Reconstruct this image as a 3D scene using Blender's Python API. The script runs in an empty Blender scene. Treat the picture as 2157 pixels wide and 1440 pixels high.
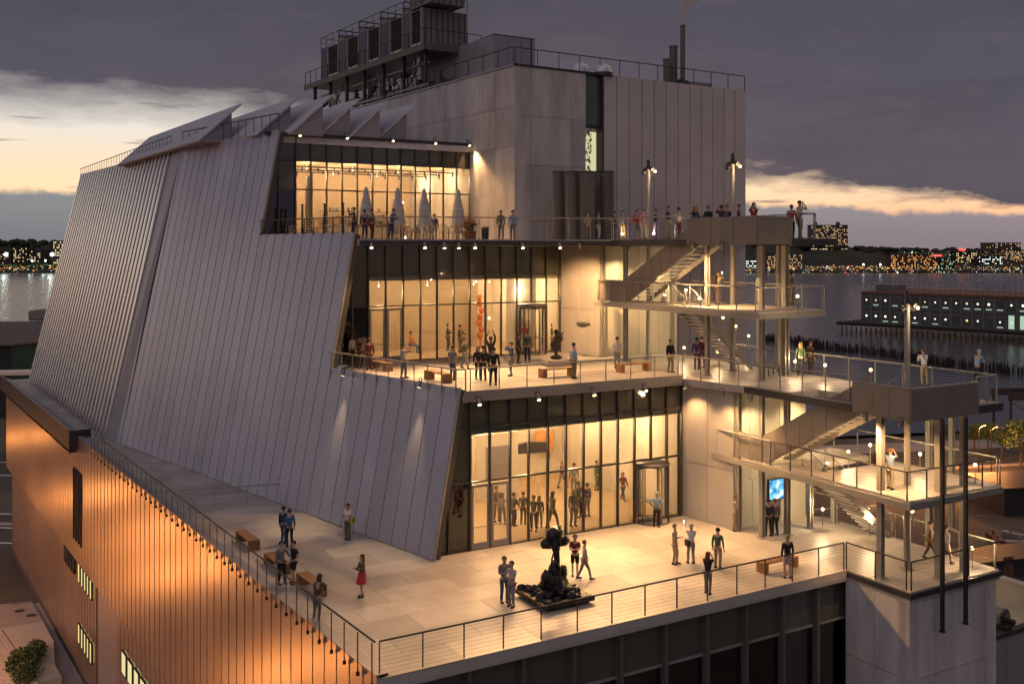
import bpy, bmesh, math, random
from mathutils import Vector, Matrix, noise as mnoise
random.seed(7)
sc = bpy.context.scene
COL = sc.collection
PI = math.pi
def R(d): return math.radians(d)

# ------------------------------------------------------------------ camera
EYE, F, CX, HY = 32.0, 2100.0, 1078.5, 525.0      # eye height above the street (m); focal length, centre and horizon of the 2157 px photo
cam_d = bpy.data.cameras.new('camera'); cam = bpy.data.objects.new('camera', cam_d); COL.objects.link(cam)
cam_d.sensor_width = 36.0; cam_d.lens = F / 2157.0 * 36.0
cam_d.shift_y = -(720.0 - HY) / 2157.0
cam_d.clip_start = 0.5; cam_d.clip_end = 9000.0
cam.location = (0, 0, EYE); cam.rotation_euler = (PI / 2, 0, 0)
sc.camera = cam

# ------------------------------------------------------------------ dusk sky
world = bpy.data.worlds.new("World"); sc.world = world; world.use_nodes = True
def build_sky():
    nt = world.node_tree; N = nt.nodes; L = nt.links
    N.clear()
    out = N.new('ShaderNodeOutputWorld'); bg = N.new('ShaderNodeBackground'); L.new(bg.outputs[0], out.inputs[0])
    tc = N.new('ShaderNodeTexCoord'); sep = N.new('ShaderNodeSeparateXYZ'); L.new(tc.outputs['Generated'], sep.inputs[0])
    def m(op, a, b=None, c=None, clamp=False):
        n = N.new('ShaderNodeMath'); n.operation = op; n.use_clamp = clamp
        for i, v in enumerate((a, b, c)):
            if v is None: continue
            if isinstance(v, (int, float)): n.inputs[i].default_value = v
            else: L.new(v, n.inputs[i])
        return n.outputs[0]
    def ss(v, a, b):
        n = N.new('ShaderNodeMapRange'); n.interpolation_type = 'SMOOTHSTEP'
        L.new(v, n.inputs[0]); n.inputs[1].default_value = a; n.inputs[2].default_value = b
        n.inputs[3].default_value = 0; n.inputs[4].default_value = 1
        return n.outputs[0]
    def mix(f, a, b):
        n = N.new('ShaderNodeMix'); n.data_type = 'RGBA'
        if isinstance(f, (int, float)): n.inputs[0].default_value = f
        else: L.new(f, n.inputs[0])
        for i, v in ((6, a), (7, b)):
            if isinstance(v, tuple): n.inputs[i].default_value = (*v, 1)
            else: L.new(v, n.inputs[i])
        return n.outputs[2]
    x, y, z = sep.outputs
    r = m('SQRT', m('ADD', m('MULTIPLY', x, x), m('MULTIPLY', y, y))); r = m('MAXIMUM', r, 0.02)
    t = m('DIVIDE', z, r); sa = m('DIVIDE', x, r); ca = m('DIVIDE', y, r)
    # noise on the direction, stretched sideways
    def noise(scx, scz, det, rough, dx=0.0):
        cmb = N.new('ShaderNodeCombineXYZ')
        L.new(m('MULTIPLY', sa, scx), cmb.inputs[0]); L.new(m('MULTIPLY', ca, scx), cmb.inputs[1]); L.new(m('ADD', m('MULTIPLY', t, scz), dx), cmb.inputs[2])
        n = N.new('ShaderNodeTexNoise'); n.inputs['Scale'].default_value = 1; n.inputs['Detail'].default_value = det; n.inputs['Roughness'].default_value = rough
        L.new(cmb.outputs[0], n.inputs['Vector'])
        return n.outputs['Fac']
    n1 = noise(5, 22, 7, .62); n2 = noise(13, 40, 6, .6, 3.1); n3 = noise(2.2, 5, 5, .55, 7.7); n4 = noise(9, 150, 4, .5, 1.7)
    # clear band near the horizon in the west (the look direction), lower edge of the cloud deck rises to the left
    sap = m('MAXIMUM', sa, 0.0); san = m('MINIMUM', sa, 0.0)
    edge = m('ADD', m('ADD', m('MULTIPLY', sap, -0.165), m('MULTIPLY', san, -0.065)), 0.112)
    edge = m('ADD', edge, m('MULTIPLY', m('SUBTRACT', n1, .5), .060))
    edge = m('ADD', edge, m('MULTIPLY', m('SUBTRACT', n2, .5), .03))
    soft = m('ADD', m('MULTIPLY', sa, -0.026), .016)          # wispy on the left, sharper on the right
    deck = m('DIVIDE', m('SUBTRACT', t, m('SUBTRACT', edge, soft)), m('MULTIPLY', soft, 2.0), clamp=True)
    west = ss(ca, -.15, .7)
    # band colours bottom to top
    band = mix(ss(t, .02, .06), (.95, .52, .27), (1.05, .74, .44))
    band = mix(ss(t, .05, .13), band, (.78, .73, .66))
    band = mix(ss(sa, .1, .5), band, mix(ss(t, .02, .07), (1.0, .52, .28), (1.02, .72, .47)))
    # low grey-blue cloud bank with a lumpy top
    bank_top = m('ADD', m('ADD', .060, m('MULTIPLY', m('SUBTRACT', n2, .5), .018)), m('ADD', m('MULTIPLY', sap, -.060), m('MULTIPLY', san, .020)))
    bank_top = m('ADD', bank_top, m('MULTIPLY', m('SUBTRACT', noise(30, 8, 4, .6, 9.2), .5), .014))
    bank = ss(m('SUBTRACT', bank_top, t), -.0025, .0045)
    bankc = mix(ss(t, 0, .045), (.115, .165, .20), (.17, .21, .245))
    bankc = mix(ss(sa, .1, .5), bankc, mix(ss(t, 0, .04), (.18, .175, .22), (.23, .22, .265)))
    band = mix(m('MULTIPLY', bank, .93), band, bankc)
    # thin dark streaks inside the band
    streak = m('MULTIPLY', ss(n4, .60, .70), m('MULTIPLY', ss(t, .025, .045), .75))
    band = mix(streak, band, (.15, .14, .17))
    deckc = mix(ss(t, .05, .32), (.090, .082, .102), (.056, .056, .078))
    deckc = mix(m('MULTIPLY', ss(n3, .35, .7), .5), deckc, (.100, .092, .130))
    deckc = mix(m('MULTIPLY', ss(n1, .42, .72), .38), deckc, (.055, .050, .070))
    deckc = mix(m('MULTIPLY', ss(n2, .45, .75), m('MULTIPLY', ss(t, .45, .1), .35)), deckc, (.125, .105, .128))
    east = mix(ss(t, .0, .5), (.12, .11, .15), (.085, .08, .115))
    low = mix(west, east, band)
    col = mix(deck, low, deckc)
    sky = N.new('ShaderNodeTexSky'); sky.sky_type = 'NISHITA'; sky.sun_disc = False
    sky.sun_elevation = R(1.0); sky.sun_rotation = R(0)
    sk = N.new('ShaderNodeMix'); sk.data_type = 'RGBA'; sk.blend_type = 'ADD'; sk.inputs[0].default_value = 1.0
    scl = N.new('ShaderNodeMix'); scl.data_type = 'RGBA'; scl.blend_type = 'MULTIPLY'; scl.inputs[0].default_value = 1.0
    L.new(sky.outputs[0], scl.inputs[6]); scl.inputs[7].default_value = (.003, .003, .003, 1)
    L.new(col, sk.inputs[6]); L.new(scl.outputs[2], sk.inputs[7])
    L.new(sk.outputs[2], bg.inputs[0]); bg.inputs[1].default_value = 1.0
build_sky()

# last light of the overcast eastern sky: one very soft sun
sun_d = bpy.data.lights.new('sun', 'SUN'); sun = bpy.data.objects.new('sun', sun_d); COL.objects.link(sun)
sun_d.energy = 0.53; sun_d.angle = R(85); sun_d.color = (1, .86, .90)
sun.rotation_euler = Vector((-.35, -.62, .70)).to_track_quat('Z', 'Y').to_euler()
sun.location = (0, 0, 80)

sc.view_settings.view_transform = 'Standard'; sc.view_settings.look = 'None'
sc.view_settings.exposure = 0.12; sc.view_settings.gamma = 1.0; sc.view_settings.use_curve_mapping = False
sc.render.engine = 'CYCLES'
cy = sc.cycles
cy.use_denoising = True; cy.max_bounces = 6; cy.diffuse_bounces = 3; cy.glossy_bounces = 3; cy.transmission_bounces = 4
cy.transparent_max_bounces = 12; cy.sample_clamp_indirect = 4.0; cy.use_light_tree = True
cy.caustics_reflective = False; cy.caustics_refractive = False

# ------------------------------------------------------------------ levels and directions of the real building
Z6, Z7, Z8, Z9, ZT = 18.4, 25.5, 32.55, 39.2, 43.98
M1, M2 = 29.05, 22.0
A = Vector((.865, .5016, 0)).normalized()      # along the terrace glass
B = Vector((-A.y, A.x, 0))                     # away from the street corner
B2 = Vector((-.5565, .8308, 0))                # along the long south facade
UP = Vector((0, 0, 1))

def G(px, py, z):
    Y = (EYE - z) * F / (py - HY)
    return Vector(((px - CX) / F * Y, Y, z))
def V(px, Y, z): return Vector(((px - CX) / F * Y, Y, z))
def VY(px, py, Y): return Vector(((px - CX) / F * Y, Y, EYE + (HY - py) / F * Y))
def ray(px, py): return Vector(((px - CX) / F, 1.0, (HY - py) / F))
def RP(px, py, P, n):
    d = ray(px, py); o = Vector((0, 0, EYE))
    return o + d * ((P - o).dot(n) / d.dot(n))
def tpx(P0, d, px):
    k = (px - CX) / F
    return (k * P0.y - P0.x) / (d.x - k * d.y)

# ------------------------------------------------------------------ materials
MATS = {}
def mat(name, col, rough=.6, metal=0.0, var=0.0, vscale=1.0, bump=0.0, bscale=20.0, coat=0.0, col2=None, streak=False, spec=.5):
    m = bpy.data.materials.new(name); m.use_nodes = True; MATS[name] = m
    nt = m.node_tree; N = nt.nodes; L = nt.links; b = N['Principled BSDF']
    b.inputs['Base Color'].default_value = (*col, 1); b.inputs['Roughness'].default_value = rough; b.inputs['Metallic'].default_value = metal
    b.inputs['Specular IOR Level'].default_value = spec
    if coat: b.inputs['Coat Weight'].default_value = coat
    if var or bump or col2:
        geo = N.new('ShaderNodeNewGeometry'); mp = N.new('ShaderNodeMapping'); L.new(geo.outputs['Position'], mp.inputs[0])
        mp.inputs['Scale'].default_value = (1, 1, .22 if streak else 1)
        nz = N.new('ShaderNodeTexNoise'); nz.inputs['Scale'].default_value = vscale; nz.inputs['Detail'].default_value = 6; nz.inputs['Roughness'].default_value = .62
        L.new(mp.outputs[0], nz.inputs['Vector'])
        if var or col2:
            ramp = N.new('ShaderNodeMapRange'); L.new(nz.outputs['Fac'], ramp.inputs[0]); ramp.inputs[1].default_value = .3; ramp.inputs[2].default_value = .7
            mx = N.new('ShaderNodeMix'); mx.data_type = 'RGBA'; L.new(ramp.outputs[0], mx.inputs[0])
            c2 = col2 or tuple(min(1, c * (1 + var)) for c in col); c1 = col if col2 else tuple(c * (1 - var) for c in col)
            mx.inputs[6].default_value = (*c1, 1); mx.inputs[7].default_value = (*c2, 1)
            oi = N.new('ShaderNodeObjectInfo'); mr = N.new('ShaderNodeMapRange'); L.new(oi.outputs['Random'], mr.inputs[0])
            mr.inputs[3].default_value = 1 - var * .45; mr.inputs[4].default_value = 1 + var * .45
            ml = N.new('ShaderNodeMix'); ml.data_type = 'RGBA'; ml.blend_type = 'MULTIPLY'; ml.inputs[0].default_value = 1
            L.new(mx.outputs[2], ml.inputs[6]); L.new(mr.outputs[0], ml.inputs[7])
            L.new(ml.outputs[2], b.inputs['Base Color'])
            mr2 = N.new('ShaderNodeMapRange'); L.new(nz.outputs['Fac'], mr2.inputs[0]); mr2.inputs[3].default_value = max(.05, rough - .1); mr2.inputs[4].default_value = min(1, rough + .1)
            L.new(mr2.outputs[0], b.inputs['Roughness'])
        if bump:
            n2 = N.new('ShaderNodeTexNoise'); n2.inputs['Scale'].default_value = bscale; n2.inputs['Detail'].default_value = 4
            L.new(mp.outputs[0], n2.inputs['Vector'])
            bp = N.new('ShaderNodeBump'); bp.inputs['Strength'].default_value = bump; bp.inputs['Distance'].default_value = .05
            L.new(n2.outputs['Fac'], bp.inputs['Height']); L.new(bp.outputs[0], b.inputs['Normal'])
    return m
def emis(name, col, s):
    m = bpy.data.materials.new(name); m.use_nodes = True; MATS[name] = m
    nt = m.node_tree; N = nt.nodes; L = nt.links; N.clear()
    o = N.new('ShaderNodeOutputMaterial'); e = N.new('ShaderNodeEmission'); e.inputs[0].default_value = (*col, 1); e.inputs[1].default_value = s
    L.new(e.outputs[0], o.inputs[0]); return m
def glassm(name, tint, refl=.06, gl=(.9, .9, .9)):
    m = bpy.data.materials.new(name); m.use_nodes = True; MATS[name] = m
    nt = m.node_tree; N = nt.nodes; L = nt.links; N.clear()
    o = N.new('ShaderNodeOutputMaterial'); mx = N.new('ShaderNodeMixShader'); t = N.new('ShaderNodeBsdfTransparent'); g = N.new('ShaderNodeBsdfGlossy')
    t.inputs[0].default_value = (*tint, 1); g.inputs[0].default_value = (*gl, 1); g.inputs['Roughness'].default_value = .015
    fr = N.new('ShaderNodeFresnel'); fr.inputs[0].default_value = 1.5
    ad = N.new('ShaderNodeMath'); ad.operation = 'ADD'; ad.use_clamp = True; L.new(fr.outputs[0], ad.inputs[0]); ad.inputs[1].default_value = refl
    L.new(ad.outputs[0], mx.inputs[0]); L.new(t.outputs[0], mx.inputs[1]); L.new(g.outputs[0], mx.inputs[2]); L.new(mx.outputs[0], o.inputs[0])
    return m
mat('facade_metal', (.50, .48, .54), .38, .5, .13, .25)
mat('wall_metal', (.55, .49, .47), .45, .3, .09, .4)  # same metal as the facade, warm city bounce tinted into its colour
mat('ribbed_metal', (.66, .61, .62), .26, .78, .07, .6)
mat('street_metal', (.42, .34, .30), .33, .7, .05, .15)  # same metal again, orange street light tinted into its brown
mat('trim_metal', (.33, .31, .33), .45, .4)
mat('white_roof_metal', (.58, .57, .61), .45, .3, .04, .7)
mat('concrete', (.50, .46, .43), .75, 0, .26, .9, .25, 14, streak=True)
mat('concrete_light', (.46, .42, .37), .7, 0, .14, .8, .2, 14, streak=True)
mat('paver_stone', (.42, .375, .325), .42, 0, .34, .28, .12, 30)
mat('joint', (.07, .065, .06), .9)
mat('rib_shade', (.34, .31, .33), .42, .5)  # darker than the ribs: shade between them put into the colour
mat('deck_steel', (.45, .42, .36), .4, .1, .08, 1.5)
mat('bronze_mullion', (.085, .078, .065), .4, .5)
mat('steel_dark', (.055, .052, .055), .5, .4)
mat('steel_paint', (.30, .28, .245), .45, .15, .07, 2)
mat('steel_column', (.30, .28, .245), .45, .1, .08, 1.3)
mat('balustrade', (.22, .19, .16), .55, .2, .08, 2)
mat('tread_paint', (.74, .68, .57), .5, .1)
mat('core_panel', (.52, .475, .37), .6, 0, .1, .8, .08, 10, streak=True)
mat('gallery_white', (.78, .70, .58), .7)
mat('gallery_tan', (.46, .36, .25), .7)
mat('gallery_wood_floor', (.50, .37, .23), .45, 0, .1, 2)
mat('spandrel_glass', (.085, .09, .065), .05, 0, spec=.9)  # olive lift in the colour stands in for reflections
mat('dark_lobby_glass', (.085, .088, .07), .06, 0, spec=1.0)  # colour lightened likewise in place of reflections
glassm('clear_glass', (.90, .90, .86), .03)
glassm('smoked_glass', (.25, .27, .25), .08)
mat('wood_bench', (.26, .13, .05), .55, 0, .22, 3, .1, 40)
mat('bronze_sculpture', (.03, .027, .025), .3, .6, .3, 6, .4, 12)
mat('plinth_grey', (.28, .26, .24), .7)
mat('dark_plant', (.02, .035, .02), .6)
mat('leaf', (.06, .10, .03), .6, 0, .4, 3)
mat('leaf_dark', (.04, .07, .025), .7, 0, .4, 1)
mat('bark', (.10, .07, .045), .9)
mat('asphalt', (.055, .052, .05), .8, 0, .25, .15, .1, 8)
mat('dirt', (.085, .075, .06), .95, 0, .4, .12)
mat('sidewalk_concrete', (.34, .30, .27), .85, 0, .12, .5, .1, 10)
mat('steps_concrete', (.48, .44, .38), .85, 0, .1, .8)
mat('road_paint', (.75, .72, .66), .7)
mat('rust', (.16, .075, .05), .8, 0, .3, 2)
mat('shed_roof', (.11, .085, .08), .8, 0, .12, .15)
mat('shed_green', (.02, .07, .045), .7, 0, .2, .3)
mat('pier_wall', (.15, .14, .135), .8, 0, .25, .2)
mat('pier_teal', (.07, .08, .075), .7, 0, .2, .2)
mat('pile_wood', (.03, .022, .018), .9)
mat('far_dark', (.035, .03, .03), .9)
mat('far_brick', (.13, .085, .06), .9, 0, .2, .01)
mat('far_green', (.025, .03, .018), .95, 0, .5, .02)
mat('louvre_dark', (.018, .017, .018), .6)
mat('tower_casing', (.24, .19, .19), .6, .1, .12, 1)
mat('tower_blue', (.10, .095, .13), .6, .1, .1, 1)
mat('galv_pipe', (.34, .32, .30), .4, .6, .1, 2)
mat('flue_brown', (.13, .115, .095), .55, .2, .06, 1)
mat('canvas_white', (.66, .62, .58), .85)
mat('umbrella_white', (.48, .45, .42), .85)
mat('terracotta', (.30, .12, .06), .8)
mat('flower', (.45, .16, .06), .7, 0, .5, 8)
mat('brick_gravel', (.40, .36, .28), .9, 0, .35, 9)
mat('black', (.012, .012, .012), .5)
mat('art_red', (.55, .16, .06), .7, 0, .5, 4)
mat('art_orange', (.72, .34, .14), .7, 0, .3, 3)
emis('bulb_warm', (1, .64, .30), 9)
emis('bulb_soft', (1, .80, .52), 3)
emis('bulb_orange', (1, .42, .10), 12)
emis('bulb_white', (.9, 1, .95), 10)
emis('window_lit', (1, .76, .30), .9)
emis('window_pale', (1, .84, .42), .8)
emis('stair_window_lit', (1, .95, .55), .95)
emis('far_orange', (1, .42, .10), 1.5)
emis('far_yellow', (1, .76, .38), 1.3)
emis('far_white', (.85, 1, .92), 1.8)
emis('far_green_light', (.45, 1, .62), 1.2)
emis('far_red', (1, .08, .08), 2.2)
emis('far_window', (1, .66, .34), .9)
emis('pier_light', (1, .95, .70), 2.2)
emis('pier_green', (.70, 1, .78), .55)

# ------------------------------------------------------------------ object helpers
WM = {}
def tag(o, label=None, cat=None, group=None, kind=None):
    if label: o['label'] = label
    if cat: o['category'] = cat
    if group: o['group'] = group
    if kind: o['kind'] = kind
    return o
def empty(name, loc=(0, 0, 0), rz=0.0, label=None, cat=None, group=None, kind=None):
    o = bpy.data.objects.new(name, None); COL.objects.link(o); o.empty_display_size = .3
    o.location = loc; o.rotation_euler = (0, 0, rz)
    WM[o] = Matrix.Translation(Vector(loc)) @ Matrix.Rotation(rz, 4, 'Z')
    return tag(o, label, cat, group, kind)
def link(name, mesh, parent=None, M=None):
    """link an object whose WORLD matrix is M (identity: mesh is in world coordinates)"""
    o = bpy.data.objects.new(name, mesh); COL.objects.link(o)
    M = M or Matrix.Identity(4)
    if parent is not None:
        o.parent = parent; o.matrix_parent_inverse = WM[parent].inverted()
    o.matrix_basis = M; WM[o] = M
    return o
def local(name, mesh, parent, loc=(0, 0, 0), rot=(0, 0, 0), scl=(1, 1, 1)):
    """link a child given in its parent's own coordinates"""
    o = bpy.data.objects.new(name, mesh); COL.objects.link(o); o.parent = parent
    o.location = loc; o.rotation_euler = rot; o.scale = scl
    WM[o] = WM.get(parent, Matrix.Identity(4)) @ Matrix.LocRotScale(Vector(loc), __import__('mathutils').Euler(rot), Vector(scl))
    return o
class MB:
    def __init__(s): s.v = []; s.f = []; s.sm = []
    def add(s, vs, fs, smooth=False):
        n = len(s.v); s.v += [tuple(p) for p in vs]; s.f += [tuple(i + n for i in f) for f in fs]; s.sm += [smooth] * len(fs); return s
    def box(s, o, ax, ay, az):
        o, ax, ay, az = map(Vector, (o, ax, ay, az))
        vs = [o, o + ax, o + ax + ay, o + ay, o + az, o + ax + az, o + ax + ay + az, o + ay + az]
        fs = [(0, 3, 2, 1), (4, 5, 6, 7), (0, 1, 5, 4), (1, 2, 6, 5), (2, 3, 7, 6), (3, 0, 4, 7)]
        if ax.cross(ay).dot(az) < 0: fs = [f[::-1] for f in fs]
        return s.add(vs, fs)
    def cbox(s, c, sx, sy, sz):   # centred on x, y; base at z
        return s.box((c[0] - sx / 2, c[1] - sy / 2, c[2]), (sx, 0, 0), (0, sy, 0), (0, 0, sz))
    def prism(s, ring, ext):
        n = len(ring); ring = [Vector(p) for p in ring]; ext = Vector(ext)
        nrm = Vector((0, 0, 0))
        for i in range(n): nrm += ring[i].cross(ring[(i + 1) % n])
        if nrm.dot(ext) > 0: ring = ring[::-1]
        vs = ring + [p + ext for p in ring]
        fs = [tuple(range(n)), tuple(range(2 * n - 1, n - 1, -1))] + [(i, i + n, (i + 1) % n + n, (i + 1) % n) for i in range(n)]
        return s.add(vs, fs)
    def tube(s, p, q, r, r2=None, n=8, cap=True, smooth=True):
        p, q = Vector(p), Vector(q); r2 = r if r2 is None else r2
        d = (q - p); 
        if d.length < 1e-6: return s
        d.normalize(); a = d.orthogonal().normalized(); b = d.cross(a)
        vs = []
        for c, rr in ((p, r), (q, r2)):
            for i in range(n):
                an = 2 * PI * i / n; vs.append(c + (a * math.cos(an) + b * math.sin(an)) * rr)
        fs = [(i, (i + 1) % n, (i + 1) % n + n, i + n) for i in range(n)]
        s.add(vs, fs, smooth)
        if cap: s.add(vs, [tuple(range(n - 1, -1, -1)), tuple(range(n, 2 * n))])
        return s
    def path(s, pts, r, n=6):
        for a, b in zip(pts[:-1], pts[1:]): s.tube(a, b, r, n=n)
        return s
    def lathe(s, c, prof, n=16, smooth=True):
        c = Vector(c); vs = []
        for (r, z) in prof:
            for i in range(n): vs.append(c + Vector((r * math.cos(2 * PI * i / n), r * math.sin(2 * PI * i / n), z)))
        fs = []
        for k in range(len(prof) - 1):
            for i in range(n): fs.append((k * n + i, k * n + (i + 1) % n, (k + 1) * n + (i + 1) % n, (k + 1) * n + i))
        return s.add(vs, fs, smooth)
    def mesh(s, name, m):
        me = bpy.data.meshes.new(name); me.from_pydata(s.v, [], s.f)
        me.polygons.foreach_set('use_smooth', s.sm)
        me.materials.append(MATS[m] if isinstance(m, str) else m); me.update(); return me
    def build(s, name, m, parent=None, M=None):
        return link(name, s.mesh(name, m), parent, M)
CUBE = {}
def piece(name, parent, o, ax, ay, az, m):
    """a box given by one corner and three perpendicular edges; boxes of one material share one mesh"""
    if m not in CUBE: CUBE[m] = MB().box((0, 0, 0), (1, 0, 0), (0, 1, 0), (0, 0, 1)).mesh('block_' + m, m)
    o, ax, ay, az = map(Vector, (o, ax, ay, az))
    if ax.cross(ay).dot(az) < 0: o = o + ax; ax = -ax
    M = Matrix((( ax.x, ay.x, az.x, o.x), (ax.y, ay.y, az.y, o.y), (ax.z, ay.z, az.z, o.z), (0, 0, 0, 1)))
    return link(name, CUBE[m], parent, M)
def struct(o): o['kind'] = 'structure'; return o
def stuff(o): o['kind'] = 'stuff'; return o

def clip_half(poly, P, n):
    """keep the part of a 3-D polygon with (q-P).n >= 0"""
    out = []
    for i in range(len(poly)):
        a, b = poly[i], poly[(i + 1) % len(poly)]; da, db = (a - P).dot(n), (b - P).dot(n)
        if da >= 0: out.append(a)
        if (da >= 0) != (db >= 0): out.append(a + (b - a) * (da / (da - db)))
    return out
def clip_convex(subj, clip):
    """2-D: clip polygon subj by a counter-clockwise convex polygon"""
    poly = [Vector((p[0], p[1], 0)) for p in subj]
    for i in range(len(clip)):
        a, b = Vector((*clip[i][:2], 0)), Vector((*clip[(i + 1) % len(clip)][:2], 0))
        d = b - a; poly = clip_half(poly, a, Vector((-d.y, d.x, 0)))
        if len(poly) < 3: return []
    return poly
def area2(poly): return abs(sum(poly[i][0] * poly[(i + 1) % len(poly)][1] - poly[(i + 1) % len(poly)][0] * poly[i][1] for i in range(len(poly)))) / 2

def light(kind, loc, energy, col=(1, .70, .40), radius=.08, target=None, size=60, blend=.6, parent=None, name='lamp_light'):
    d = bpy.data.lights.new(name, kind); d.energy = energy; d.color = col
    if kind in ('POINT', 'SPOT'): d.shadow_soft_size = radius
    if kind == 'SPOT': d.spot_size = R(size); d.spot_blend = blend
    o = bpy.data.objects.new(name, d); COL.objects.link(o)
    M = Matrix.Translation(Vector(loc))
    if target is not None:
        M = M @ (Vector(loc) - Vector(target)).to_track_quat('Z', 'Y').to_matrix().to_4x4()
    if parent is not None:
        o.parent = parent; o.matrix_parent_inverse = WM[parent].inverted()
    o.matrix_basis = M
    return o
def xy(v, z=0): return Vector((v.x, v.y, z))
# ------------------------------------------------------------------ plan of the building (world metres)
P0 = G(912, 1182, Z6); ub = (G(245, 932, Z6) - P0); LB = ub.length; ub.normalize()     # foot of the leaning facade
P7 = G(968, 817, 25.82)
nb = Vector((-ub.y, ub.x, 0));  nb = nb if nb.y > 0 else -nb                             # horizontal, into the building
lean = (P7 - P0).dot(nb) / (P7.z - Z6)
sdir = Vector((P7 - P0)); sdir = sdir / sdir.z                                           # up the facade, per metre of height
fn = ub.cross(sdir).normalized(); fn = fn if fn.y < 0 else -fn                           # outward normal
def fac(px, py): return RP(px, py, P0, fn)
def fac2(p):                                                                             # facade plane coordinates (along ub, height)
    d = p - P0; h = d.z; return ((d - sdir * h).dot(ub), h)
def facP(a, h): return P0 + ub * a + sdir * h
c1 = fac2(P7); c2 = fac2(fac(697, 775)); c3 = fac2(fac(748, 499)); c4 = fac2(fac(548, 494)); c5 = fac2(fac(590, 284)); c6 = fac2(fac(385, 309))
steps = [(0, P7.z - Z6), (c2[0], Z8 - Z6 + .35), (c4[0], Z9 - Z6 + .1)]               # (from a, top height)
a_end = fac2(fac(246, 925))[0]
FACADE_TOP = c6[1]

K = G(1917, 1247, Z6)                    # outer corner of the lower stair tower
K8 = K + B * 8.45                        # outer corner of the upper stair tower
C_L = G(795, 1430, Z6)                   # street corner of the lowest terrace
C_R = G(1785, 1200, Z6)
C_FAR = C_L + B2 * 87.0
g6a = G(920, 1172, Z6); g6b = G(1437, 1085, Z6); g6d = (g6b - g6a); g6L = g6d.length; g6d.normalize()
g7a = G(778, 764, Z7); g7b = G(1181, 741, Z7); g7d = (g7b - g7a).normalized()
g8a = V(590, 62.9, Z8); g8d = A.copy()
core6 = G(1545, 1115, Z6); core6r = core6 + A * 4.9
core7 = G(1262, 752, Z7); core7r = core7 + A * 6.0
BX = VY(1084, 138, 65.0); BX.z = 0       # corner of the tall concrete box
bxd = Vector((.8455, .534, 0)); BXR = BX + bxd * 20.9
g8end = BX + B2 * 5.3

museum = empty('museum_building', (C_L.x, C_L.y, 0), 0, 'large terraced museum of grey metal panels, concrete and lit glass walls', 'museum')

# --- facade panels: strips between seams, each strip lapped a little over the next
def top_of(a):
    if a < c2[0]: return steps[0][1]
    if a < c4[0]: return steps[1][1]
    return steps[2][1] if a < c5[0] else FACADE_TOP
def panel(name, mname, p0, p1, up0, up1, nrm, lap, th=.06, parent=None):
    """one lapped metal panel: quad p0,p1 at the foot, up0,up1 at the head; the p0 side stands proud"""
    o0 = nrm * lap
    front = [p0 + o0, p1, up1, up0 + o0]; back = [p - nrm * th for p in (p0, p1, up1, up0)]
    vs = front + back
    fs = [(0, 1, 2, 3), (7, 6, 5, 4), (0, 4, 5, 1), (1, 5, 6, 2), (2, 6, 7, 3), (3, 7, 4, 0)]
    n = (vs[1] - vs[0]).cross(vs[3] - vs[0])
    if n.dot(nrm) < 0: fs = [f[::-1] for f in fs]
    mb = MB(); mb.add(vs, fs); return mb.build('metal_panel', mname, parent)
wall_main = MB()
wall_pts = []
aa = 0.0; W = 1.045; gap = .022
edges = sorted(set([0.0, c2[0], c4[0]]))
while aa < a_end - .3:
    nxt = aa + W
    for e in edges[1:]:
        if aa + .25 < e < nxt - .25: nxt = e
        elif abs(e - nxt) <= .25: nxt = e
    nxt = min(nxt, a_end)
    h = top_of((aa + nxt) / 2)
    al = lambda a_: max(0.0, min(FACADE_TOP, FACADE_TOP * (a_end - a_) / (a_end - c6[0])))     # height of the slanting end edge
    if nxt <= c6[0] + .01: panel('metal_panel', 'facade_metal', facP(aa + gap, .03), facP(nxt, .03), facP(aa + gap, h), facP(nxt, h), fn, .018, parent=museum)
    elif aa < c6[0] - .05: panel('metal_panel', 'facade_metal', facP(aa + gap, .03), facP(nxt, .03), facP(aa + gap, h), facP(c6[0], h), fn, .018, parent=museum)
    else: panel('metal_panel', 'facade_metal', facP(aa + gap, .0), facP(nxt, .0), facP(aa + gap, al(aa + gap)), facP(nxt, max(.05, al(nxt))), fn, .018, parent=museum)
    aa = nxt
# dark backing wall just behind the panels
for (s0, s1, h) in ((0.02, c2[0], steps[0][1]), (c2[0], c4[0], steps[1][1]), (c4[0], a_end, FACADE_TOP - .1)):
    mb = MB(); mb.prism([facP(s0, 0) - fn * .075, facP(s1, 0) - fn * .075, facP(min(s1, c6[0]) if s1 == a_end else s1, h - .06) - fn * .075, facP(s0, h - .06) - fn * .075], -fn * .35)
    mb.build('wall', 'joint', museum)
# light steel edge strip down the free edges of the facade
for (s0, h0, h1) in ((0, 0, steps[0][1]), (c2[0], steps[0][1], steps[1][1]), (c4[0], steps[1][1], steps[2][1])):
    mb = MB(); mb.prism([facP(s0 - .05, h0) + fn * .03, facP(s0 - .003, h0) + fn * .03, facP(s0 - .003, h1) + fn * .03, facP(s0 - .05, h1) + fn * .03], -fn * .12)
    mb.build('edge_trim', 'steel_paint', museum)

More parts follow.
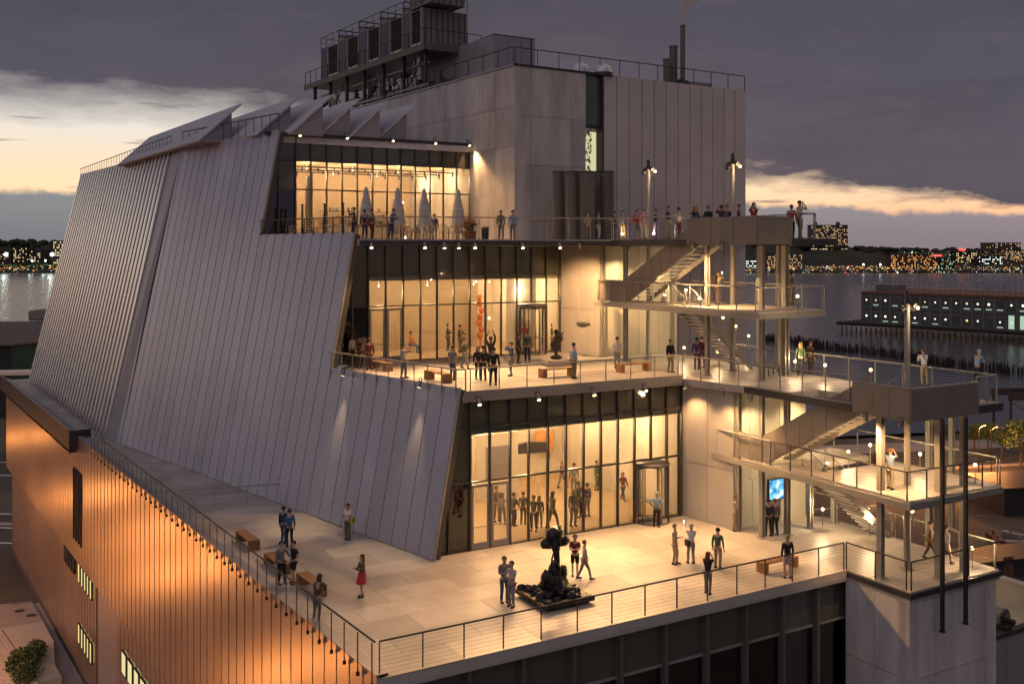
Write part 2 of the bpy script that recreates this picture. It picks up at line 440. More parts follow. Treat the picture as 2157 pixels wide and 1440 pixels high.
# --- ribbed bay on the left, standing forward
R0 = G(222, 926, Z6); R1 = G(60, 803, Z6); RT0 = G(361, 319, Z9 + .1); 
rb = (R1 - R0); RL = rb.length; rb.normalize(); rn = rb.cross(RT0 - R0).normalized(); rn = rn if rn.y < 0 else -rn
RT1 = RP(170, 368, R0, rn)
rs = (RT0 - R0); nrib = 31
for i in range(nrib):
    t0, t1 = i / nrib, (i + 1) / nrib
    f0 = R0.lerp(R1, t0); f1 = R0.lerp(R1, t1); u0 = RT0.lerp(RT1, t0); u1 = RT0.lerp(RT1, t1)
    fm, um_ = f0.lerp(f1, .3) + rn * .125, u0.lerp(u1, .3) + rn * .125
    mb = MB(); k1, k2 = f0 + rn * .10, f0.lerp(f1, .60) + rn * .10; k3, k4 = u0.lerp(u1, .60) + rn * .10, u0 + rn * .10
    mb.add([k1, fm, um_, k4, k2, k3, k1 - rn * .2, k2 - rn * .2, k3 - rn * .2, k4 - rn * .2], [(0, 3, 2, 1), (1, 2, 5, 4), (6, 7, 8, 9), (0, 1, 4, 7, 6), (3, 9, 8, 5, 2), (0, 6, 9, 3), (4, 5, 8, 7)])
    mb.build('metal_panel', 'ribbed_metal', museum)
mb = MB(); q = [R0 - rn * .04, R1 - rn * .04, RT1 - rn * .04, RT0 - rn * .04]; mb.prism(q, -rn * .3); mb.build('wall', 'rib_shade', museum)
F0 = facP(a_end, 0); F1 = facP(c6[0], FACADE_TOP)
q = [R0, F0, F1, RT0]
mb = MB(); mb.prism([p for p in q], Vector((.02, .35, 0))); mb.build('return_wall', 'trim_metal', museum)
# far end of the bay
mb = MB(); mb.prism([R1, R1 + B.cross(UP) * 0 + Vector((6, 3.5, 0)), RT1 + Vector((3, 1.8, 0)), RT1], B * .2); mb.build('end_wall', 'trim_metal', museum)

# --- roof over the leaning facade
top0 = facP(c4[0], Z9 - Z6); 
ring = [Vector((p.x, p.y, Z9 - .45)) for p in (facP(c4[0], Z9 - Z6 - .2) - fn * .3, facP(c6[0], Z9 - Z6 - .2) - fn * .3, RT0 - rn * .3, RT1 - rn * .3, RT1 + Vector((20, 12, 0)), g8end + B2 * 20, g8end, g8a)]
mb = MB(); mb.prism(ring, (0, 0, .4)); mb.build('roof', 'white_roof_metal', museum)

# --- sawtooth roof lights: each a wedge with its ridge running back over the roof
def monitor(px, py, w, h, L, tip=.75, back=0.6):
    P = G(px, py, Z9); m_ = MB()
    d = B2; a = A
    gl, gr, gt = P, P + a * w, P + a * w + UP * h
    bl, br, bt = gl + d * L, gr + d * L, gt + d * L
    m_.add([gl, gr, gt, bl, br, bt], [(0, 1, 2), (3, 5, 4), (1, 4, 5, 2), (0, 3, 4, 1), (0, 2, 5, 3)])
    s = m_.build('roof_light', 'trim_metal', museum)
    dirp = (gt - gl).normalized(); nn = d.cross(dirp).normalized(); nn = nn if nn.z > 0 else -nn
    r = MB(); e = gt + dirp * tip - d * .35
    r.prism([gl - d * .05 + nn * .01, e + nn * .01, e + d * (L * back) + nn * .01, bt + dirp * tip + nn * .01, bl + nn * .01], nn * .10)
    r.build('roof_sheet', 'white_roof_metal', s)
for (px, py) in ((542, 285), (611, 283), (671, 289), (735, 292), (794, 297)):
    monitor(px, py, 2.15, 2.05, 14)
Pm = G(387, 306, Z9)
monitor(420, 298, 2.15, 2.05, 24, .8, .75)

# --- street facade along the pavement
zc = 9.4
nst = (Vector((-B2.y, B2.x, 0))); nst = nst if nst.x < 0 else -nst       # outward
npan = 83; Wp = 87.0 / npan
slit_t = []
def wall_hit(px, py): return RP(px, py, C_L, nst)
def t_of(px): return tpx(C_L, B2, px)
ts0, ts1 = t_of(172.5), t_of(157)
holes_up = [(ts0, ts1, 10.9, 16.0)]
tg = [t_of(p) for p in (152, 155.8, 158.5, 162, 164.5, 168, 170.6, 173.9, 176.5, 180)]
tr = [t_of(p) for p in (242, 251, 254.5, 264, 267.5, 277, 280.5, 290, 309, 318, 322, 331)]
td = [t_of(p) for p in (124, 127.5, 129.5, 133, 135, 138.5, 140.5, 144)]
wins = [(tg[i], tg[i + 1], 7.4, 8.75, 'window_lit') for i in range(0, 10, 2)] + [(tg[i], tg[i + 1], 2.9, 4.3, 'window_lit') for i in range(0, 10, 2)] \
     + [(tr[i], tr[i + 1], 5.6, 6.95, 'window_pale') for i in range(0, 12, 2)] + [(td[i], td[i + 1], 7.5, 8.8, 'spandrel_glass') for i in range(0, 8, 2)]
for i in range(npan):
    t0, t1 = i * Wp + .011, (i + 1) * Wp
    tm = (t0 + t1) / 2; pr = .02
    q0, q1 = C_L + B2 * t0, C_L + B2 * t1
    def strip(z0, z1, off=0.0):
        b0, b1 = q0 - nst * off, q1 - nst * off
        panel('metal_panel', 'street_metal', Vector((b0.x, b0.y, z0)), Vector((b1.x, b1.y, z0)), Vector((b0.x, b0.y, z1)), Vector((b1.x, b1.y, z1)), nst, pr, .06, museum)
    if ts1 + .2 > tm > ts0 - .2: strip(zc, 10.85); strip(16.05, Z6 + .1)
    else: strip(zc, Z6 + .1)
    flat = t_of(228) < tm < t_of(187)
    if not flat: strip(.8, zc - .12, .55)
o_ = C_L - nst * .07
mb = MB(); mb.prism([Vector((*(o_ + B2 * .05).xy, zc)), Vector((*(o_ + B2 * 87).xy, zc)), Vector((*(o_ + B2 * 87).xy, Z6)), Vector((*(o_ + B2 * .05).xy, Z6))], -nst * .4)
mb.build('wall', 'joint', museum)
o_ = C_L - nst * .64
mb = MB(); mb.prism([Vector((*(o_ + B2 * .05).xy, 0)), Vector((*(o_ + B2 * 87).xy, 0)), Vector((*(o_ + B2 * 87).xy, zc)), Vector((*(o_ + B2 * .05).xy, zc))], -nst * .4)
mb.build('wall', 'joint', museum)
fa, fb = t_of(228), t_of(187)
o_ = C_L - nst * .64
mb = MB(); mb.box(Vector((*(o_ + B2 * fa).xy, 0)), B2 * (fb - fa), nst * .06, (0, 0, zc - .1)); mb.build('flat_panel', 'trim_metal', museum)
for (a0, a1, z0, z1, m_) in wins:
    lo, hi = min(a0, a1), max(a0, a1); o_ = C_L - nst * .50 + B2 * lo
    fr = MB(); 
    for (u0, u1, w0, w1) in ((0, hi - lo, -.025, 0), (0, hi - lo, z1 - z0, z1 - z0 + .025), (-.025, 0, -.025, z1 - z0 + .025), (hi - lo, hi - lo + .025, -.025, z1 - z0 + .025)):
        fr.box(Vector((*(o_ + B2 * u0).xy, z0 + w0)), B2 * (u1 - u0), nst * .14, (0, 0, w1 - w0))
    w_ = fr.build('window', 'steel_dark', museum)
    piece('pane', w_, Vector((*o_.xy, z0)), B2 * (hi - lo), nst * .10, (0, 0, z1 - z0), m_)
for k in range(3):
    w3 = (ts1 - ts0) / 3
    o_ = C_L - nst * .02 + B2 * (min(ts0, ts1) + abs(w3) * k + .05)
    w_ = piece('window', museum, Vector((*o_.xy, 10.9)), B2 * (abs(w3) - .1), nst * .03, (0, 0, 5.1), 'spandrel_glass')
for k in range(4):
    o_ = C_L + B2 * (min(ts0, ts1) + abs(w3) * k)
    piece('window_post', museum, Vector((*o_.xy, 10.85)), B2 * .08, nst * .12, (0, 0, 5.2), 'steel_dark')

# --- dark box parapet hanging outside the far half of the roof edge
tb = t_of(167) - .6; tb0 = tpx(C_L, B2, 165)
pb = C_L + B2 * (tb0)
LBx = 86.5 - tb0
piece('parapet_panel', museum, Vector((*(pb + nst * .62).xy, Z6 - .80)), B2 * LBx, -nst * .05, (0, 0, 1.42), 'steel_dark')
piece('parapet_end', museum, Vector((*(pb + nst * .55).xy, Z6 - .80)), -nst * 1.4, B2 * .06, (0, 0, 1.38), 'steel_dark')
piece('parapet_floor', museum, Vector((*(pb + nst * .5).xy, Z6 - .78)), -nst * .5, B2 * LBx, (0, 0, .08), 'steel_dark')
piece('handrail', museum, Vector((*(pb + nst * .63).xy, Z6 + .63)), B2 * LBx, -nst * .07, (0, 0, .05), 'steel_paint')
for k in range(46):
    p = pb + B2 * (.5 + k * LBx / 46) + nst * .03
    piece('bracket', museum, Vector((*p.xy, Z6 - 1.1)), B2 * .10, nst * .55, (0, 0, .29), 'steel_dark')

# ------------------------------------------------------------------ terraces (floors: pieces of the setting, laid with pavers)
def terrace(name, poly, z, th, pw, pl, org, da, db, edge_mat='deck_steel', paver='paver_stone', gp=.013, label=None):
    slab = MB(); slab.prism([Vector((p.x, p.y, z - .055)) for p in poly], (0, 0, -(th - .055)))
    s = struct(slab.build('terrace_floor', edge_mat))
    if label: s['label'] = label
    xs = [(p - org).dot(da) for p in poly]; ys = [(p - org).dot(db) for p in poly]
    i0, i1 = math.floor(min(xs) / pl), math.ceil(max(xs) / pl); j0, j1 = math.floor(min(ys) / pw), math.ceil(max(ys) / pw)
    for j in range(j0, j1):
        off = 0 if j % 2 == 0 else pl / 2
        for i in range(i0 - 1, i1 + 1):
            x0 = i * pl + off
            cl = [org + da * u + db * v for u, v in ((x0 + gp / 2, j * pw + gp / 2), (x0 + pl - gp / 2, j * pw + gp / 2), (x0 + pl - gp / 2, (j + 1) * pw - gp / 2), (x0 + gp / 2, (j + 1) * pw - gp / 2))]
            if (cl[1] - cl[0]).cross(cl[2] - cl[0]).z < 0: cl = cl[::-1]
            c = clip_convex(poly, cl)
            if len(c) < 3 or area2(c) < .05: continue
            mb = MB(); mb.prism([Vector((p.x, p.y, z)) for p in c], (0, 0, -.053)); mb.build('paver', paver, s)
    return s

base_far = G(60, 803, Z6)
L6poly = [C_L, C_R, K, K + A * 5.75, K + A * 5.75 + B * 9.5, core6r + B * .2, core6, g6b, g6a + g6d * -.3, P0 + nb * .3, F0 + nb * .3, R0 + Vector((.6, .3, 0)), base_far + Vector((.6, .3, 0)), C_FAR + Vector((2, 1, 0)), C_FAR]
terrace('terrace_floor', L6poly, Z6, .45, 1.55, 3.1, C_L, A, B, label='pale stone paved lowest terrace with benches and bronze sculpture')
# L7
l7a = fac(697, 775); l7slit = facP(c2[0], Z7 - Z6)
L7c = xy(G(1435, 788, 25.70), Z7)
KL7 = K
L7poly = [facP(.1, Z7 - Z6) - fn * .35, xy(P7, Z7) + A * .15, L7c, KL7 + Vector((0, 0, 0)), KL7 + A * 6.2, KL7 + A * 6.2 + B * 12.5 , KL7 + A * 6.8 + B * 24, core7r, core7, g7b, facP(c2[0] + .1, Z7 - Z6) - fn * .35 + g7d * 0, facP(c2[0], Z7 - Z6) - fn * .35]
# stair well opening in the L7 deck (upward flight of the lower tower arrives here) is left out of the polygon as a notch filled by strips
def rectAB(org, a0, a1, b0, b1): return [org + A * a0 + B * b0, org + A * a1 + B * b0, org + A * a1 + B * b1, org + A * a0 + B * b1]
L7main = [facP(.1, Z7 - Z6) - fn * .35, xy(P7, Z7) + A * .15, L7c, K + B * 8.6, K + A * 5.8 + B * 8.6, K + A * 6.3 + B * 24, core7r, core7, g7b, g7a - g7d * 1.2, facP(c2[0], Z7 - Z6) - fn * .35]
terrace('terrace_floor', L7main, Z7, .35, 1.2, 2.4, L7c, A, B, label='pale stone paved middle terrace above the lower gallery')
L8c = K8 + B * 11.5
l8a = facP(c3[0], Z8 - Z6)
L8main = [facP(c2[0], Z8 - Z6) - fn * .35, facP(c2[0], Z8 - Z6) + (L8c - facP(c2[0], Z8 - Z6)).normalized() * .3, L8c, K8 + B * 10.6, K8 + A * 5.2 + B * 10.6, K8 + A * 5.2 + B * 24, BXR, BX, g8end, g8a + Vector((0, 0, 0)), facP(c4[0], Z8 - Z6) - fn * .35]
terrace('terrace_floor', L8main, Z8, .35, 1.5, 3.0, L8c, A, B, label='upper cafe terrace floor level with the eye')

# fascias under the terrace edges
def fascia(p, q, z, h, t, m_, parent, out):
    d = q - p; return piece('fascia', parent, Vector((p.x, p.y, z)) + out * .0, d, -out * t, (0, 0, h), m_)
fascia(C_L + A * .05, C_R, Z6 - .34, .30, .12, 'concrete_light', museum, -B)
piece('coping', museum, xy(C_L + nst * .06, Z6 + .102), B2 * 87, -nst * .42, UP * .03, 'trim_metal')
e8 = (L8c - facP(c2[0], Z8 - Z6)); e8.z = 0; e8n = Vector((e8.y, -e8.x, 0)).normalized()
piece('fascia', museum, xy(facP(c2[0], Z8 - Z6) + e8.normalized() * .35 + e8n * .08, Z8 - .34), e8 * .985, -e8n * .07, (0, 0, .26), 'steel_dark')
e7 = L7c - P7; e7.z = 0; e7n = Vector((e7.y, -e7.x, 0)).normalized()
piece('fascia', museum, xy(P7 + e7.normalized() * .2 + e7n * .08, Z7 - .30), e7 * .985, -e7n * .07, (0, 0, .46), 'steel_paint')
e7b = K - L7c; e7b.z = 0; e7bn = Vector((e7b.y, -e7b.x, 0)).normalized()

# ------------------------------------------------------------------ curtain walls
cut_n = -fn; 
def curtain(P, d, dists, z0, z1, zs, name='curtain', cut=True, panef=None, mm='bronze_mullion', mw=.08, md=.15, skip=(), vskip=()):
    nn = Vector((d.y, -d.x, 0)).normalized(); nn = nn if nn.y < 0 else -nn      # outward
    zz = [z0] + list(zs) + [z1]
    def mk(nm, o, ax, az, dep, m_):
        poly = [o, o + ax, o + ax + az, o + az]
        if cut:
            c = clip_half(poly, P0 + cut_n * .12, cut_n)
            if len(c) < 3: return None
        else: c = poly
        mb = MB(); mb.prism(c, -nn * dep); return mb.build(nm, m_, museum)
    for i in range(len(dists) - 1):
        for k in range(len(zz) - 1):
            if (i, k) in skip: continue
            m_ = panef(i, k)
            if m_ is None: continue
            mk('glass_pane', xy(P + d * dists[i], zz[k]) - nn * .10, d * (dists[i + 1] - dists[i]), UP * (zz[k + 1] - zz[k]), .02, m_)
    for i, t in enumerate(dists):
        b = z0
        if i in vskip: b = zs[0]
        mk('mullion', xy(P + d * (t - mw / 2), b) + nn * .04, d * mw, UP * (z1 - b), md, mm)
    for k, z in enumerate(zz):
        mk('transom', xy(P + d * dists[0], z - .04) + nn * .01, d * (dists[-1] - dists[0]), UP * .08, .14, mm)

# lower gallery (L6)
pxs = [945.5, 991, 1032, 1075, 1114, 1154.6, 1192.7, 1229.7, 1266.4, 1302, 1337.3, 1371.6, 1405, 1436]
d6 = [tpx(g6a, g6d, p) for p in pxs]; d6 = [d6[0] - 1.1] + d6
H7 = Z7 - .36
zt6a = VY(1437, 958.5, g6b.y).z; zt6b = VY(1437, 858, g6b.y).z
def pf6(i, k):
    if i < 2: return 'smoked_glass' if k == 0 else 'spandrel_glass'
    if k == 2: return 'spandrel_glass'
    return 'clear_glass'
curtain(g6a, g6d, d6, Z6, H7, [zt6a, zt6b], panef=pf6, skip={(2, 0), (3, 0), (11, 0), (12, 0)}, vskip=(12,))
# middle gallery (L7)
pxs = [742, 776.5, 812.7, 849.7, 885.9, 921, 956, 990, 1023, 1056, 1089, 1120, 1151, 1181]
d7 = [tpx(g7a, g7d, p) for p in pxs]; d7 = [d7[0] - 1.0] + d7
H8 = Z8 - .36
zt7a = VY(1181, 634, g7b.y).z; zt7b = VY(1181, 576, g7b.y).z
def pf7(i, k):
    if i < 2: return 'smoked_glass' if k == 0 else 'spandrel_glass'
    return 'spandrel_glass' if k == 2 else 'clear_glass'
curtain(g7a, g7d, d7, Z7, H8, [zt7a, zt7b], panef=pf7, skip={(2, 0), (3, 0), (11, 0), (12, 0)}, vskip=(12,))
# cafe (L8)
pxs = [587, 623, 655, 688.5, 721, 753, 785, 816, 845, 875, 906, 934, 962, 990]
d8 = [tpx(g8a, g8d, p) for p in pxs]; d8 = [d8[0] - 1.2] + d8
g8b = g8a + g8d * d8[-1]
zt8a = VY(990, 410, g8b.y).z; zt8b = VY(990, 355, g8b.y).z
def pf8(i, k):
    if i < 2: return 'smoked_glass' if k == 0 else 'spandrel_glass'
    return 'spandrel_glass' if k == 2 else 'clear_glass'
curtain(g8a, g8d, d8, Z8, Z9 - .05, [zt8a, zt8b], panef=pf8)
# roof edge fascia of the cafe
piece('fascia', museum, xy(g8a + g8d * (d8[0] + .2) + Vector((.15, -.25, 0)), Z9 - .05), g8d * (d8[-1] - d8[0] - .3), -Vector((g8d.y, -g8d.x, 0)) * .4, (0, 0, .22), 'steel_dark')

# doors
def double_door(P, d, t0, t1, z0, z1):
    nn = Vector((d.y, -d.x, 0))
    w = (t1 - t0) / 2
    for k in range(2):
        o = xy(P + d * (t0 + k * w + .06), z0 + .03); ww = w - .12; hh = z1 - z0 - .12
        f = MB()
        for (x0, x1, zz0, zz1) in ((0, ww, 0, .28), (0, ww, hh - .12, hh), (0, .11, .28, hh - .12), (ww - .11, ww, .28, hh - .12)):
            f.box(o + d * x0 + UP * zz0, d * (x1 - x0), -nn * .06, UP * (zz1 - zz0))
        dr = f.build('door', 'steel_paint', museum)
        piece('pane', dr, o + d * .11 + UP * .28 - nn * .02, d * (ww - .22), -nn * .02, UP * (hh - .4), 'clear_glass')
        hb = MB(); hb.tube(o + d * .12 + nn * .06 + UP * 1.02, o + d * (ww - .12) + nn * .06 + UP * 1.02, .018)
        hb.build('handle', 'steel_paint', dr)
double_door(g6a, g6d, d6[2], d6[4], Z6, zt6a - .04)
double_door(g7a, g7d, d7[2], d7[4], Z7, zt7a - .04)
def drum_door(P, d, t0, t1, z0, z1):
    nn = Vector((d.y, -d.x, 0)); r = (t1 - t0) / 2 - .08; c = xy(P + d * (t0 + t1) / 2, z0)
    f = MB(); f.lathe(c + UP * (z1 - z0 - .22), [(r, 0), (r, .12), (0, .12)], 28); f.lathe(c, [(r, 0), (r, .04), (r - .05, .04)], 28)
    for k in range(8):
        an = k * PI / 4 + .2; p = c + Vector((r * math.cos(an), r * math.sin(an), 0)); f.tube(p, p + UP * (z1 - z0 - .2), .03)
    dr = f.build('revolving_door', 'steel_dark', museum)
    g = MB()
    for s in (0, 1):
        n = 10
        for k in range(n):
            a0 = s * PI + PI * .22 + k * PI * .56 / n; a1 = a0 + PI * .56 / n
            p, q = c + Vector((r * math.cos(a0), r * math.sin(a0), .04)), c + Vector((r * math.cos(a1), r * math.sin(a1), .04))
            g.add([p, q, q + UP * (z1 - z0 - .3), p + UP * (z1 - z0 - .3)], [(0, 1, 2, 3)], True)
    g.build('curved_glass', 'clear_glass', dr)
    for k in range(4):
        an = .5 + k * PI / 2; v = Vector((math.cos(an), math.sin(an), 0))
        w = MB(); w.box(c + UP * .05, v * (r - .04), Vector((-v.y, v.x, 0)) * .03, UP * .12); w.box(c + UP * (z1 - z0 - .4), v * (r - .04), Vector((-v.y, v.x, 0)) * .03, UP * .12)
        w.box(c + UP * .05 + v * (r - .12), v * .08, Vector((-v.y, v.x, 0)) * .03, UP * (z1 - z0 - .3)); w.box(c + UP * 1.0, v * (r - .04), Vector((-v.y, v.x, 0)) * .03, UP * .05)
        w.build('door_wing', 'steel_paint', dr)
drum_door(g6a, g6d, d6[11], d6[13], Z6, zt6a - .04)
drum_door(g7a, g7d, d7[11], d7[13], Z7, zt7a - .04)

# ------------------------------------------------------------------ rooms behind the glass
def room(P, d, t0, t1, z0, z1, depth, wm, fm, cm, lights, ewall=None, darkleft=None, drop=None):
    nn = -Vector((d.y, -d.x, 0)).normalized(); nn = nn if nn.y > 0 else -nn       # inwards
    o = xy(P + d * t0, z0) + nn * .3; w = t1 - t0; h = z1 - z0
    piece('room_floor', museum, o - UP * .30, d * w, nn * depth, UP * .296, fm)
    piece('room_ceiling', museum, o + UP * h, d * w, nn * depth, UP * .25, cm)
    piece('room_wall', museum, o + nn * depth, d * w, nn * .2, UP * h, wm)
    piece('room_wall', museum, o - d * .2, d * .2, nn * (depth + .2), UP * h, wm)
    piece('room_wall', museum, o + d * w, d * .2, nn * (depth + .2), UP * h, wm)
    if drop: piece('ceiling_edge', museum, o + UP * (h - .02) , d * w, nn * .25, UP * drop, 'gallery_tan')
    for (fa_, fd, e) in lights:
        c = o + d * (w * fa_) + nn * (depth * fd) + UP * (h - .55)
        b = MB(); b.lathe(c + UP * .1, [(.0, 0), (.06, .02), (.06, .09), (.02, .12), (.01, .4)], 8)
        lp = b.build('ceiling_lamp', 'bulb_soft', museum)
        light('POINT', c - UP * .25, e * 1.15, (1, .65, .35), .18, parent=museum)
room(g6a, g6d, d6[2] + .05, d6[-1] - .05, Z6, zt6b - .35, 11, 'gallery_white', 'gallery_wood_floor', 'gallery_white',
     [(x, y, 290) for x in (.12, .37, .62, .87) for y in (.25, .7)])
room(g7a, g7d, d7[2] + .05, d7[-1] - .05, Z7, zt7b - .30, 9, 'gallery_white', 'gallery_wood_floor', 'gallery_white',
     [(x, y, 270) for x in (.12, .37, .62, .87) for y in (.25, .7)])
room(g8a, g8d, d8[2] + .05, d8[-1] - .05, Z8, zt8b + .1, 8.5, 'gallery_tan', 'gallery_wood_floor', 'gallery_tan',
     [(x, y, 230) for x in (.12, .38, .65, .9) for y in (.25, .7)])
# free standing grey screen wall in the middle gallery
nn7 = Vector((-g7d.y, g7d.x, 0))
piece('display_wall', museum, xy(g7a + g7d * (d7[2] + .1) + nn7 * 6.0, Z7), g7d * (tpx(g7a + nn7 * 6, g7d, 1004) - d7[2]), nn7 * .25, UP * 4.75, 'gallery_tan')
# ceiling track lights in the cafe
for k in range(3):
    tr_ = MB(); q = xy(g8a + g8d * (d8[2] + .5) + Vector((-g8d.y, g8d.x, 0)) * (1.5 + 2.2 * k), zt8b - .25); tr_.tube(q, q + g8d * (d8[-1] - d8[2] - 1), .04)
    for j in range(12):
        p = q + g8d * (j * 1.1 + .4); tr_.tube(p, p - UP * .28, .05)
    tr_.build('track_light', 'steel_dark', museum)

# ------------------------------------------------------------------ concrete walls beside the glass, lift core
def conc_wall(P, Q, z0, z1, rows, cols, m_='concrete', th=.3, out=None, skip=None, gp=.03, name='concrete_panel'):
    """wall of cast panels with recessed joints; rows and cols are lists of fractions"""
    d = Q - P; d.z = 0; nn = Vector((d.y, -d.x, 0)).normalized()
    if out is not None and nn.dot(out) < 0: nn = -nn
    piece('wall', museum, xy(P, z0) - nn * .05, d, -nn * th, UP * (z1 - z0), 'concrete')
    L = d.length; d = d.normalized()
    for i in range(len(cols) - 1):
        for k in range(len(rows) - 1):
            if skip and skip(i, k): continue
            x0, x1 = cols[i] * L + gp / 2, cols[i + 1] * L - gp / 2; a_, b_ = z0 + rows[k] * (z1 - z0) + gp / 2, z0 + rows[k + 1] * (z1 - z0) - gp / 2
            piece(name, museum, xy(P + d * x0, a_) - nn * .048, d * (x1 - x0), nn * .05, UP * (b_ - a_), m_)
            if (x1 - x0) > 1.0 and m_.startswith('concrete'):
                holes = MB()
                for (fx, fz) in ((.15, .12), (.85, .12), (.15, .88), (.85, .88)):
                    c = xy(P + d * (x0 + fx * (x1 - x0)), a_ + fz * (b_ - a_)) + nn * .004
                    holes.tube(c - nn * .02, c + nn * .001, .035, n=6)
                holes.build('tie_hole', 'joint', museum) if False else None
conc_wall(g6b, core6, Z6, H7, [0, .42, 1], [0, .5, 1], 'concrete_light')
conc_wall(core6, core6r, Z6, H7, [0, .42, 1], [0, .22, .42, .62, 1], 'core_panel')
conc_wall(core6r, core6r + B * 6, Z6, H7, [0, 1], [0, .5, 1], 'core_panel', out=A)
conc_wall(g7b, core7, Z7, H8, [0, .42, 1], [0, .5, 1], 'concrete_light')
conc_wall(core7, core7r, Z7, H8, [0, .42, 1], [0, .25, .5, .75, 1], 'core_panel')
conc_wall(core7r, core7r + B * 6, Z7, H8, [0, 1], [0, .5, 1], 'core_panel', out=A)
# the core door with its thin frame on L6
piece('door', museum, xy(core6 + A * .15, Z6 + .02) - B * .06, A * 1.0, B * .05, UP * 2.3, 'core_panel')
piece('door', museum, xy(core6 + A * 1.18, Z6 + .02) - B * .06, A * 1.0, B * .05, UP * 2.3, 'core_panel')
sgn = MB(); sgn.box(xy(g7b.lerp(core7, .45), Z7 + 1.95) + Vector((-.06, -.03, 0)), (core7 - g7b).normalized() * 1.3, Vector((-.03, -.02, 0)), UP * .05)
sgn.box(xy(g7b.lerp(core7, .45), Z7 + 1.83) + Vector((-.06, -.03, 0)), (core7 - g7b).normalized() * 1.0, Vector((-.03, -.02, 0)), UP * .05)
sgn.build('wall_lettering', 'steel_dark', museum)

# the tall concrete and metal box
h_ = ZT
rowz = [0, 7, 13, 18.4, 22, 25.8, 29.6, 33.3, 37.5, 41.6, h_]
rows = [r / h_ for r in rowz]
LA = 5.2
q1 = BX + bxd * (tpx(BX, bxd, 1234)); q2 = BX + bxd * tpx(BX, bxd, 1271)
la = (q1 - BX).length
conc_wall(BX, q1, Z7 - 3, ZT, [0, .2, .36, .53, .70, .85, 1], [0, .225, .79, 1], 'concrete', 1.0)
conc_wall(BX, BX + B2 * 40, Z8 - .3, ZT, [0, .28, .55, .775, 1], [0, .06, .11, .165, .22, .3, .4, .5, .6, .7, .8, .9, 1], 'concrete', 1.0, out=Vector((-1, -.5, 0)))
piece('roof', museum, xy(BX, ZT - .5) + bxd * .3 + B2 * .3, bxd * 20.4, Vector((-bxd.y, bxd.x, 0)) * 30, UP * .48, 'trim_metal')
piece('coping', museum, xy(BX - Vector((0, .06, 0)), ZT + .002), bxd * (la + 1.4), Vector((-bxd.y, bxd.x, 0)) * .5, UP * .14, 'steel_dark')
piece('coping', museum, xy(BX - Vector((.08, .0, 0)), ZT + .004), B2 * 40, Vector((B2.y, -B2.x, 0)) * .5, UP * .12, 'trim_metal')
# window slot
sl = q2 - q1; zs1 = VY(1250, 265, q1.y).z; zs0 = VY(1250, 362, q1.y).z
nbx = Vector((bxd.y, -bxd.x, 0))
piece('window_recess', museum, xy(q1, Z8) - nbx * .9, sl, -nbx * .1, UP * (ZT - Z8), 'gallery_white')
ws = piece('window', museum, xy(q1, zs1 + .1) - nbx * .25, sl, -nbx * .03, UP * (ZT - zs1 - .1), 'spandrel_glass')
ws = piece('window', museum, xy(q1, Z8) - nbx * .25, sl, -nbx * .03, UP * (zs1 - Z8 - .12), 'clear_glass')
piece('window_bar', museum, xy(q1, zs1 - .12) - nbx * .15, sl, -nbx * .14, UP * .24, 'steel_dark')
piece('window_post', museum, xy(q2 - bxd * .12, Z8) + nbx * .05, bxd * .10, -nbx * .4, UP * (ZT - Z8), 'steel_dark')
piece('lit_wall', museum, xy(q1 + bxd * .05, zs0 - 3) - nbx * .7, sl * .9, -nbx * .05, UP * (zs1 - zs0 + 2.7), 'stair_window_lit')
art = MB(); rr = random.Random(3)
for k in range(90):
    u, w = rr.uniform(.05, .6), rr.uniform(0, 1) ** .8
    art.box(xy(q1 + sl * u, zs0 + w * (zs1 - zs0 - .2)) - nbx * .60, bxd * rr.uniform(.03, .14), -nbx * .05, UP * rr.uniform(.03, .22))
art.build('stair_shelving', 'gallery_tan', museum)
# metal cladding right of the slot
wl = (BXR - q2).length; n = 12; ww = wl / n
piece('wall', museum, xy(q2, 0) - nbx * .12, bxd * wl, -nbx * .6, UP * (ZT - .2), 'joint')
for i in range(n):
    a0 = q2 + bxd * (i * ww + .035); a1 = q2 + bxd * ((i + 1) * ww)
    panel('metal_panel', 'wall_metal', xy(a0, 0), xy(a1, 0), xy(a0, ZT + .1), xy(a1, ZT + .1), nbx, .03, .08, museum)
piece('end_wall', museum, xy(BXR, 0) - nbx * .1, B * 25, -A * .4, UP * ZT, 'wall_metal')

# ------------------------------------------------------------------ glazing below the lowest terrace and the tower pier
zl = VY(1785, 1290, C_R.y).z
fr0 = C_L + B * .45 + A * .2; dd = A; Lf = (C_R - C_L).length
pm = [851, 981.5, 1096.5, 1202, 1300.5, 1395, 1482, 1564, 1642, 1714, 1784]
df = [tpx(fr0, A, p) for p in pm]; df = [.1] + df
ztr = 16.25
zfl = []
def pff(i, k): return 'dark_lobby_glass' if k == 3 else 'smoked_glass'
zz = [0, 4.2, 8.4, 12.4, ztr, Z6 - .42]
for i in range(len(df) - 1):
    for k in range(5):
        piece('glass_pane', museum, xy(fr0 + A * df[i], zz[k]), A * (df[i + 1] - df[i]), B * .02, UP * (zz[k + 1] - zz[k]), 'dark_lobby_glass' if k == 4 else 'smoked_glass')
for t in df:
    piece('mullion', museum, xy(fr0 + A * (t - .075) - B * .28, 0), A * .15, B * .32, UP * (Z6 - .46), 'flue_brown')
for k in range(1, 5):
    piece('transom', museum, xy(fr0 + A * df[0] - B * .06, zz[k] - .05), A * (df[-1] - df[0]), B * .12, UP * .1, 'steel_paint' if k == 4 else 'steel_dark')
piece('lobby_wall', museum, xy(fr0 + B * 9, 0), A * (df[-1] - .5), B * .3, UP * 17, 'trim_metal')
piece('lobby_floor', museum, xy(fr0 + B * .3, 12.0), A * (df[-1] - 11), B * 8.5, UP * .3, 'gallery_wood_floor')
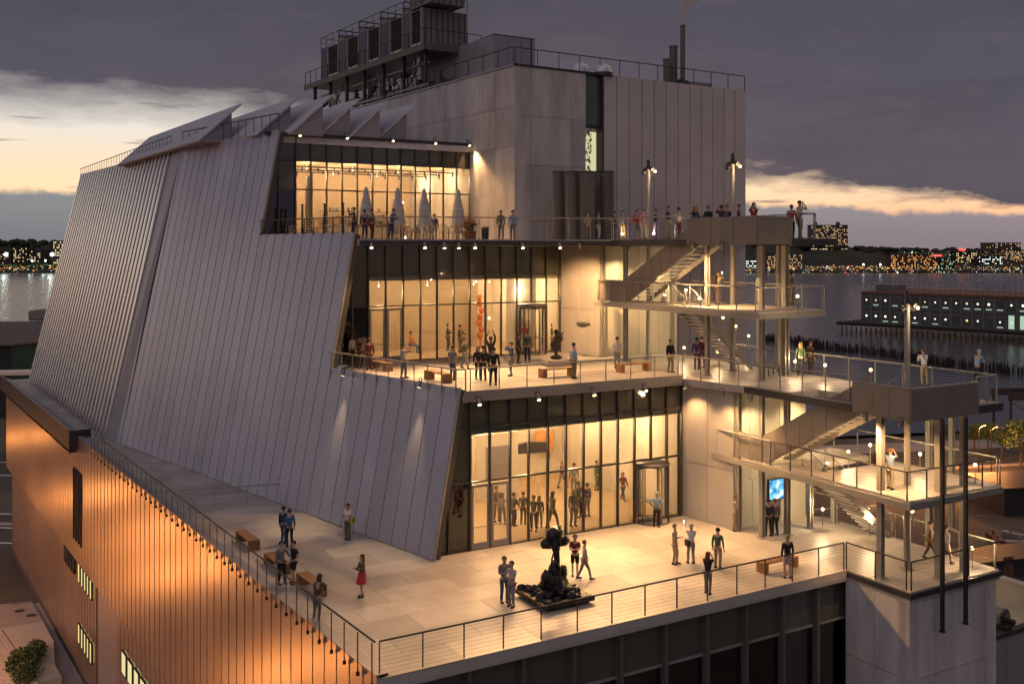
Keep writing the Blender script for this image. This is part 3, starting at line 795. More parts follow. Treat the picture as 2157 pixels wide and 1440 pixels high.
ob = MB(); q = xy(fr0 + A * 12.2 + B * 3, 12.3); ob.box(q, A * 1.6, B * 3, UP * 2.7); ob.build('interior_partition', 'steel_dark', museum)
# pier
rowp = [0, 3.2, 7.6, 11.2, 14.85, Z6 - .45]
rp = [r / rowp[-1] for r in rowp]
conc_wall(C_R + A * .0 + B * .1, K, 0, rowp[-1], rp, [0, .46, 1], 'concrete', .5, out=-A)
conc_wall(K, K + A * 5.5, 0, rowp[-1], rp, [0, .27, .86, 1], 'concrete', .5, out=-B)
conc_wall(K + A * 5.5, K + A * 5.5 + B * 8, 0, rowp[-1], rp, [0, .5, 1], 'concrete', .5, out=A)
piece('fascia', museum, xy(C_R + (K - C_R).normalized() * .05 - A * .10, Z6 - .26), (K - C_R), A * .08, UP * .22, 'steel_dark')
piece('fascia', museum, xy(K - A * .1 - B * .12, Z6 - .26), A * 5.85, B * .1, UP * .22, 'steel_dark')
# ------------------------------------------------------------------ railings (each a thing: handrail > posts, cables)
def railing(pts, label, h=1.14, sp=1.5, hang=0.0, m_='steel_paint', z_out=.0, cables=8, group='steel cable railings round the terraces', ends=True, brk=False, brkdir=None):
    """pts are floor level points"""
    pts = [Vector(p) for p in pts]; root = empty('railing', pts[0], 0, label, 'railing', group)
    hr = MB()
    for p, q in zip(pts[:-1], pts[1:]): hr.tube(p + UP * h, q + UP * h, .036, n=6)
    hr.build('handrail', m_, root)
    pm = MB(); pm.box((-.03, -.012, -hang), (.06, 0, 0), (0, .024, 0), (0, 0, h + hang)); 
    if hang: pm.box((-.035, -.05, -hang), (.07, 0, 0), (0, .10, 0), (0, 0, .12))
    pme = pm.mesh('rail_post', m_)
    for s, (p, q) in enumerate(zip(pts[:-1], pts[1:])):
        L = (q - p).length; n = max(1, round(L / sp)); d = (q - p) / n; an = math.atan2((q - p).y, (q - p).x)
        for i in range(n + (1 if s == len(pts) - 2 else 0)):
            c = p + d * i
            if brk: c = c + brkdir * .10
            link('post', pme, root, Matrix.Translation(c) @ Matrix.Rotation(an + PI / 2, 4, 'Z') if not hang else Matrix.Translation(c) @ Matrix.Rotation(an, 4, 'Z'))
    if cables:
        cb = MB()
        for k in range(cables):
            zz = h * (k + .6) / (cables + .4)
            for p, q in zip(pts[:-1], pts[1:]): cb.tube(p + UP * zz, q + UP * zz, .0035, n=3, cap=False)
        stuff(cb.build('cable', 'steel_dark' if m_ == 'steel_dark' else m_, root))
    return root
e = .12
front_in = B * .1
railing([C_L + A * .12 + B * .12, C_R - A * .08 + B * .12], 'long steel cable railing on the front edge of the lowest terrace', sp=1.52, m_='steel_dark')
railing([C_R + B * .1 + A * .05, K + A * .1 + B * .25], 'short glass side railing between the front terrace edge and the stair tower corner', sp=1.9, m_='steel_dark')
railing([K + A * .2 + B * .1, K + A * 5.6 + B * .1], 'railing across the outer end of the lowest stair landing', sp=1.9, m_='steel_dark')
railing([K + A * 5.68 + B * .2, K + A * 5.68 + B * 12.0], 'railing on the river side of the lowest terrace behind the stairs', sp=1.6)
tcut = t_of(196)
railing([C_L + B2 * .15 + nst * .02, C_L + B2 * tcut + nst * .02], 'long railing with hanging posts on top of the orange street facade', sp=Wp, hang=.27, m_='steel_dark', brk=True, brkdir=nst * 1.0)
g_a = G(380, 1078, Z6); g_b = G(590, 1064, Z6)
railing([xy(g_a, Z6), xy(g_b, Z6)], 'thin railing crossing the dark far part of the lowest terrace', sp=1.6, cables=3)
# L7
pA = facP(c2[0] - .1, Z7 - Z6) + fn * .02; pB = facP(.15, Z7 - Z6) + fn * .02
railing([xy(pA, Z7), xy(pB, Z7), xy(P7 + A * .3, Z7)], 'railing on the slanted facade edge of the middle terrace', sp=1.05, hang=.3)
railing([xy(P7 + A * .6 + B * .1, Z7), xy(L7c + B * .12 - A * .1, Z7)], 'railing on the front edge of the middle terrace above the lit gallery', sp=1.42)
railing([xy(L7c + A * .1 + B * .0, Z7), xy(K + B * 3.1 + A * .1, Z7)], 'railing along the middle terrace walkway to the lower stairs', sp=1.3)
railing([xy(K + A * 5.7 + B * .1, Z7), xy(K + A * 5.7 + B * 16.0, Z7)], 'railing on the river side of the middle walkway', sp=1.6)
railing([xy(K + A * 4.3 + B * .1, Z7), xy(K + A * 5.68 + B * .1, Z7)], 'short railing beside the rounded balustrade end of the middle walkway', sp=.9)
# L8
s0 = facP(c4[0] - .1, Z8 - Z6 + .35); s1 = facP(c2[0], Z8 - Z6 + .35)
railing([xy(s0, Z8), xy(s1, Z8)], 'railing on the slanted facade edge of the cafe terrace', sp=1.05, hang=-.3, m_='steel_dark', h=1.2)
railing([xy(facP(c2[0], Z8 - Z6) + e8.normalized() * .5, Z8), xy(L8c - e8.normalized() * .1, Z8)], 'railing on the front edge of the cafe terrace', sp=1.3, h=1.2)
railing([xy(L8c, Z8), xy(K8 + B * 4.7, Z8)], 'railing along the upper walkway crowded with visitors', sp=1.25, h=1.2)
railing([xy(K8 + A * 2.0 + B * .1, Z8), xy(K8 + A * 3.9 + B * .1, Z8)], 'short railing at the outer end of the upper walkway', sp=.9, h=1.2)
railing([xy(K8 + A * 3.9 + B * .2, Z8), xy(K8 + A * 3.9 + B * 10, Z8)], 'railing on the river side of the upper walkway', sp=1.6, h=1.2)
# roofs
railing([xy(BX + bxd * .2 - nbx * .2, ZT + .1), xy(BXR - nbx * .1, ZT + .1)], 'roof railing above the tall metal and concrete box', sp=1.8, m_='steel_dark', cables=2)
railing([xy(BX + B2 * .1 , ZT + .1), xy(BX + B2 * 19, ZT + .1)], 'roof railing running back to the cooling towers', sp=1.8, m_='steel_dark', cables=2)
railing([xy(facP(c4[0], Z9 - Z6) , Z9 + .05), xy(facP(c6[0], Z9 - Z6 + .1), Z9 + .1)], 'roof railing on the slanted grey facade', sp=1.05, hang=.3, m_='steel_dark', cables=2)
railing([xy(RT0 + Vector((0, -.1, 0)), Z9 + .1), xy(RT1 + Vector((0, -.1, 0)), Z9 + .1)], 'roof railing over the shiny ribbed bay', sp=1.1, hang=.25, m_='steel_dark', cables=2)
rl = G(560, 262, Z9 + .1)

# ------------------------------------------------------------------ stair towers
def tower(Kc, zl, zm, zh, Wd, Lb, name, label, up_b0, up_b1, dn, core_b, wide=5.2, boxlen=3.6, endA=3.9, deck_hi=10.6):
    root = empty(name, xy(Kc, zl), 0, label, 'staircase')
    def P(a, b, z): return xy(Kc + A * a + B * b, z)
    def deck(a0, a1, b0, b1, z, th=.28, m_='deck_steel', nm='landing'):
        return piece(nm, root, P(a0, b0, z - th), A * (a1 - a0), B * (b1 - b0), UP * (th - .03), m_)
    def top(a0, a1, b0, b1, z):
        na = max(1, round((a1 - a0) / 2.0)); nb_ = max(1, round((b1 - b0) / 2.2))
        for i in range(na):
            for j in range(nb_):
                x0 = a0 + (a1 - a0) * i / na; y0 = b0 + (b1 - b0) * j / nb_
                piece('floor_plate', root, P(x0 + .01, y0 + .01, z - .028), A * ((a1 - a0) / na - .02), B * ((b1 - b0) / nb_ - .02), UP * .028, 'paver_stone')
    d0, d1 = dn                                       # b range of the downward flight
    # middle landing
    for (a0, a1, b0, b1) in ((0, Wd, 0, d0), (0, 1.5, d0, d1), (0, 1.9, d1, up_b0 + 1.3), (1.9, Wd, d1, d1 + 2.4)):
        deck(a0, a1, b0, b1, zm); top(a0 + .05, a1, b0 + .05, b1, zm)
    piece('edge_beam', root, P(-.12, -.1, zm - .34), A * .12, B * Lb, UP * .26, 'steel_paint')
    piece('edge_beam', root, P(.0, -.12, zm - .34), A * Wd, B * .12, UP * .26, 'steel_paint')
    # upper deck: strips round the stair well
    ua0, ua1 = .25, 1.95
    for (a0, a1, b0, b1) in ((0, wide, 0, up_b1 - .1), (ua1, wide, up_b1 - .1, deck_hi), (0, ua0 - .08, up_b1 - .1, deck_hi), (ua0 - .08, ua1, up_b1 + 4.4, deck_hi)):
        deck(a0, a1, b0, b1, zh, nm='upper_landing'); top(a0 + .03, a1 - .03, b0 + .03, b1 - .03, zh)
    piece('edge_beam', root, P(-.13, -.1, zh - .34), A * .13, B * (deck_hi + (1.0)), UP * .31, 'steel_dark')
    piece('edge_beam', root, P(.0, -.13, zh - .34), A * wide, B * .13, UP * .31, 'steel_dark')
    # upward flight: from (b=up_b0, zm) to (b=up_b1, zh), in the lane next to the edge
    n = 20
    def flight(pa, pb, side, wdt, nst_=17):
        run = pb - pa; st = empty('stair_flight', pa, 0); st.parent = root; st.matrix_parent_inverse = WM[root].inverted(); 
        rise = run.z / nst_; hd = Vector((run.x, run.y, 0)) / nst_
        for s_ in range(2):
            o = pa + side * (0 if s_ == 0 else wdt - .05)
            mb = MB(); mb.prism([o + UP * -.16, o + UP * .12, o + run + UP * .12, o + run - UP * .16], side * .05); mb.build('stringer', 'steel_paint', st)
        for k in range(nst_):
            piece('tread', st, pa + hd * k + UP * (rise * (k + 1) - .05) + side * .06, hd * .62, side * (wdt - .12), UP * .05, 'tread_paint')
        return st
    pa = P(ua0, up_b0, zm); pb = P(ua0, up_b1, zh)
    f_ = flight(pa, pb, A, 1.55)
    # solid balustrade on the outer side of this flight, in panels with dark joints
    np_ = 8; run = pb - pa
    ext = run * (1.15 / run.z)
    for k in range(np_):
        o = pa + run * (k / np_) - A * .06; dlt = run / np_
        mb = MB(); mb.prism([o + dlt * .02 + UP * -.12, o + dlt * .02 + UP * 1.22, o + dlt * .98 + UP * 1.22, o + dlt * .98 - UP * .12], -A * .045)
        mb.build('balustrade_panel', 'balustrade', root)
    # low wall where the flight starts
    for k in range(3):
        piece('balustrade_panel', root, P(ua0 - .1, up_b0 + .02 + k * .85, zm - .0), -A * .045, B * .83, UP * 1.2, 'balustrade')
    # rail on the open side of the flight
    hr = MB(); hr.tube(pa + A * 1.5 + UP * 1.0, pb + A * 1.5 + UP * 1.0, .03, n=6)
    for k in range(6): hr.tube(pa + A * 1.5 + run * (k / 5), pa + A * 1.5 + run * (k / 5) + UP * 1.0, .02, n=4)
    for j in (.25, .5, .75): hr.tube(pa + A * 1.5 + UP * j, pb + A * 1.5 + UP * j, .008, n=4)
    hr.build('stair_rail', 'steel_paint', root)
    # downward flight to the level below, running along A at b = d0..d1
    qa = P(1.2 if Wd > 5 else .6, d0 + .05, zm); qb = P(1.2 + 4.5 if Wd > 5 else 5.0, d0 + .05, zl)
    flight(qa, qb, B, (d1 - d0) - .1)
    for s_ in (0, 1):
        o = B * (.03 if s_ == 0 else d1 - d0 - .1); rn_ = qb - qa
        hr = MB(); hr.tube(qa + o + UP * 1.0, qb + o + UP * 1.0, .028, n=6)
        for k in range(6): hr.tube(qa + o + rn_ * (k / 5), qa + o + rn_ * (k / 5) + UP * 1.0, .018, n=4)
        for j in (.3, .6, .8): hr.tube(qa + o + UP * j, qb + o + UP * j, .007, n=4)
        hr.build('stair_rail', 'steel_paint', root)
    # opaque balustrade round the top landing
    zb = zh - .02; hb = 1.28
    def bpan(p, q, nm='balustrade_panel'):
        d = q - p; nn = Vector((d.y, -d.x, 0)).normalized()
        return piece(nm, root, p + d * .01, d * .98, nn * .05, UP * hb, 'balustrade')
    bb = up_b1 + .6 + (0 if Wd > 5 else .3)
    bs = [bb, bb * .62, bb * .3, -.19]
    for b0, b1 in zip(bs[:-1], bs[1:]): bpan(P(-.16, b0, zb - .3 + .0), P(-.16, b1, zb - .3))
    nA = 2 if boxlen > 3 else 1
    for k in range(nA): bpan(P(boxlen * k / nA - (.1 if k else .21), -.18, zb - .3), P(boxlen * (k + 1) / nA - .1, -.18, zb - .3))
    # rounded end
    cr = MB(); r_ = .7; c = P(boxlen - .1, -.18 + r_, zb - .3)
    for k in range(6):
        a0, a1 = -PI / 2 + k * PI / 12, -PI / 2 + (k + 1) * PI / 12
        p, q = c + (A * math.cos(a0) + B * math.sin(a0)) * r_, c + (A * math.cos(a1) + B * math.sin(a1)) * r_
        cr.prism([p, q, q + UP * hb, p + UP * hb], (c - p).normalized() * .05)
    cr.build('curved_balustrade', 'balustrade', root)
    hr = MB(); hr.path([P(-.14, bb, zb + hb - .27), P(-.14, -.14, zb + hb - .27), P(boxlen - .1, -.14, zb + hb - .27)], .035); hr.build('handrail', 'steel_paint', root)
    return root
lt = tower(K, Z6, M2, Z7, 5.78, 11.7, 'lower_stair_tower', 'lower open steel staircase with switchback flights and lit treads', 8.3, 2.1, (5.4, 6.9), 10.2, wide=5.8, boxlen=4.0, deck_hi=8.6)
ut = tower(K8, Z7, M1, Z8, 4.4, 13.4, 'upper_stair_tower', 'upper open steel staircase between the cafe terrace and the middle terrace', 10.7, 4.0, (5.5, 7.0), 12, wide=5.2, boxlen=1.9, deck_hi=10.6)
# landing railings
def LP(Kc, a, b, z): return xy(Kc + A * a + B * b, z)
railing([LP(K, -.05, 11.2, M2), LP(K, -.05, 7.6, M2)], 'railing on the far end of the lower middle landing by the core', sp=1.2)
railing([LP(K, -.05, 7.6, M2), LP(K, -.05, .1, M2), LP(K, 5.68, -.05, M2)], 'railing round the outer corner of the lower middle landing', sp=1.25, m_='steel_dark')
railing([LP(K, 5.7, .1, M2), LP(K, 5.7, 9.0, M2), LP(K, 2.0, 9.2, M2)], 'railing on the river side of the lower middle landing', sp=1.5)
railing([LP(K8, -.05, 13.0, M1), LP(K8, -.05, .1, M1), LP(K8, 4.35, -.05, M1)], 'railing round the outer corner of the upper middle landing', sp=1.3)
railing([LP(K8, 4.35, .1, M1), LP(K8, 4.35, 9.3, M1), LP(K8, 2.0, 9.4, M1)], 'railing on the river side of the upper middle landing', sp=1.5)

# steel columns
def column(p, z0, z1, w=.16, label=None, m_='steel_column', dark=False):
    o = MB(); o.box((-w / 2, -.02, 0), (w, 0, 0), (0, .04, 0), (0, 0, z1 - z0)); 
    o.box((-w / 2, -w / 2, 0), (.03, 0, 0), (0, w, 0), (0, 0, z1 - z0)); o.box((w / 2 - .03, -w / 2, 0), (.03, 0, 0), (0, w, 0), (0, 0, z1 - z0))
    o.cbox((0, 0, 0), w * 1.7, w * 1.7, .03)
    ang = math.atan2(A.y, A.x)
    return link('steel_column', o.mesh('column', m_), museum, Matrix.Translation(xy(p, z0)) @ Matrix.Rotation(ang, 4, 'Z'))
for (px, py, zt_, w) in ((1605, 1133, Z7, .22), (1658, 1125, Z7, .24), (1706, 1112, M2, .22), (1757, 1100, M2, .24), (1855, 1215, Z7 - .3, .24), (1957, 1128, Z7 - .3, .24), (2005, 1112, Z7 - .3, .22), (1556, 1117, Z7 - .3, .22), (1978, 1218, Z7 - .3, .26), (2029, 1202, Z7 - .3, .22)):
    column(G(px, py, Z6), Z6, zt_ - .02, w)
for (px, py, zt_, w) in ((1269, 752, Z8, .26), (1318, 760, Z8, .22), (1490, 790, Z8, .20), (1640, 784, Z8, .18), (1654, 792, Z8, .28), (1600, 772, Z8, .22), (1605, 802, Z8, .22), (1415, 742, Z8, .2)):
    column(G(px, py, Z7), Z7, zt_ - .36, w)
for px in (1985, 2034):
    p = K + A * tpx(K - B * .45, A, px) - B * .45
    column(p, {1985: VY(1985, 1330, p.y).z, 2034: VY(2034, 1313, p.y).z}[px], Z7 - .35, .13, m_='steel_dark')

# ------------------------------------------------------------------ outdoor lamps
def make_flood(name='floodlight'):
    root = empty('floodlight')
    b = MB(); b.tube((0, 0, .16), (0, 0, -.12), .075, .095, n=12); b.tube((0, 0, .16), (0, 0, .2), .05, n=8)
    h = local('lamp_housing', b.mesh('flood_housing', 'steel_paint'), root)
    l = MB(); l.lathe((0, 0, -.125), [(0, 0), (.085, 0), (.085, .01)], 12); local('lens', l.mesh('flood_lens', 'bulb_warm'), root)
    k = MB(); k.box((-.11, -.02, -.02), (.02, 0, 0), (0, .04, 0), (0, 0, .32)); k.box((.09, -.02, -.02), (.02, 0, 0), (0, .04, 0), (0, 0, .32)); k.box((-.11, -.02, .30), (.22, 0, 0), (0, .04, 0), (0, 0, .02))
    local('bracket', k.mesh('flood_bracket', 'steel_dark'), root)
    return root
flood0 = make_flood(); used = [False]
def copy_tree(o, parent=None):
    c = o.copy(); COL.objects.link(c); WM[c] = WM.get(o, Matrix.Identity(4))
    if parent is not None: c.parent = parent
    for ch in list(o.children):
        if ch.type == 'LIGHT': continue
        copy_tree(ch, c)
    return c
def flood(pos, target, energy, label, size=80, col=(1, .66, .34), group='terrace floodlights', blend=.8, scl=1.0):
    r = flood0 if not used[0] else copy_tree(flood0); used[0] = True
    q = (Vector(pos) - Vector(target)).to_track_quat('Z', 'Y')
    r.location = pos; r.rotation_mode = 'QUATERNION'; r.rotation_quaternion = q; r.scale = (scl,) * 3
    WM[r] = Matrix.LocRotScale(Vector(pos), q, Vector((scl,) * 3)); tag(r, label, 'floodlight', group)
    d = bpy.data.lights.new('flood_beam', 'SPOT'); d.energy = energy * 3.25; d.color = col; d.shadow_soft_size = .08; d.spot_size = R(size); d.spot_blend = blend
    o = bpy.data.objects.new('flood_beam', d); COL.objects.link(o); o.parent = r; o.location = (0, 0, -.18)
    return r
WARM = (1, .56, .235)
# under the L7 edge, aimed at the lowest terrace
ordn = ['first', 'second', 'third', 'fourth', 'fifth', 'sixth', 'seventh', 'eighth']
fl = [(735, 788), (896, 812)]
for i, (px, py) in enumerate(fl):
    p = fac(px, py) + fn * .35 + UP * .0
    flood(p, facP(fac2(p)[0] - 0, 0) + fn * .8 + UP * 0, 260, 'floodlight hung on the slanted metal facade, ' + ('nearer its left step' if i == 0 else 'nearer its right free edge'), 42)
for i, px in enumerate((1000, 1124, 1240, 1348, 1430)):
    p = xy(P7 + e7.normalized() * tpx(P7, e7.normalized(), px) + e7n * .45, Z7 - .32)
    tg_ = xy(p, Z6) + e7n * 5.5 + e7.normalized() * (-.8) if px < 1400 else xy((g6b + core6) / 2, Z6 + 1.5) - A * .6
    flood(p, tg_, {1000: 420, 1430: 140}.get(px, 760), ordn[i] + ' floodlight from the left under the front edge of the middle terrace', 118, WARM)
for i, px in enumerate((1530, 1590, 1833, 1906)):
    dK = (K - L7c); dK.z = 0; dK.normalize()
    p = xy(L7c + dK * tpx(L7c, dK, px) - A * .25, Z7 - .42)
    flood(p, xy(p, Z6) + A * (3.5 if i > 1 else 1.5) + B * (.8 if i < 2 else 3), 330 if i > 1 else 150, ordn[i] + ' floodlight from the left under the walkway edge by the lower stairs', 105, WARM)
# under the L8 edge, aimed at the middle terrace
e8d = e8.normalized(); ol8 = facP(c2[0], Z8 - Z6)
for i, px in enumerate((781, 893, 998, 1098, 1176, 1217)):
    p = xy(ol8 + e8d * tpx(ol8, e8d, px) + e8n * .3, Z8 - .38)
    tgt = xy(p, Z7) + e8n * 4.5 if px < 1200 else xy((g7b + core7) / 2, Z7 + 2.0)
    flood(p, tgt, 620 if px < 1200 else 1500, ordn[i] + ' floodlight from the left under the front edge of the cafe terrace', 115 if px < 1200 else 70, WARM)
for i, px in enumerate((934, 964)):
    p = xy(ol8 + e8d * tpx(ol8, e8d, px) + e8n * .3, Z8 - .38)
    flood(p, xy(p, Z7) + e8n * 2, 150, 'small extra floodlight under the cafe terrace edge, ' + ('left' if i == 0 else 'right') + ' one of a close pair', 90, WARM)
for i, (px, py) in enumerate(((1468, 513), (1529, 513))):
    dK = (K8 - L8c); dK.z = 0; dK.normalize(); p = xy(L8c + dK * tpx(L8c, dK, px) - A * .25, Z8 - .42)
    flood(p, xy(p, Z7) + A * 3 + B * (1 + 3 * i), 420, ('left' if i == 0 else 'right') + ' floodlight under the upper walkway beside the stairs', 110, WARM)
flood(xy(K8 + A * 1.0 + B * 8.2, M1 + .35), xy(K8 + A * 1.0 + B * 6.5, Z8 - .4), 120, 'added small uplight brightening the treads above the upper middle landing', 100, WARM)  # uplight added to brighten the treads overhead
flood(xy(K + A * 1.0 + B * 5.2, M2 + .35), xy(K + A * 1.0 + B * 3.8, Z7 - .4), 120, 'added small uplight brightening the treads above the lower middle landing', 100, WARM)  # second added uplight, brightens the treads of the lower flight
# cafe facade
for i, (px, tt) in enumerate(((627, 1), (726, 1), (822, 1), (911, 1), (982, 0))):
    p = xy(g8a + g8d * tpx(g8a, g8d, px) + Vector((g8d.y, -g8d.x, 0)) * .45, Z9 + .08)
    flood(p, xy(p, Z8) + Vector((g8d.y, -g8d.x, 0)) * (4.0) if i < 4 else xy(BX + B2 * 2.6, Z8 + 1.5) , 380 if i < 4 else 620, ordn[i] + ' floodlight from the left along the cafe roof edge', 100 if i < 4 else 60, WARM)
# wash lights on the middle level core and lower core
for (P_, t_, e_, lb) in ((xy(core7 + A * 1.2 - B * 1.3, Z8 - .5), xy(core7 + A * 1.2 + B * .2, Z7 + .5), 160, 'floodlight washing the left panels of the middle core'),
                        (xy(core7 + A * 4 - B * 1.3, Z8 - .5), xy(core7 + A * 4.0 + B * .2, Z7 + .5), 160, 'floodlight washing the right panels of the middle core'),
                        (xy(core6 + A * 1.0 - B * 1.3, Z7 - .5), xy(core6 + A * 1.0 + B * .2, Z6 + .5), 170, 'floodlight washing the left panels of the lower core'),
                        (xy(core6 + A * 3.9 - B * 1.3, Z7 - .5), xy(core6 + A * 3.9 + B * .2, Z6 + .5), 170, 'floodlight washing the right panels of the lower core')):
    flood(P_, t_, e_, lb, 110, (1, .72, .38))

# rail lamps on the stairs: a small globe on a stem
def make_post_lamp():
    root = empty('post_lamp')
    b = MB(); b.tube((0, 0, -.8), (0, 0, -.05), .02, n=6); b.cbox((0, 0, -.07), .10, .10, .03); local('stem', b.mesh('lamp_stem', 'steel_paint'), root)
    g = MB(); prof = [(math.sin(PI * k / 6) * .072, -math.cos(PI * k / 6) * .072 + .03) for k in range(7)]; g.lathe((0, 0, 0), prof, 10); local('globe', g.mesh('lamp_globe', 'bulb_warm'), root)
    return root
pl0 = make_post_lamp(); used2 = [False]
def post_lamp(p, label, e=75, col=(1, .68, .36)):
    r = pl0 if not used2[0] else copy_tree(pl0); used2[0] = True
    r.location = p; WM[r] = Matrix.Translation(Vector(p)); tag(r, label, 'lamp', 'bright post lamps on the stairs and walkways')
    d = bpy.data.lights.new('globe_light', 'POINT'); d.energy = e; d.color = col; d.shadow_soft_size = .05
    o = bpy.data.objects.new('globe_light', d); COL.objects.link(o); o.parent = r; o.location = (0, 0, .16)
    return r
lamps = [(1475, 630, M1 + .35, 'beside the backpacker on the upper middle landing'), (1445, 612, M1 + .8, 'under the upper flight on the upper middle landing'),
         (1523, 670, 28.1, 'highest of three down the stairs from the upper middle landing'), (1550, 688, 27.4, 'middle of three down the stairs from the upper middle landing'),
         (1577, 708, 26.7, 'lowest of three down the stairs from the upper middle landing'), (1680, 625, M1 + .75, 'at the outer end of the upper middle landing'),
         (1441, 733, Z7 + .8, 'by the corner of the middle terrace'), (1512, 742, Z7 + .75, 'left of the stair foot on the middle walkway'),
         (1675, 762, Z7 + .75, 'next to two standing visitors on the middle walkway'), (1738, 770, Z7 + .75, 'behind the stool on the middle walkway'),
         (1834, 780, Z7 + .9, 'where the middle walkway meets the solid balustrade'), (1938, 957, M2 + .8, 'behind a column on the lower middle landing'),
         (1787, 952, M2 + .5, 'at the stair head on the lower middle landing'), (1833, 938, M2 + 1.0, 'on the back railing of the lower middle landing'),
         (2054, 980, M2 + .8, 'at the outer corner of the lower middle landing'), (1733, 1073, Z6 + 1.0, 'on the back railing of the lowest terrace, left'),
         (1832, 1097, Z6 + 1.0, 'on the back railing of the lowest terrace, right'), (1922, 1077, Z6 + 2.3, 'halfway down the lowest stair flight'),
         (2048, 1155, Z6 + .8, 'at the outer corner of the lowest landing'), (1311, 494, None, 'behind visitors on the upper walkway, left'),
         (1377, 493, None, 'behind visitors on the upper walkway, middle'), (1446, 492, None, 'at the stair head on the upper walkway')]
for (px, py, z, lb) in lamps:
    if z is None:
        Y = {1311: 57.5, 1377: 55, 1446: 52}[px]; p = VY(px, py, Y)
    else: p = G(px, py, z)
    post_lamp(p, 'small bright globe lamp ' + lb, 22 if z is None else 60 if abs(z - Z6 - 2.3) < .01 else 150 if z < M2 - .5 else 90)

# tall lamp poles with spot clusters
def tall_pole(px, py, zb, ztop, label):
    c = G(px, py, zb); root = empty('light_pole', c, 0, label, 'light pole', 'tall light poles above the walkways')
    h = ztop - zb
    b = MB(); b.tube((0, 0, 0), (0, 0, h), .15, .11, n=10); b.cbox((0, 0, 0), .5, .5, .04); local('pole', b.mesh('pole', 'steel_column'), root)
    s = MB()
    for k in range(4):
        an = k * PI / 2 + .5; v = Vector((math.cos(an), math.sin(an), 0)); z_ = h - .15 + .22 * (k % 2)
        s.tube(v * .1 + UP * z_, v * .42 + UP * (z_ - .12), .09, .11, n=8); s.tube((0, 0, z_), v * .2 + UP * z_, .03)
    s.tube((0, 0, h), (0, 0, h + .55), .12, .10, n=8)
    local('spot_cluster', s.mesh('cluster', 'steel_dark'), root)
    l = MB(); v = Vector((.36, -.24, h - .16)); l.lathe(v, [(0, -.07), (.06, -.05), (.075, 0), (.06, .05), (0, .07)], 8); local('lens', l.mesh('lens', 'bulb_warm'), root)
    light('POINT', c + Vector((.45, -.55, h - .3)), 60, (1, .7, .4), .06, parent=root)
    light('SPOT', c + Vector((.5, -.6, h - .1)), 60, (1, .7, .4), .06, c + Vector((0, 0, h - 3)), 60, parent=root)
tall_pole(1366, 757, Z7, VY(1366, 356, 58.8).z, 'tall light pole rising through the upper walkway, left one')
tall_pole(1543, 780, Z7, VY(1543, 345, 53.5).z, 'tall light pole rising through the upper walkway, by the wall edge')
tall_pole(1911, 1198, Z6, VY(1912, 640, 42.4).z, 'tall light pole on the lower tower standing before the river pier')

# street lamps: orange, 6.5 m, along the pavement opposite the metal facade and by the road behind
def make_street_lamp():
    root = empty('street_lamp'); b = MB(); b.tube((0, 0, 0), (0, 0, 6.4), .09, .05); b.tube((0, 0, 6.4), (1.1, 0, 6.75), .04); b.cbox((0, 0, 0), .35, .35, .3)
    local('pole', b.mesh('street_pole', 'steel_dark'), root)
    h = MB(); h.tube((1.0, 0, 6.76), (1.65, 0, 6.8), .09, .13, n=8); local('lamp_head', h.mesh('street_head', 'steel_dark'), root)
    l = MB(); l.lathe((1.35, 0, 6.60), [(0, 0), (.16, .03), (.19, .09), (.1, .12)], 10); local('lens', l.mesh('street_lens', 'bulb_orange'), root)
    return root
sl0 = make_street_lamp(); used3 = [False]
def street_lamp(p, rz, label, e=900, sc_=1.0, group='orange street lamps', col=(1, .36, .085)):
    r = sl0 if not used3[0] else copy_tree(sl0); used3[0] = True
    r.location = p; r.rotation_euler = (0, 0, rz); r.scale = (sc_,) * 3; tag(r, label, 'street lamp', group)
    d = bpy.data.lights.new('sodium_light', 'POINT'); d.energy = e; d.color = col; d.shadow_soft_size = .25
    o = bpy.data.objects.new('sodium_light', d); COL.objects.link(o); o.parent = r; o.location = (1.35, 0, 6.2)
angw = math.atan2(-nst.y, -nst.x)
for i, tL in enumerate((5.76, 19.0, 37.0, 60.0)):
    tl = (tL * 24 + 28.5 * 10) / 14
    street_lamp(xy(C_L + B2 * tl + nst * 11.2, 0), angw, 'orange street lamp across the side street from the metal facade, %s from the corner' % ('nearest', 'second', 'third', 'farthest')[i], 1500)
street_lamp(xy(C_L + B2 * 66 + nst * 15.5, 0), angw, 'added orange street lamp brightening the entrance plaza', 3200)  # extra lamp added to brighten the plaza
for i, (px, py, zz_) in enumerate(((1842, 927, 7), (2021, 925, 7), (2062, 893, 7), (2088, 896, 7), (1838, 1020, 7))):
    if i == 4: continue
    g = G(px, py, zz_); street_lamp(xy(g, 0), .6, 'orange street lamp by the riverside road, ' + ('seen through the stair tower', 'between two tower columns', 'in front of the trees', 'dimmer, behind the trees')[i], 4200 if i < 3 else 1800)
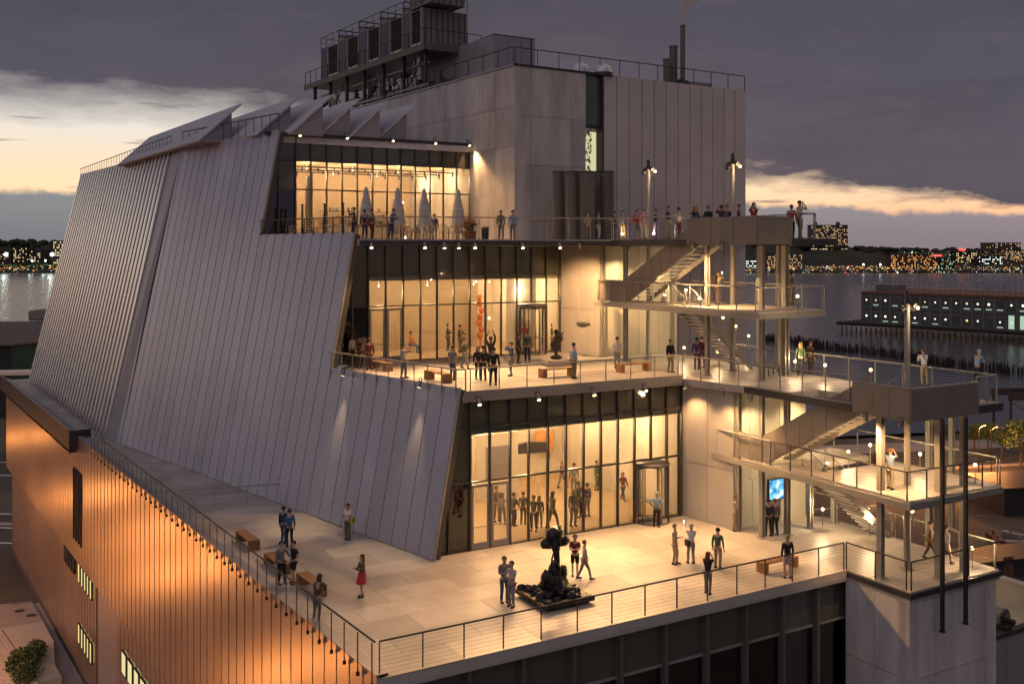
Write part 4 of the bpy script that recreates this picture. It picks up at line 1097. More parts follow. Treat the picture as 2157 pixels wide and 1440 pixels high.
# ------------------------------------------------------------------ roof plant
# penthouse
ph = VY(1040, 74, 73.67); zp = ph.z
pr = empty('roof_penthouse', xy(ph, ZT), 0, 'plain panelled penthouse block on top of the concrete box', 'penthouse')
for i in range(3):
    piece('wall_panel', pr, xy(ph + A * (i * 1.196 + .02), ZT), A * 1.16, B * .15, UP * (zp - ZT), 'trim_metal')
for i in range(9):
    piece('wall_panel', pr, xy(ph + B2 * (i * 1.257 + .02), ZT), B2 * 1.22, -Vector((B2.y, -B2.x, 0)) * -.15, UP * (zp - ZT), 'trim_metal')
piece('roof', pr, xy(ph + A * .02 + B2 * .02, zp), A * 3.55, Vector((-A.y, A.x, 0)) * 10.8, UP * .1, 'steel_dark')
def rooftube(name, label, cat, Y, px0, px1, ptop, m_='flue_brown', grp=None):
    r = (px1 - px0) / 2 / F * Y; c = V((px0 + px1) / 2, Y, ZT); zt_ = VY(px0, ptop, Y).z
    rt = empty(name, c, 0, label, cat, grp)
    b = MB(); b.tube((0, 0, 0), (0, 0, zt_ - ZT), r, n=18); b.tube((0, 0, zt_ - ZT - .12), (0, 0, zt_ - ZT + .02), r * 1.12, n=18); b.lathe((0, 0, 0), [(r * 1.3, 0), (r * 1.3, .12), (r, .14)], 18)
    local('flue_pipe', b.mesh('flue', m_), rt); return rt
rooftube('chimney_flue', 'tallest thin smoking flue on the roof', 'flue', 79.7, 1433, 1443.5, 54)
rooftube('chimney_flue', 'wider medium flue left of the thin smoking one', 'flue', 79.7, 1410, 1427, 98)
rooftube('chimney_flue', 'short flue at the left of the three flues', 'flue', 78.9, 1397, 1410, 125)
rooftube('vent_pipe', 'slim black pipe standing at the penthouse corner', 'vent pipe', 69.3, 1117, 1121, 82, 'steel_dark')
for i, (px, py, r, lb) in enumerate(((1222, 144, 22, 'pale round dome vent on the roof edge, left'), (1270, 150, 20, 'pale round dome vent on the roof edge, right'))):
    Y = 69.3; c = V(px, Y, ZT); rr_ = r / F * Y; rt = empty('dome_vent', c, 0, lb, 'roof dome', 'dome vents on the roof')
    b = MB(); b.lathe((0, 0, .25), [(rr_, 0)] + [(rr_ * math.cos(k * PI / 14), rr_ * 1.05 * math.sin(k * PI / 14)) for k in range(1, 8)], 20); local('dome', b.mesh('dome', 'white_roof_metal'), rt)
    b = MB(); b.tube((0, 0, 0), (0, 0, .26), rr_ * 1.08, n=20); local('base', b.mesh('base', 'steel_dark'), rt)
c = V(1475, 78, ZT); rt = empty('roof_unit', c, 0, 'low boxy ventilation unit behind the roof railing', 'ventilation unit')
for k in range(3):
    b = MB(); b.box(A * (k * .78 - 1.1), A * .72, B * 1.2, UP * 1.05); local('casing', b.mesh('casing', 'tower_casing'), rt)
b = MB(); b.box(A * -1.8, A * .6, B * .8, UP * 1.1); b.tube(A * -1.6 + UP * .9, A * -2.3 + UP * .6 , .14); b.path([A * -2.4, A * -2.4 + UP * .9, A * -1.7 + UP * 1.3], .08); local('ducts', b.mesh('ducts', 'steel_dark'), rt)

# smoke
sm = MB(); ctr = [VY(1439, 54, 79.7), VY(1437, 35, 80), VY(1442, 16, 80.6), VY(1456, 2, 81.4), VY(1478, -14, 83), VY(1510, -26, 85)]; rad = [.22, .32, .46, .75, 1.2, 1.6]
for i in range(len(ctr) - 1): sm.tube(ctr[i], ctr[i + 1], rad[i], rad[i + 1], n=10, cap=False)
nring = 10; vs = []; fs = []
for i, (c, r) in enumerate(zip(ctr, rad)):
    for k in range(nring): an = 2 * PI * k / nring; vs.append(c + Vector((math.cos(an) * r, math.sin(an) * r * .8, math.sin(an) * r * .25 * min(i, 1))))
for i in range(len(ctr) - 1):
    for k in range(nring): fs.append((i * nring + k, i * nring + (k + 1) % nring, (i + 1) * nring + (k + 1) % nring, (i + 1) * nring + k))
fs += [tuple(range(nring))[::-1], tuple(range((len(ctr) - 1) * nring, len(ctr) * nring))]
mm = bpy.data.materials.new('smoke'); mm.use_nodes = True; nt = mm.node_tree; nt.nodes.clear()
o_ = nt.nodes.new('ShaderNodeOutputMaterial'); vo = nt.nodes.new('ShaderNodeVolumePrincipled'); nt.links.new(vo.outputs[0], o_.inputs['Volume'])
vo.inputs['Color'].default_value = (.9, .72, .68, 1); vo.inputs['Density'].default_value = 1.1
MATS['smoke'] = mm
s = MB(); s.add(vs, fs, True); so = s.build('smoke', 'smoke'); stuff(so); so['label'] = 'thin pinkish smoke rising from the tallest flue'

# cooling tower bank on its raised platform
ct = VY(895, 96, 76.27); zpl = ct.z
plat = empty('plant_platform', xy(ct, ZT), 0, 'raised steel platform on columns carrying the cooling towers', 'platform')
Lp = 23.9; nB = Vector((B2.y, -B2.x, 0)); nB = nB if nB.x > 0 else -nB      # to the right
nB = nB.normalized()
piece('platform_deck', plat, xy(ct, zpl - .05), B2 * Lp, nB * 5.2, UP * .22, 'steel_paint')
piece('edge_beam', plat, xy(ct - nB * .1, zpl - .3), B2 * Lp, nB * .1, UP * .5, 'flue_brown')
piece('edge_beam', plat, xy(ct - B2 * .12, zpl - .3), B2 * .12, nB * 5.2, UP * .5, 'flue_brown')
zr = ZT
for k in range(7):
    for s_ in (.4, 4.7):
        p = xy(ct + B2 * (.7 + k * 3.64) + nB * s_, zr)
        piece('column', plat, p, B2 * .26, nB * .26, UP * (zpl - zr - .05), 'steel_dark')
for k in range(6):
    if k % 2: continue
    mb = MB(); a_ = xy(ct + B2 * (.9 + k * 3.64) + nB * .5, zr + .2); b_ = xy(ct + B2 * (.9 + (k + 1) * 3.64) + nB * .5, zpl - .3); mb.tube(a_, b_, .05); mb.tube(xy(a_, zpl - .3), xy(b_, zr + .2), .05); mb.build('brace', 'steel_dark', plat)
railing([xy(ct + nB * 5.1, zpl + .16), xy(ct, zpl + .16), xy(ct + B2 * (Lp - .1), zpl + .16)], 'railing round the cooling tower platform', sp=1.3, m_='steel_dark', cables=2, h=1.2)
pp = empty('pipework', xy(ct + B2 * 2, ZT), 0, 'tangle of pale pipes and valves under the cooling towers', 'pipework')
rr = random.Random(5)
for k in range(16):
    x = 1.0 + k * 1.3 + rr.uniform(-.3, .3); r_ = rr.choice((.12, .18, .26)); y_ = rr.uniform(.8, 3.5)
    b = MB(); p = xy(ct + B2 * x + nB * y_, ZT); hgt = zpl - ZT - rr.choice((.4, .4, 1.6)); b.tube(p, p + UP * hgt, r_, n=10)
    b.tube(p + UP * hgt * .4, p + UP * (hgt * .4 + .12), r_ * 1.5, n=10)
    if rr.random() < .6: b.tube(p + UP * .9, p + UP * .9 + B2 * rr.uniform(.6, 1.6), r_ * .8, n=8)
    b.build('riser_pipe', rr.choice(['galv_pipe', 'galv_pipe', 'flue_brown']), pp)
for k, (y_, z_, r_) in enumerate(((.55, .75, .16), (1.3, .5, .24), (2.2, 1.5, .18), (.7, 2.5, .10))):
    b = MB(); b.tube(xy(ct + B2 * .6 + nB * y_, ZT + z_), xy(ct + B2 * 21.5 + nB * y_, ZT + z_), r_, n=10); b.build('header_pipe', 'galv_pipe', pp)
for k in range(22):
    x = rr.uniform(.8, 21.5); b = MB(); p = xy(ct + B2 * x + nB * rr.uniform(.3, .8), ZT + rr.uniform(.3, 1.6)); b.tube(p, p + UP * .5, .16, n=8); b.tube(p + UP * .25 - nB * .3, p + UP * .25 + nB * .3, .08, n=6); b.tube(p + UP * .5, p + UP * .56, .24, n=8); b.build('valve', rr.choice(['galv_pipe', 'black', 'black']), pp)
def cooling_tower(x0, w, dpt, hgt, label):
    base = xy(ct + B2 * x0 + nB * .8, zpl + .18); rt = empty('cooling_tower', base, 0, label, 'cooling tower', 'row of rooftop cooling towers')
    P_ = lambda u, v, z: base + B2 * u + nB * v + UP * z
    piece('casing', rt, P_(0, .15, 0), B2 * w, nB * (dpt - .15), UP * hgt, 'tower_casing')
    piece('side_bay', rt, P_(w * .62, .0, .0), B2 * (w * .38), nB * .14, UP * (hgt - .0), 'tower_blue')
    piece('louvre_back', rt, P_(.15, .10, .62), B2 * (w * .56 - .2), nB * .04, UP * (hgt - .82), 'louvre_dark')
    n_ = 12
    for k in range(n_):
        z = .7 + (hgt - 1.0) * k / n_
        piece('louvre_slat', rt, P_(.18, .02, z), B2 * (w * .56 - .25), nB * .09, UP * .035, 'louvre_dark')
    for u in (0, w * .57): piece('frame_post', rt, P_(u, -.04, 0), B2 * .14, nB * .2, UP * hgt, 'steel_paint')
    piece('frame_rail', rt, P_(0.15, -.03, hgt - .2), B2 * (w * .56), nB * .16, UP * .1, 'flue_brown')
    for k in range(3): piece('base_panel', rt, P_(.2 + k * w * .17, .0, .05), B2 * (w * .15), nB * .12, UP * .5, 'canvas_white')
    b = MB(); c = P_(w * .5, dpt * .5, hgt); b.lathe(c, [(1.17, 0), (1.05, .22), (1.05, 1.0), (1.1, 1.05), (.95, 1.05), (.95, .3)], 22); b.build('fan_stack', 'galv_pipe', rt)
    # end face with ribs
    for k in range(8):
        piece('rib', rt, P_(-.03, .3 + k * (dpt - .5) / 7.2, .1), -B2 * .05, nB * .06, UP * (hgt - .2), 'steel_dark')
    r_ = MB()
    for (u0, v0, u1, v1) in ((0, 0, w, 0), (0, 0, 0, dpt), (w, 0, w, dpt)):
        r_.tube(P_(u0, v0, hgt + 1.05), P_(u1, v1, hgt + 1.05), .03, n=5); r_.tube(P_(u0, v0, hgt + .55), P_(u1, v1, hgt + .55), .02, n=5)
        for q in range(4): r_.tube(P_(u0 + (u1 - u0) * q / 3, v0 + (v1 - v0) * q / 3, hgt), P_(u0 + (u1 - u0) * q / 3, v0 + (v1 - v0) * q / 3, hgt + 1.05), .03, n=4)
    r_.build('top_rail', 'steel_dark', rt)
    return rt
edge_px = [(851, 888), (803, 849), (758, 801), (715, 756), (676, 713)]
for i, (pa_, pb_) in enumerate(edge_px):
    q = ct + nB * .8
    x1 = tpx(q, B2, pa_); x0 = tpx(q, B2, pb_)
    cooling_tower(x0, x1 - x0 + .0, 4.2, 3.25, 'dark louvred cooling tower, %s of five counted from the right' % ('first, largest looking', 'second', 'third', 'fourth', 'fifth')[i])
up = empty('upper_casing', xy(ct + B2 * 1.5 + nB * 1.2, zpl + 3.95), 0, 'upper ribbed metal casing above the nearest cooling tower', 'plant casing')
piece('casing', up, xy(ct + B2 * .9 + nB * 1.0, zpl + 3.65), B2 * 3.5, nB * 3.1, UP * 3.4, 'tower_casing')
for k in range(6): piece('rib', up, xy(ct + B2 * .86 + nB * (1.1 + k * .54), zpl + 3.65), -B2 * .05, nB * .06, UP * 3.4, 'steel_dark')

# five tall flue casings on the cafe terrace
for i, (px, w, Y) in enumerate(((1177, 29, 63), (1207, 29, 62), (1237, 31, 61.4), (1262, 24, 64), (1279, 31, 62.3))):
    c = V(px, Y, Z8); rt = empty('flue_casing', c, 0, 'tall brown round casing on the cafe terrace, %s from the left' % ('first', 'second', 'third', 'fourth and farthest back', 'fifth')[i], 'round casing', 'tall round flue casings on the cafe terrace')
    r_ = w / 2 / F * Y; hh = VY(px, 362, Y).z - Z8
    b = MB(); b.tube((0, 0, 0), (0, 0, hh), r_, n=28); local('shell', b.mesh('shell', 'flue_brown'), rt)
    b = MB(); b.tube((0, 0, hh - .06), (0, 0, hh + .03), r_ * 1.03, n=28); b.tube((0, 0, 0), (0, 0, .08), r_ * 1.05, n=28); local('rim', b.mesh('rim', 'steel_dark'), rt)

# ------------------------------------------------------------------ benches
def make_bench():
    root = empty('wooden_bench')
    for k in range(5):
        b = MB(); b.box((-1.0, -.24 + k * .098, .40), (2.0, 0, 0), (0, .09, 0), (0, 0, .06)); local('plank', b.mesh('plank', 'wood_bench'), root)
    for s_ in (-1, 1):
        b = MB(); b.box((s_ * .99 if s_ < 0 else .75, -.24, 0), (.24, 0, 0), (0, .482, 0), (0, 0, .398))
        for k in range(1, 6): pass
        local('end_support', b.mesh('support', 'wood_bench'), root)
    return root
bench0 = make_bench(); ub_ = [False]
def bench(p, ang, label, L=1.0):
    r = bench0 if not ub_[0] else copy_tree(bench0); ub_[0] = True
    r.location = p; r.rotation_euler = (0, 0, ang); r.scale = (L, 1, 1); tag(r, label, 'bench', 'slatted wooden benches on the terraces')
bang = math.atan2(B2.y, B2.x)
def mid(a, b, z): return (G(*a, z) + G(*b, z)) / 2
for (a, b, z, lb) in (((505, 1143), (538, 1153), Z6, 'empty slatted wooden bench standing alone, far left of the lowest terrace'),
                      ((568, 1190), (600, 1205), Z6, 'wooden bench partly hidden behind two people at the railing'),
                      ((640, 1232), (672, 1252), Z6, 'wooden bench nearest the front left corner of the lowest terrace')):
    c = mid(a, b, z); bench(c + B2 * .0, bang + PI, lb)
for (a, b, z, ang, lb) in (((1605, 1207), (1670, 1190), Z6, math.atan2(A.y, A.x), 'wooden bench behind the standing figure in black at the right of the lowest terrace'),
                      ((782, 775), (823, 782), Z7, bang, 'wooden bench at the left on the middle terrace by a group of three'),
                      ((898, 797), (948, 808), Z7, bang, 'wooden bench on the middle terrace below the slanted facade rail'),
                      ((1142, 794), (1205, 792), Z7, math.atan2(A.y, A.x), 'wooden bench in front of the small dark statue on the middle terrace'),
                      ((1305, 785), (1364, 780), Z7, math.atan2(A.y, A.x), 'wooden bench in front of the core on the middle terrace')):
    bench(mid(a, b, z), ang, lb)
# stools
def stool(px, py, z, lb, w=.5):
    c = G(px, py, z); rt = empty('side_table', c, .5, lb, 'table')
    b = MB(); b.cbox((0, 0, .52), w * 1.6, w, .05); local('table_top', b.mesh('tt', 'steel_paint'), rt)
    for (x, y) in ((-1, -1), (1, -1), (1, 1), (-1, 1)): b = MB(); b.box((x * w * .72 - .02, y * w * .42 - .02, 0), (.04, 0, 0), (0, .04, 0), (0, 0, .519)); local('leg', b.mesh('tl', 'steel_dark'), rt)
stool(1624, 790, Z7, 'small steel table by the railing on the middle walkway')

# ------------------------------------------------------------------ sculptures (plain generic shapes)
def blob(mb, c, r, seed, sq=(1, 1, 1), n=12, amp=.22, fr=1.6):
    c = Vector(c); vs = []; fs = []
    for i in range(n + 1):
        for j in range(n * 2):
            th, ph_ = PI * i / n, PI * j / n
            d = Vector((math.sin(th) * math.cos(ph_), math.sin(th) * math.sin(ph_), math.cos(th)))
            k = r * (1 + amp * mnoise.noise(d * fr + Vector((seed, seed * .7, 0))) + amp * .35 * mnoise.noise(d * fr * 4 + Vector((0, seed, 0))))
            vs.append(c + Vector((d.x * sq[0], d.y * sq[1], d.z * sq[2])) * k)
    m_ = n * 2
    for i in range(n):
        for j in range(m_): fs.append((i * m_ + j, (i + 1) * m_ + j, (i + 1) * m_ + (j + 1) % m_, i * m_ + (j + 1) % m_))
    mb.add(vs, fs, True)
sc6 = G(1168, 1262, Z6); angA = math.atan2(A.y, A.x)
rt = empty('bronze_sculpture', sc6, angA, 'large lumpy black bronze sculpture like a clover topped stem on a low square base', 'sculpture')
b = MB(); b.cbox((0, 0, .12), 2.25, 2.25, .16); local('base_slab', b.mesh('bs', 'bronze_sculpture'), rt)
b = MB(); b.cbox((0, 0, 0), 1.9, 1.9, .119); local('base_feet', b.mesh('bf', 'black'), rt)
b = MB(); rr = random.Random(11)
for k in range(70):
    x, y = rr.uniform(-1, 1), rr.uniform(-1, 1); blob(b, (x, y, .26 + .35 * max(0, 1 - math.hypot(x, y))), rr.uniform(.07, .2), k, n=5, amp=.5)
local('rubble', b.mesh('rubble', 'bronze_sculpture'), rt)
b = MB()
for (x, y, z, r_, s_) in ((-.25, 0, .75, .36, (1, .9, 1.15)), (.2, .1, .7, .38, (1, .9, 1.3)), (0, 0, .55, .5, (1.1, .9, .8)), (-.42, -.1, .95, .22, (1, 1, 1.2)), (.4, 0, 1.0, .18, (1, 1, 1.4)), (.02, 0, 1.15, .24, (1, 1, 1.5))):
    blob(b, (x, y, z), r_, x * 9 + z, s_, amp=.3)
local('lower_mass', b.mesh('lm', 'bronze_sculpture'), rt)
b = MB(); b.tube((.05, 0, 1.0), (.12, 0, 1.5), .17, .11, n=12); b.tube((.12, 0, 1.48), (.08, 0, 2.0), .115, .13, n=12); b.tube((-.16, 0, 1.25), (-.12, 0, 1.6), .03); b.tube((-.12, 0, 1.6), (.02, 0, 1.95), .035)
blob(b, (.08, 0, 1.95), .17, 4, (1, 1, .9), amp=.3); local('stem', b.mesh('stem', 'bronze_sculpture'), rt)
b = MB(); blob(b, (.02, 0, 2.52), .34, 2, (1, .9, .95), n=16, amp=.16); blob(b, (-.3, .02, 2.22), .26, 5, (1.15, .9, .85), n=14, amp=.2); blob(b, (.36, .02, 2.22), .26, 8, (1.2, .9, .85), n=14, amp=.2); blob(b, (0, -.08, 2.22), .22, 9, n=12)
local('crown', b.mesh('crown', 'bronze_sculpture'), rt)
# small statue on L7
s7 = G(1172, 770, Z7); rt = empty('small_statue', s7, .3, 'small dark statue on a low grey plinth outside the middle gallery', 'sculpture')
b = MB(); b.cbox((0, 0, 0), 1.5, 1.1, .36); local('plinth', b.mesh('pl', 'plinth_grey'), rt)
b = MB(); blob(b, (0, 0, .48), .27, 3, (1.2, 1, .5), n=10, amp=.4); b.tube((0, 0, .5), (-.05, 0, .9), .09, .12); blob(b, (-.05, 0, 1.15), .28, 6, (.85, .8, 1.2), n=12, amp=.5); blob(b, (.1, 0, 1.55), .25, 7, (1, .8, 1.1), n=12, amp=.5); blob(b, (-.02, 0, 1.9), .13, 8, n=8, amp=.4); b.tube((.15, 0, 1.6), (.42, 0, 1.85), .05, .04); b.tube((-.1, 0, 1.5), (-.3, 0, 1.3), .06, .05)
local('figure', b.mesh('fig', 'bronze_sculpture'), rt)

# ------------------------------------------------------------------ video screen on the lower core
sx0, sx1 = tpx(core6, A, 1614), tpx(core6, A, 1656)
pS = core6 + A * sx0; zs_hi = VY(1614, 1009, pS.y).z; zs_lo = VY(1614, 1052, pS.y).z
vm = bpy.data.materials.new('screen_picture'); vm.use_nodes = True; nt = vm.node_tree; nt.nodes.clear(); MATS['screen_picture'] = vm
o_ = nt.nodes.new('ShaderNodeOutputMaterial'); e_ = nt.nodes.new('ShaderNodeEmission'); nt.links.new(e_.outputs[0], o_.inputs[0]); e_.inputs[1].default_value = 1.3
ge = nt.nodes.new('ShaderNodeNewGeometry'); nz = nt.nodes.new('ShaderNodeTexNoise'); nz.inputs['Scale'].default_value = 2.6; nz.inputs['Detail'].default_value = 6; nt.links.new(ge.outputs['Position'], nz.inputs['Vector'])
cr = nt.nodes.new('ShaderNodeValToRGB'); nt.links.new(nz.outputs['Fac'], cr.inputs[0]); nt.links.new(cr.outputs[0], e_.inputs[0])
cr.color_ramp.elements[0].position = .35; cr.color_ramp.elements[0].color = (.02, .16, .42, 1); cr.color_ramp.elements[1].position = .66; cr.color_ramp.elements[1].color = (.85, .95, 1, 1)
el = cr.color_ramp.elements.new(.5); el.color = (.16, .55, .75, 1); el = cr.color_ramp.elements.new(.4); el.color = (.12, .30, .55, 1)
scn = empty('video_screen', xy(pS, zs_lo), 0, 'bright blue and white video screen on the lower core wall', 'screen')
piece('casing', scn, xy(pS - B * .20, zs_lo), A * (sx1 - sx0), B * .16, UP * (zs_hi - zs_lo), 'black')
piece('picture', scn, xy(pS - B * .21 + A * .03, zs_lo + .03), A * (sx1 - sx0 - .06), B * .008, UP * (zs_hi - zs_lo - .06), 'screen_picture')
light('POINT', xy(pS + A * .5 - B * .6, (zs_lo + zs_hi) / 2), 10, (.5, .75, 1), .3, parent=scn, name='screen_glow')

# artworks inside the lower gallery
nn6 = Vector((-g6d.y, g6d.x, 0))
def picture(P, d, t, z, w, h, m_, lb, dep=.08, nm='painting'):
    r = empty(nm, xy(P + d * t, z), 0, lb, nm); piece('canvas', r, xy(P + d * t, z), d * w, nn6 * dep, UP * h, m_); return r
P6 = g6a + nn6 * 10.9
for (px0, px1, py0, py1, m_, lb) in ((1127, 1164, 908, 952, 'art_orange', 'orange abstract painting high on the lower gallery wall'),):
    t0, t1 = tpx(P6, g6d, px0), tpx(P6, g6d, px1); Yp = (P6 + g6d * t0).y
    picture(P6 - nn6 * .12, g6d, t0, VY(px0, py1, Yp).z, t1 - t0, VY(px0, py0, Yp).z - VY(px0, py1, Yp).z, m_, lb)
t0 = tpx(P6 - nn6 * 3, g6d, 1010); q = xy(P6 - nn6 * 3 + g6d * t0, Z6 + 2.6)
r = empty('hanging_sculpture', q, 0, 'dark wedge shaped artwork hanging in the lower gallery', 'artwork'); b = MB(); b.prism([q + g6d * 1.6, q + g6d * 3.2 + UP * .25, q + g6d * 4.4 + UP * .1, q + g6d * 4.3 - UP * .45, q + g6d * 2.4 - UP * .35], nn6 * .3); b.build('wedge', 'steel_dark', r)
b = MB(); b.tube(q + g6d * 3 + UP * .1, q + g6d * 3 + UP * 2.2, .01); b.build('wire', 'steel_dark', r)
pw = g6a + nn6 * 7.5 + g6d * (tpx(g6a + nn6 * 7.5, g6d, 1003))
part_ = empty('gallery_partition', xy(pw, Z6), 0, 'free standing white partition with a framed picture in the lower gallery', 'partition')
piece('panel', part_, xy(pw, Z6), g6d * 2.6, nn6 * .2, UP * 3.6, 'gallery_white'); piece('picture', part_, xy(pw + g6d * .6 - nn6 * .06, Z6 + 1.2), g6d * 1.5, nn6 * .05, UP * 1.7, 'trim_metal')
for i, (t_, z_, w_, h_2, m_, lb) in enumerate(((tpx(P6, g6d, 1236), 1.6, 1.4, 1.1, 'pier_teal', 'small teal painting on the back wall of the lower gallery'), (tpx(P6, g6d, 1275), 1.5, 1.0, 1.5, 'rust', 'narrow dark red painting on the back wall of the lower gallery'), (tpx(P6, g6d, 1318), 1.6, 1.6, 1.0, 'trim_metal', 'small grey painting on the right of the lower gallery back wall'))):
    picture(P6 - nn6 * .12, g6d, t_, Z6 + z_, w_, h_2, m_, lb)
bq = xy(g8a + g8d * (d8[2] + 4.5) + Vector((-g8d.y, g8d.x, 0)) * 6.2, Z8); br_ = empty('cafe_bar', bq, 0, 'long bar counter with shelves at the back of the cafe', 'bar counter'); n8 = Vector((-g8d.y, g8d.x, 0))
piece('counter', br_, bq, g8d * 6, n8 * .7, UP * 1.1, 'trim_metal'); piece('counter_top', br_, bq - n8 * .05 + UP * 1.103, g8d * 6.1, n8 * .8, UP * .05, 'steel_dark')
for k in range(3): piece('shelf', br_, bq + n8 * 1.9 + UP * (1.3 + .45 * k), g8d * 5.6, n8 * .3, UP * .04, 'steel_dark')
rb_ = random.Random(3); bb_ = MB()
for k in range(60): q_ = bq + n8 * 2.0 + g8d * rb_.uniform(.1, 5.4) + UP * (1.34 + .45 * rb_.randrange(3)); bb_.tube(q_, q_ + UP * .28, .045, .03, n=6)
stuff(bb_.build('bottles', 'pier_teal', br_))
piece('doorway_column', br_, bq + g8d * -2.0 + n8 * -1, g8d * .4, n8 * .4, UP * 4.5, 'steel_dark')
q7 = g7a + nn7 * 5.0; t0 = tpx(q7, g7d, 1012); q = xy(q7 + g7d * t0, Z7)
r = empty('totem_sculpture', q, 0, 'tall orange red totem like sculpture inside the middle gallery', 'artwork'); b = MB()
for k in range(7): blob(b, q + UP * (.8 + k * .42) + g7d * (.08 * math.sin(k * 2)), .2 - .008 * k, k, (1, 1, 1.3), n=8, amp=.5)
b.tube(q, q + UP * .8, .1, .08); b.build('figure', 'art_red', r)

# ------------------------------------------------------------------ cafe furniture, umbrellas, planter
def make_umbrella():
    rt = empty('closed_umbrella'); b = MB(); b.tube((0, 0, 0), (0, 0, 3.1), .03); b.tube((0, 0, 0), (0, 0, .1), .35, .3, n=16); local('pole', b.mesh('upole', 'steel_paint'), rt)
    prof = [(.44, .95), (.40, 1.3), (.33, 1.9), (.24, 2.4), (.15, 2.75), (.17, 2.95), (.07, 3.2), (0, 3.3)]; vs = []; fs = []; n = 24
    for (r_, z) in prof:
        for k in range(n): an = 2 * PI * k / n; q_ = r_ * (1 + .16 * math.cos(8 * an)); vs.append((q_ * math.cos(an), q_ * math.sin(an), z + .06 * math.cos(8 * an) * (z < 1.2)))
    for i in range(len(prof) - 1):
        for k in range(n): fs.append((i * n + k, i * n + (k + 1) % n, (i + 1) * n + (k + 1) % n, (i + 1) * n + k))
    b = MB(); b.add(vs, fs, True); local('canopy', b.mesh('ucan', 'umbrella_white'), rt); b = MB(); b.tube((0, 0, 2.0), (0, 0, 2.06), .36, n=16); local('strap', b.mesh('ustrap', 'canvas_white'), rt)
    return rt
um = make_umbrella()
for i, (px, Y) in enumerate(((771, 60.5), (838, 61.5), (893, 62.5), (965, 63.5))):
    r = um if i == 0 else copy_tree(um); r.location = V(px, Y, Z8); r.rotation_euler = (0, 0, i * .4); tag(r, 'closed white parasol on the cafe terrace, %s from the left' % ordn[i], 'parasol', 'closed cafe parasols')
def make_chair():
    rt = empty('cafe_chair'); b = MB(); b.cbox((0, 0, .43), .42, .42, .03); local('seat', b.mesh('cseat', 'galv_pipe'), rt)
    b = MB()
    for k in range(5): b.tube((-.18 + k * .09, .2, .45), (-.18 + k * .09, .27, .86), .012, n=5)
    b.tube((-.2, .27, .87), (.2, .27, .87), .018, n=6); local('backrest', b.mesh('cback', 'galv_pipe'), rt)
    for (x, y) in ((-1, -1), (1, -1), (1, 1), (-1, 1)): b = MB(); b.tube((x * .18, y * .18, .43), (x * .22, y * .23, 0), .014, n=5); local('leg', b.mesh('cleg', 'galv_pipe'), rt)
    b = MB(); b.path([(-.2, .22, .64), (-.24, -.12, .64), (-.22, -.16, .43)], .014); b.path([(.2, .22, .64), (.24, -.12, .64), (.22, -.16, .43)], .014); local('armrest', b.mesh('carm', 'galv_pipe'), rt)
    return rt
ch = make_chair(); rr = random.Random(9)
def make_table():
    rt = empty('cafe_table'); b = MB(); b.tube((0, 0, .72), (0, 0, .75), .38, n=20); local('table_top', b.mesh('ctop', 'galv_pipe'), rt); b = MB(); b.tube((0, 0, .02), (0, 0, .72), .03); b.tube((0, 0, 0), (0, 0, .03), .25, .22, n=14); local('pedestal', b.mesh('cped', 'steel_dark'), rt); return rt
tbm = make_table(); nch = 0
tpos = [(640, 61.7), (668, 61), (700, 60), (805, 59), (850, 59), (885, 60.5), (912, 59), (945, 60.5), (985, 61.5)]
for i, (px, Y) in enumerate(tpos):
    c = V(px, Y, Z8); r = tbm if i == 0 else copy_tree(tbm); r.location = c; tag(r, 'round metal cafe table on the cafe terrace, %s from the left' % (ordn + ['ninth'])[i], 'cafe table', 'round cafe tables')
    for k in range(3):
        an = rr.uniform(0, 6.28) + k * 2.1; p = c + Vector((math.cos(an), math.sin(an), 0)) * .68
        r = ch if nch == 0 else copy_tree(ch); nch += 1; r.location = p; r.rotation_euler = (0, 0, an - PI / 2 + rr.uniform(-.3, .3))
        tag(r, 'metal cafe chair among the round tables behind the cafe terrace railing', 'chair', 'metal cafe chairs on the cafe terrace')
c = V(990, 59, Z8); rt = empty('flower_planter', c, 0, 'terracotta planter with orange flowers at the right end of the cafe tables', 'planter')
b = MB(); b.lathe((0, 0, 0), [(0, 0), (.3, 0), (.4, .5), (.43, .52), (.36, .52), (.34, .45), (0, .45)], 16); local('pot', b.mesh('pot', 'terracotta'), rt)
def leaves(mb, c, r, n, size, rnd, sq=(1, 1, 1), shell=.45):
    c = Vector(c)
    for _ in range(n):
        while True:
            d = Vector((rnd.uniform(-1, 1), rnd.uniform(-1, 1), rnd.uniform(-1, 1)))
            if shell < d.length < 1: break
        k = .78 + .35 * mnoise.noise(d * 2.2 + c * .3)
        p = c + Vector((d.x * sq[0], d.y * sq[1], d.z * sq[2])) * r * k
        a = Vector((rnd.uniform(-1, 1), rnd.uniform(-1, 1), rnd.uniform(-1, 1))).normalized(); b_ = a.orthogonal().normalized() * size * rnd.uniform(.6, 1.2); a = a * size * rnd.uniform(.5, 1)
        mb.add([p - a, p + b_, p + a, p - b_], [(0, 1, 2, 3)])
b = MB(); rr = random.Random(2); leaves(b, (0, 0, .85), .48, 260, .07, rr, shell=.1); local('leaves', b.mesh('pleaf', 'leaf'), rt)
b = MB(); leaves(b, (0, 0, .95), .55, 120, .07, rr, shell=.5); local('flowers', b.mesh('pflow', 'flower'), rt)
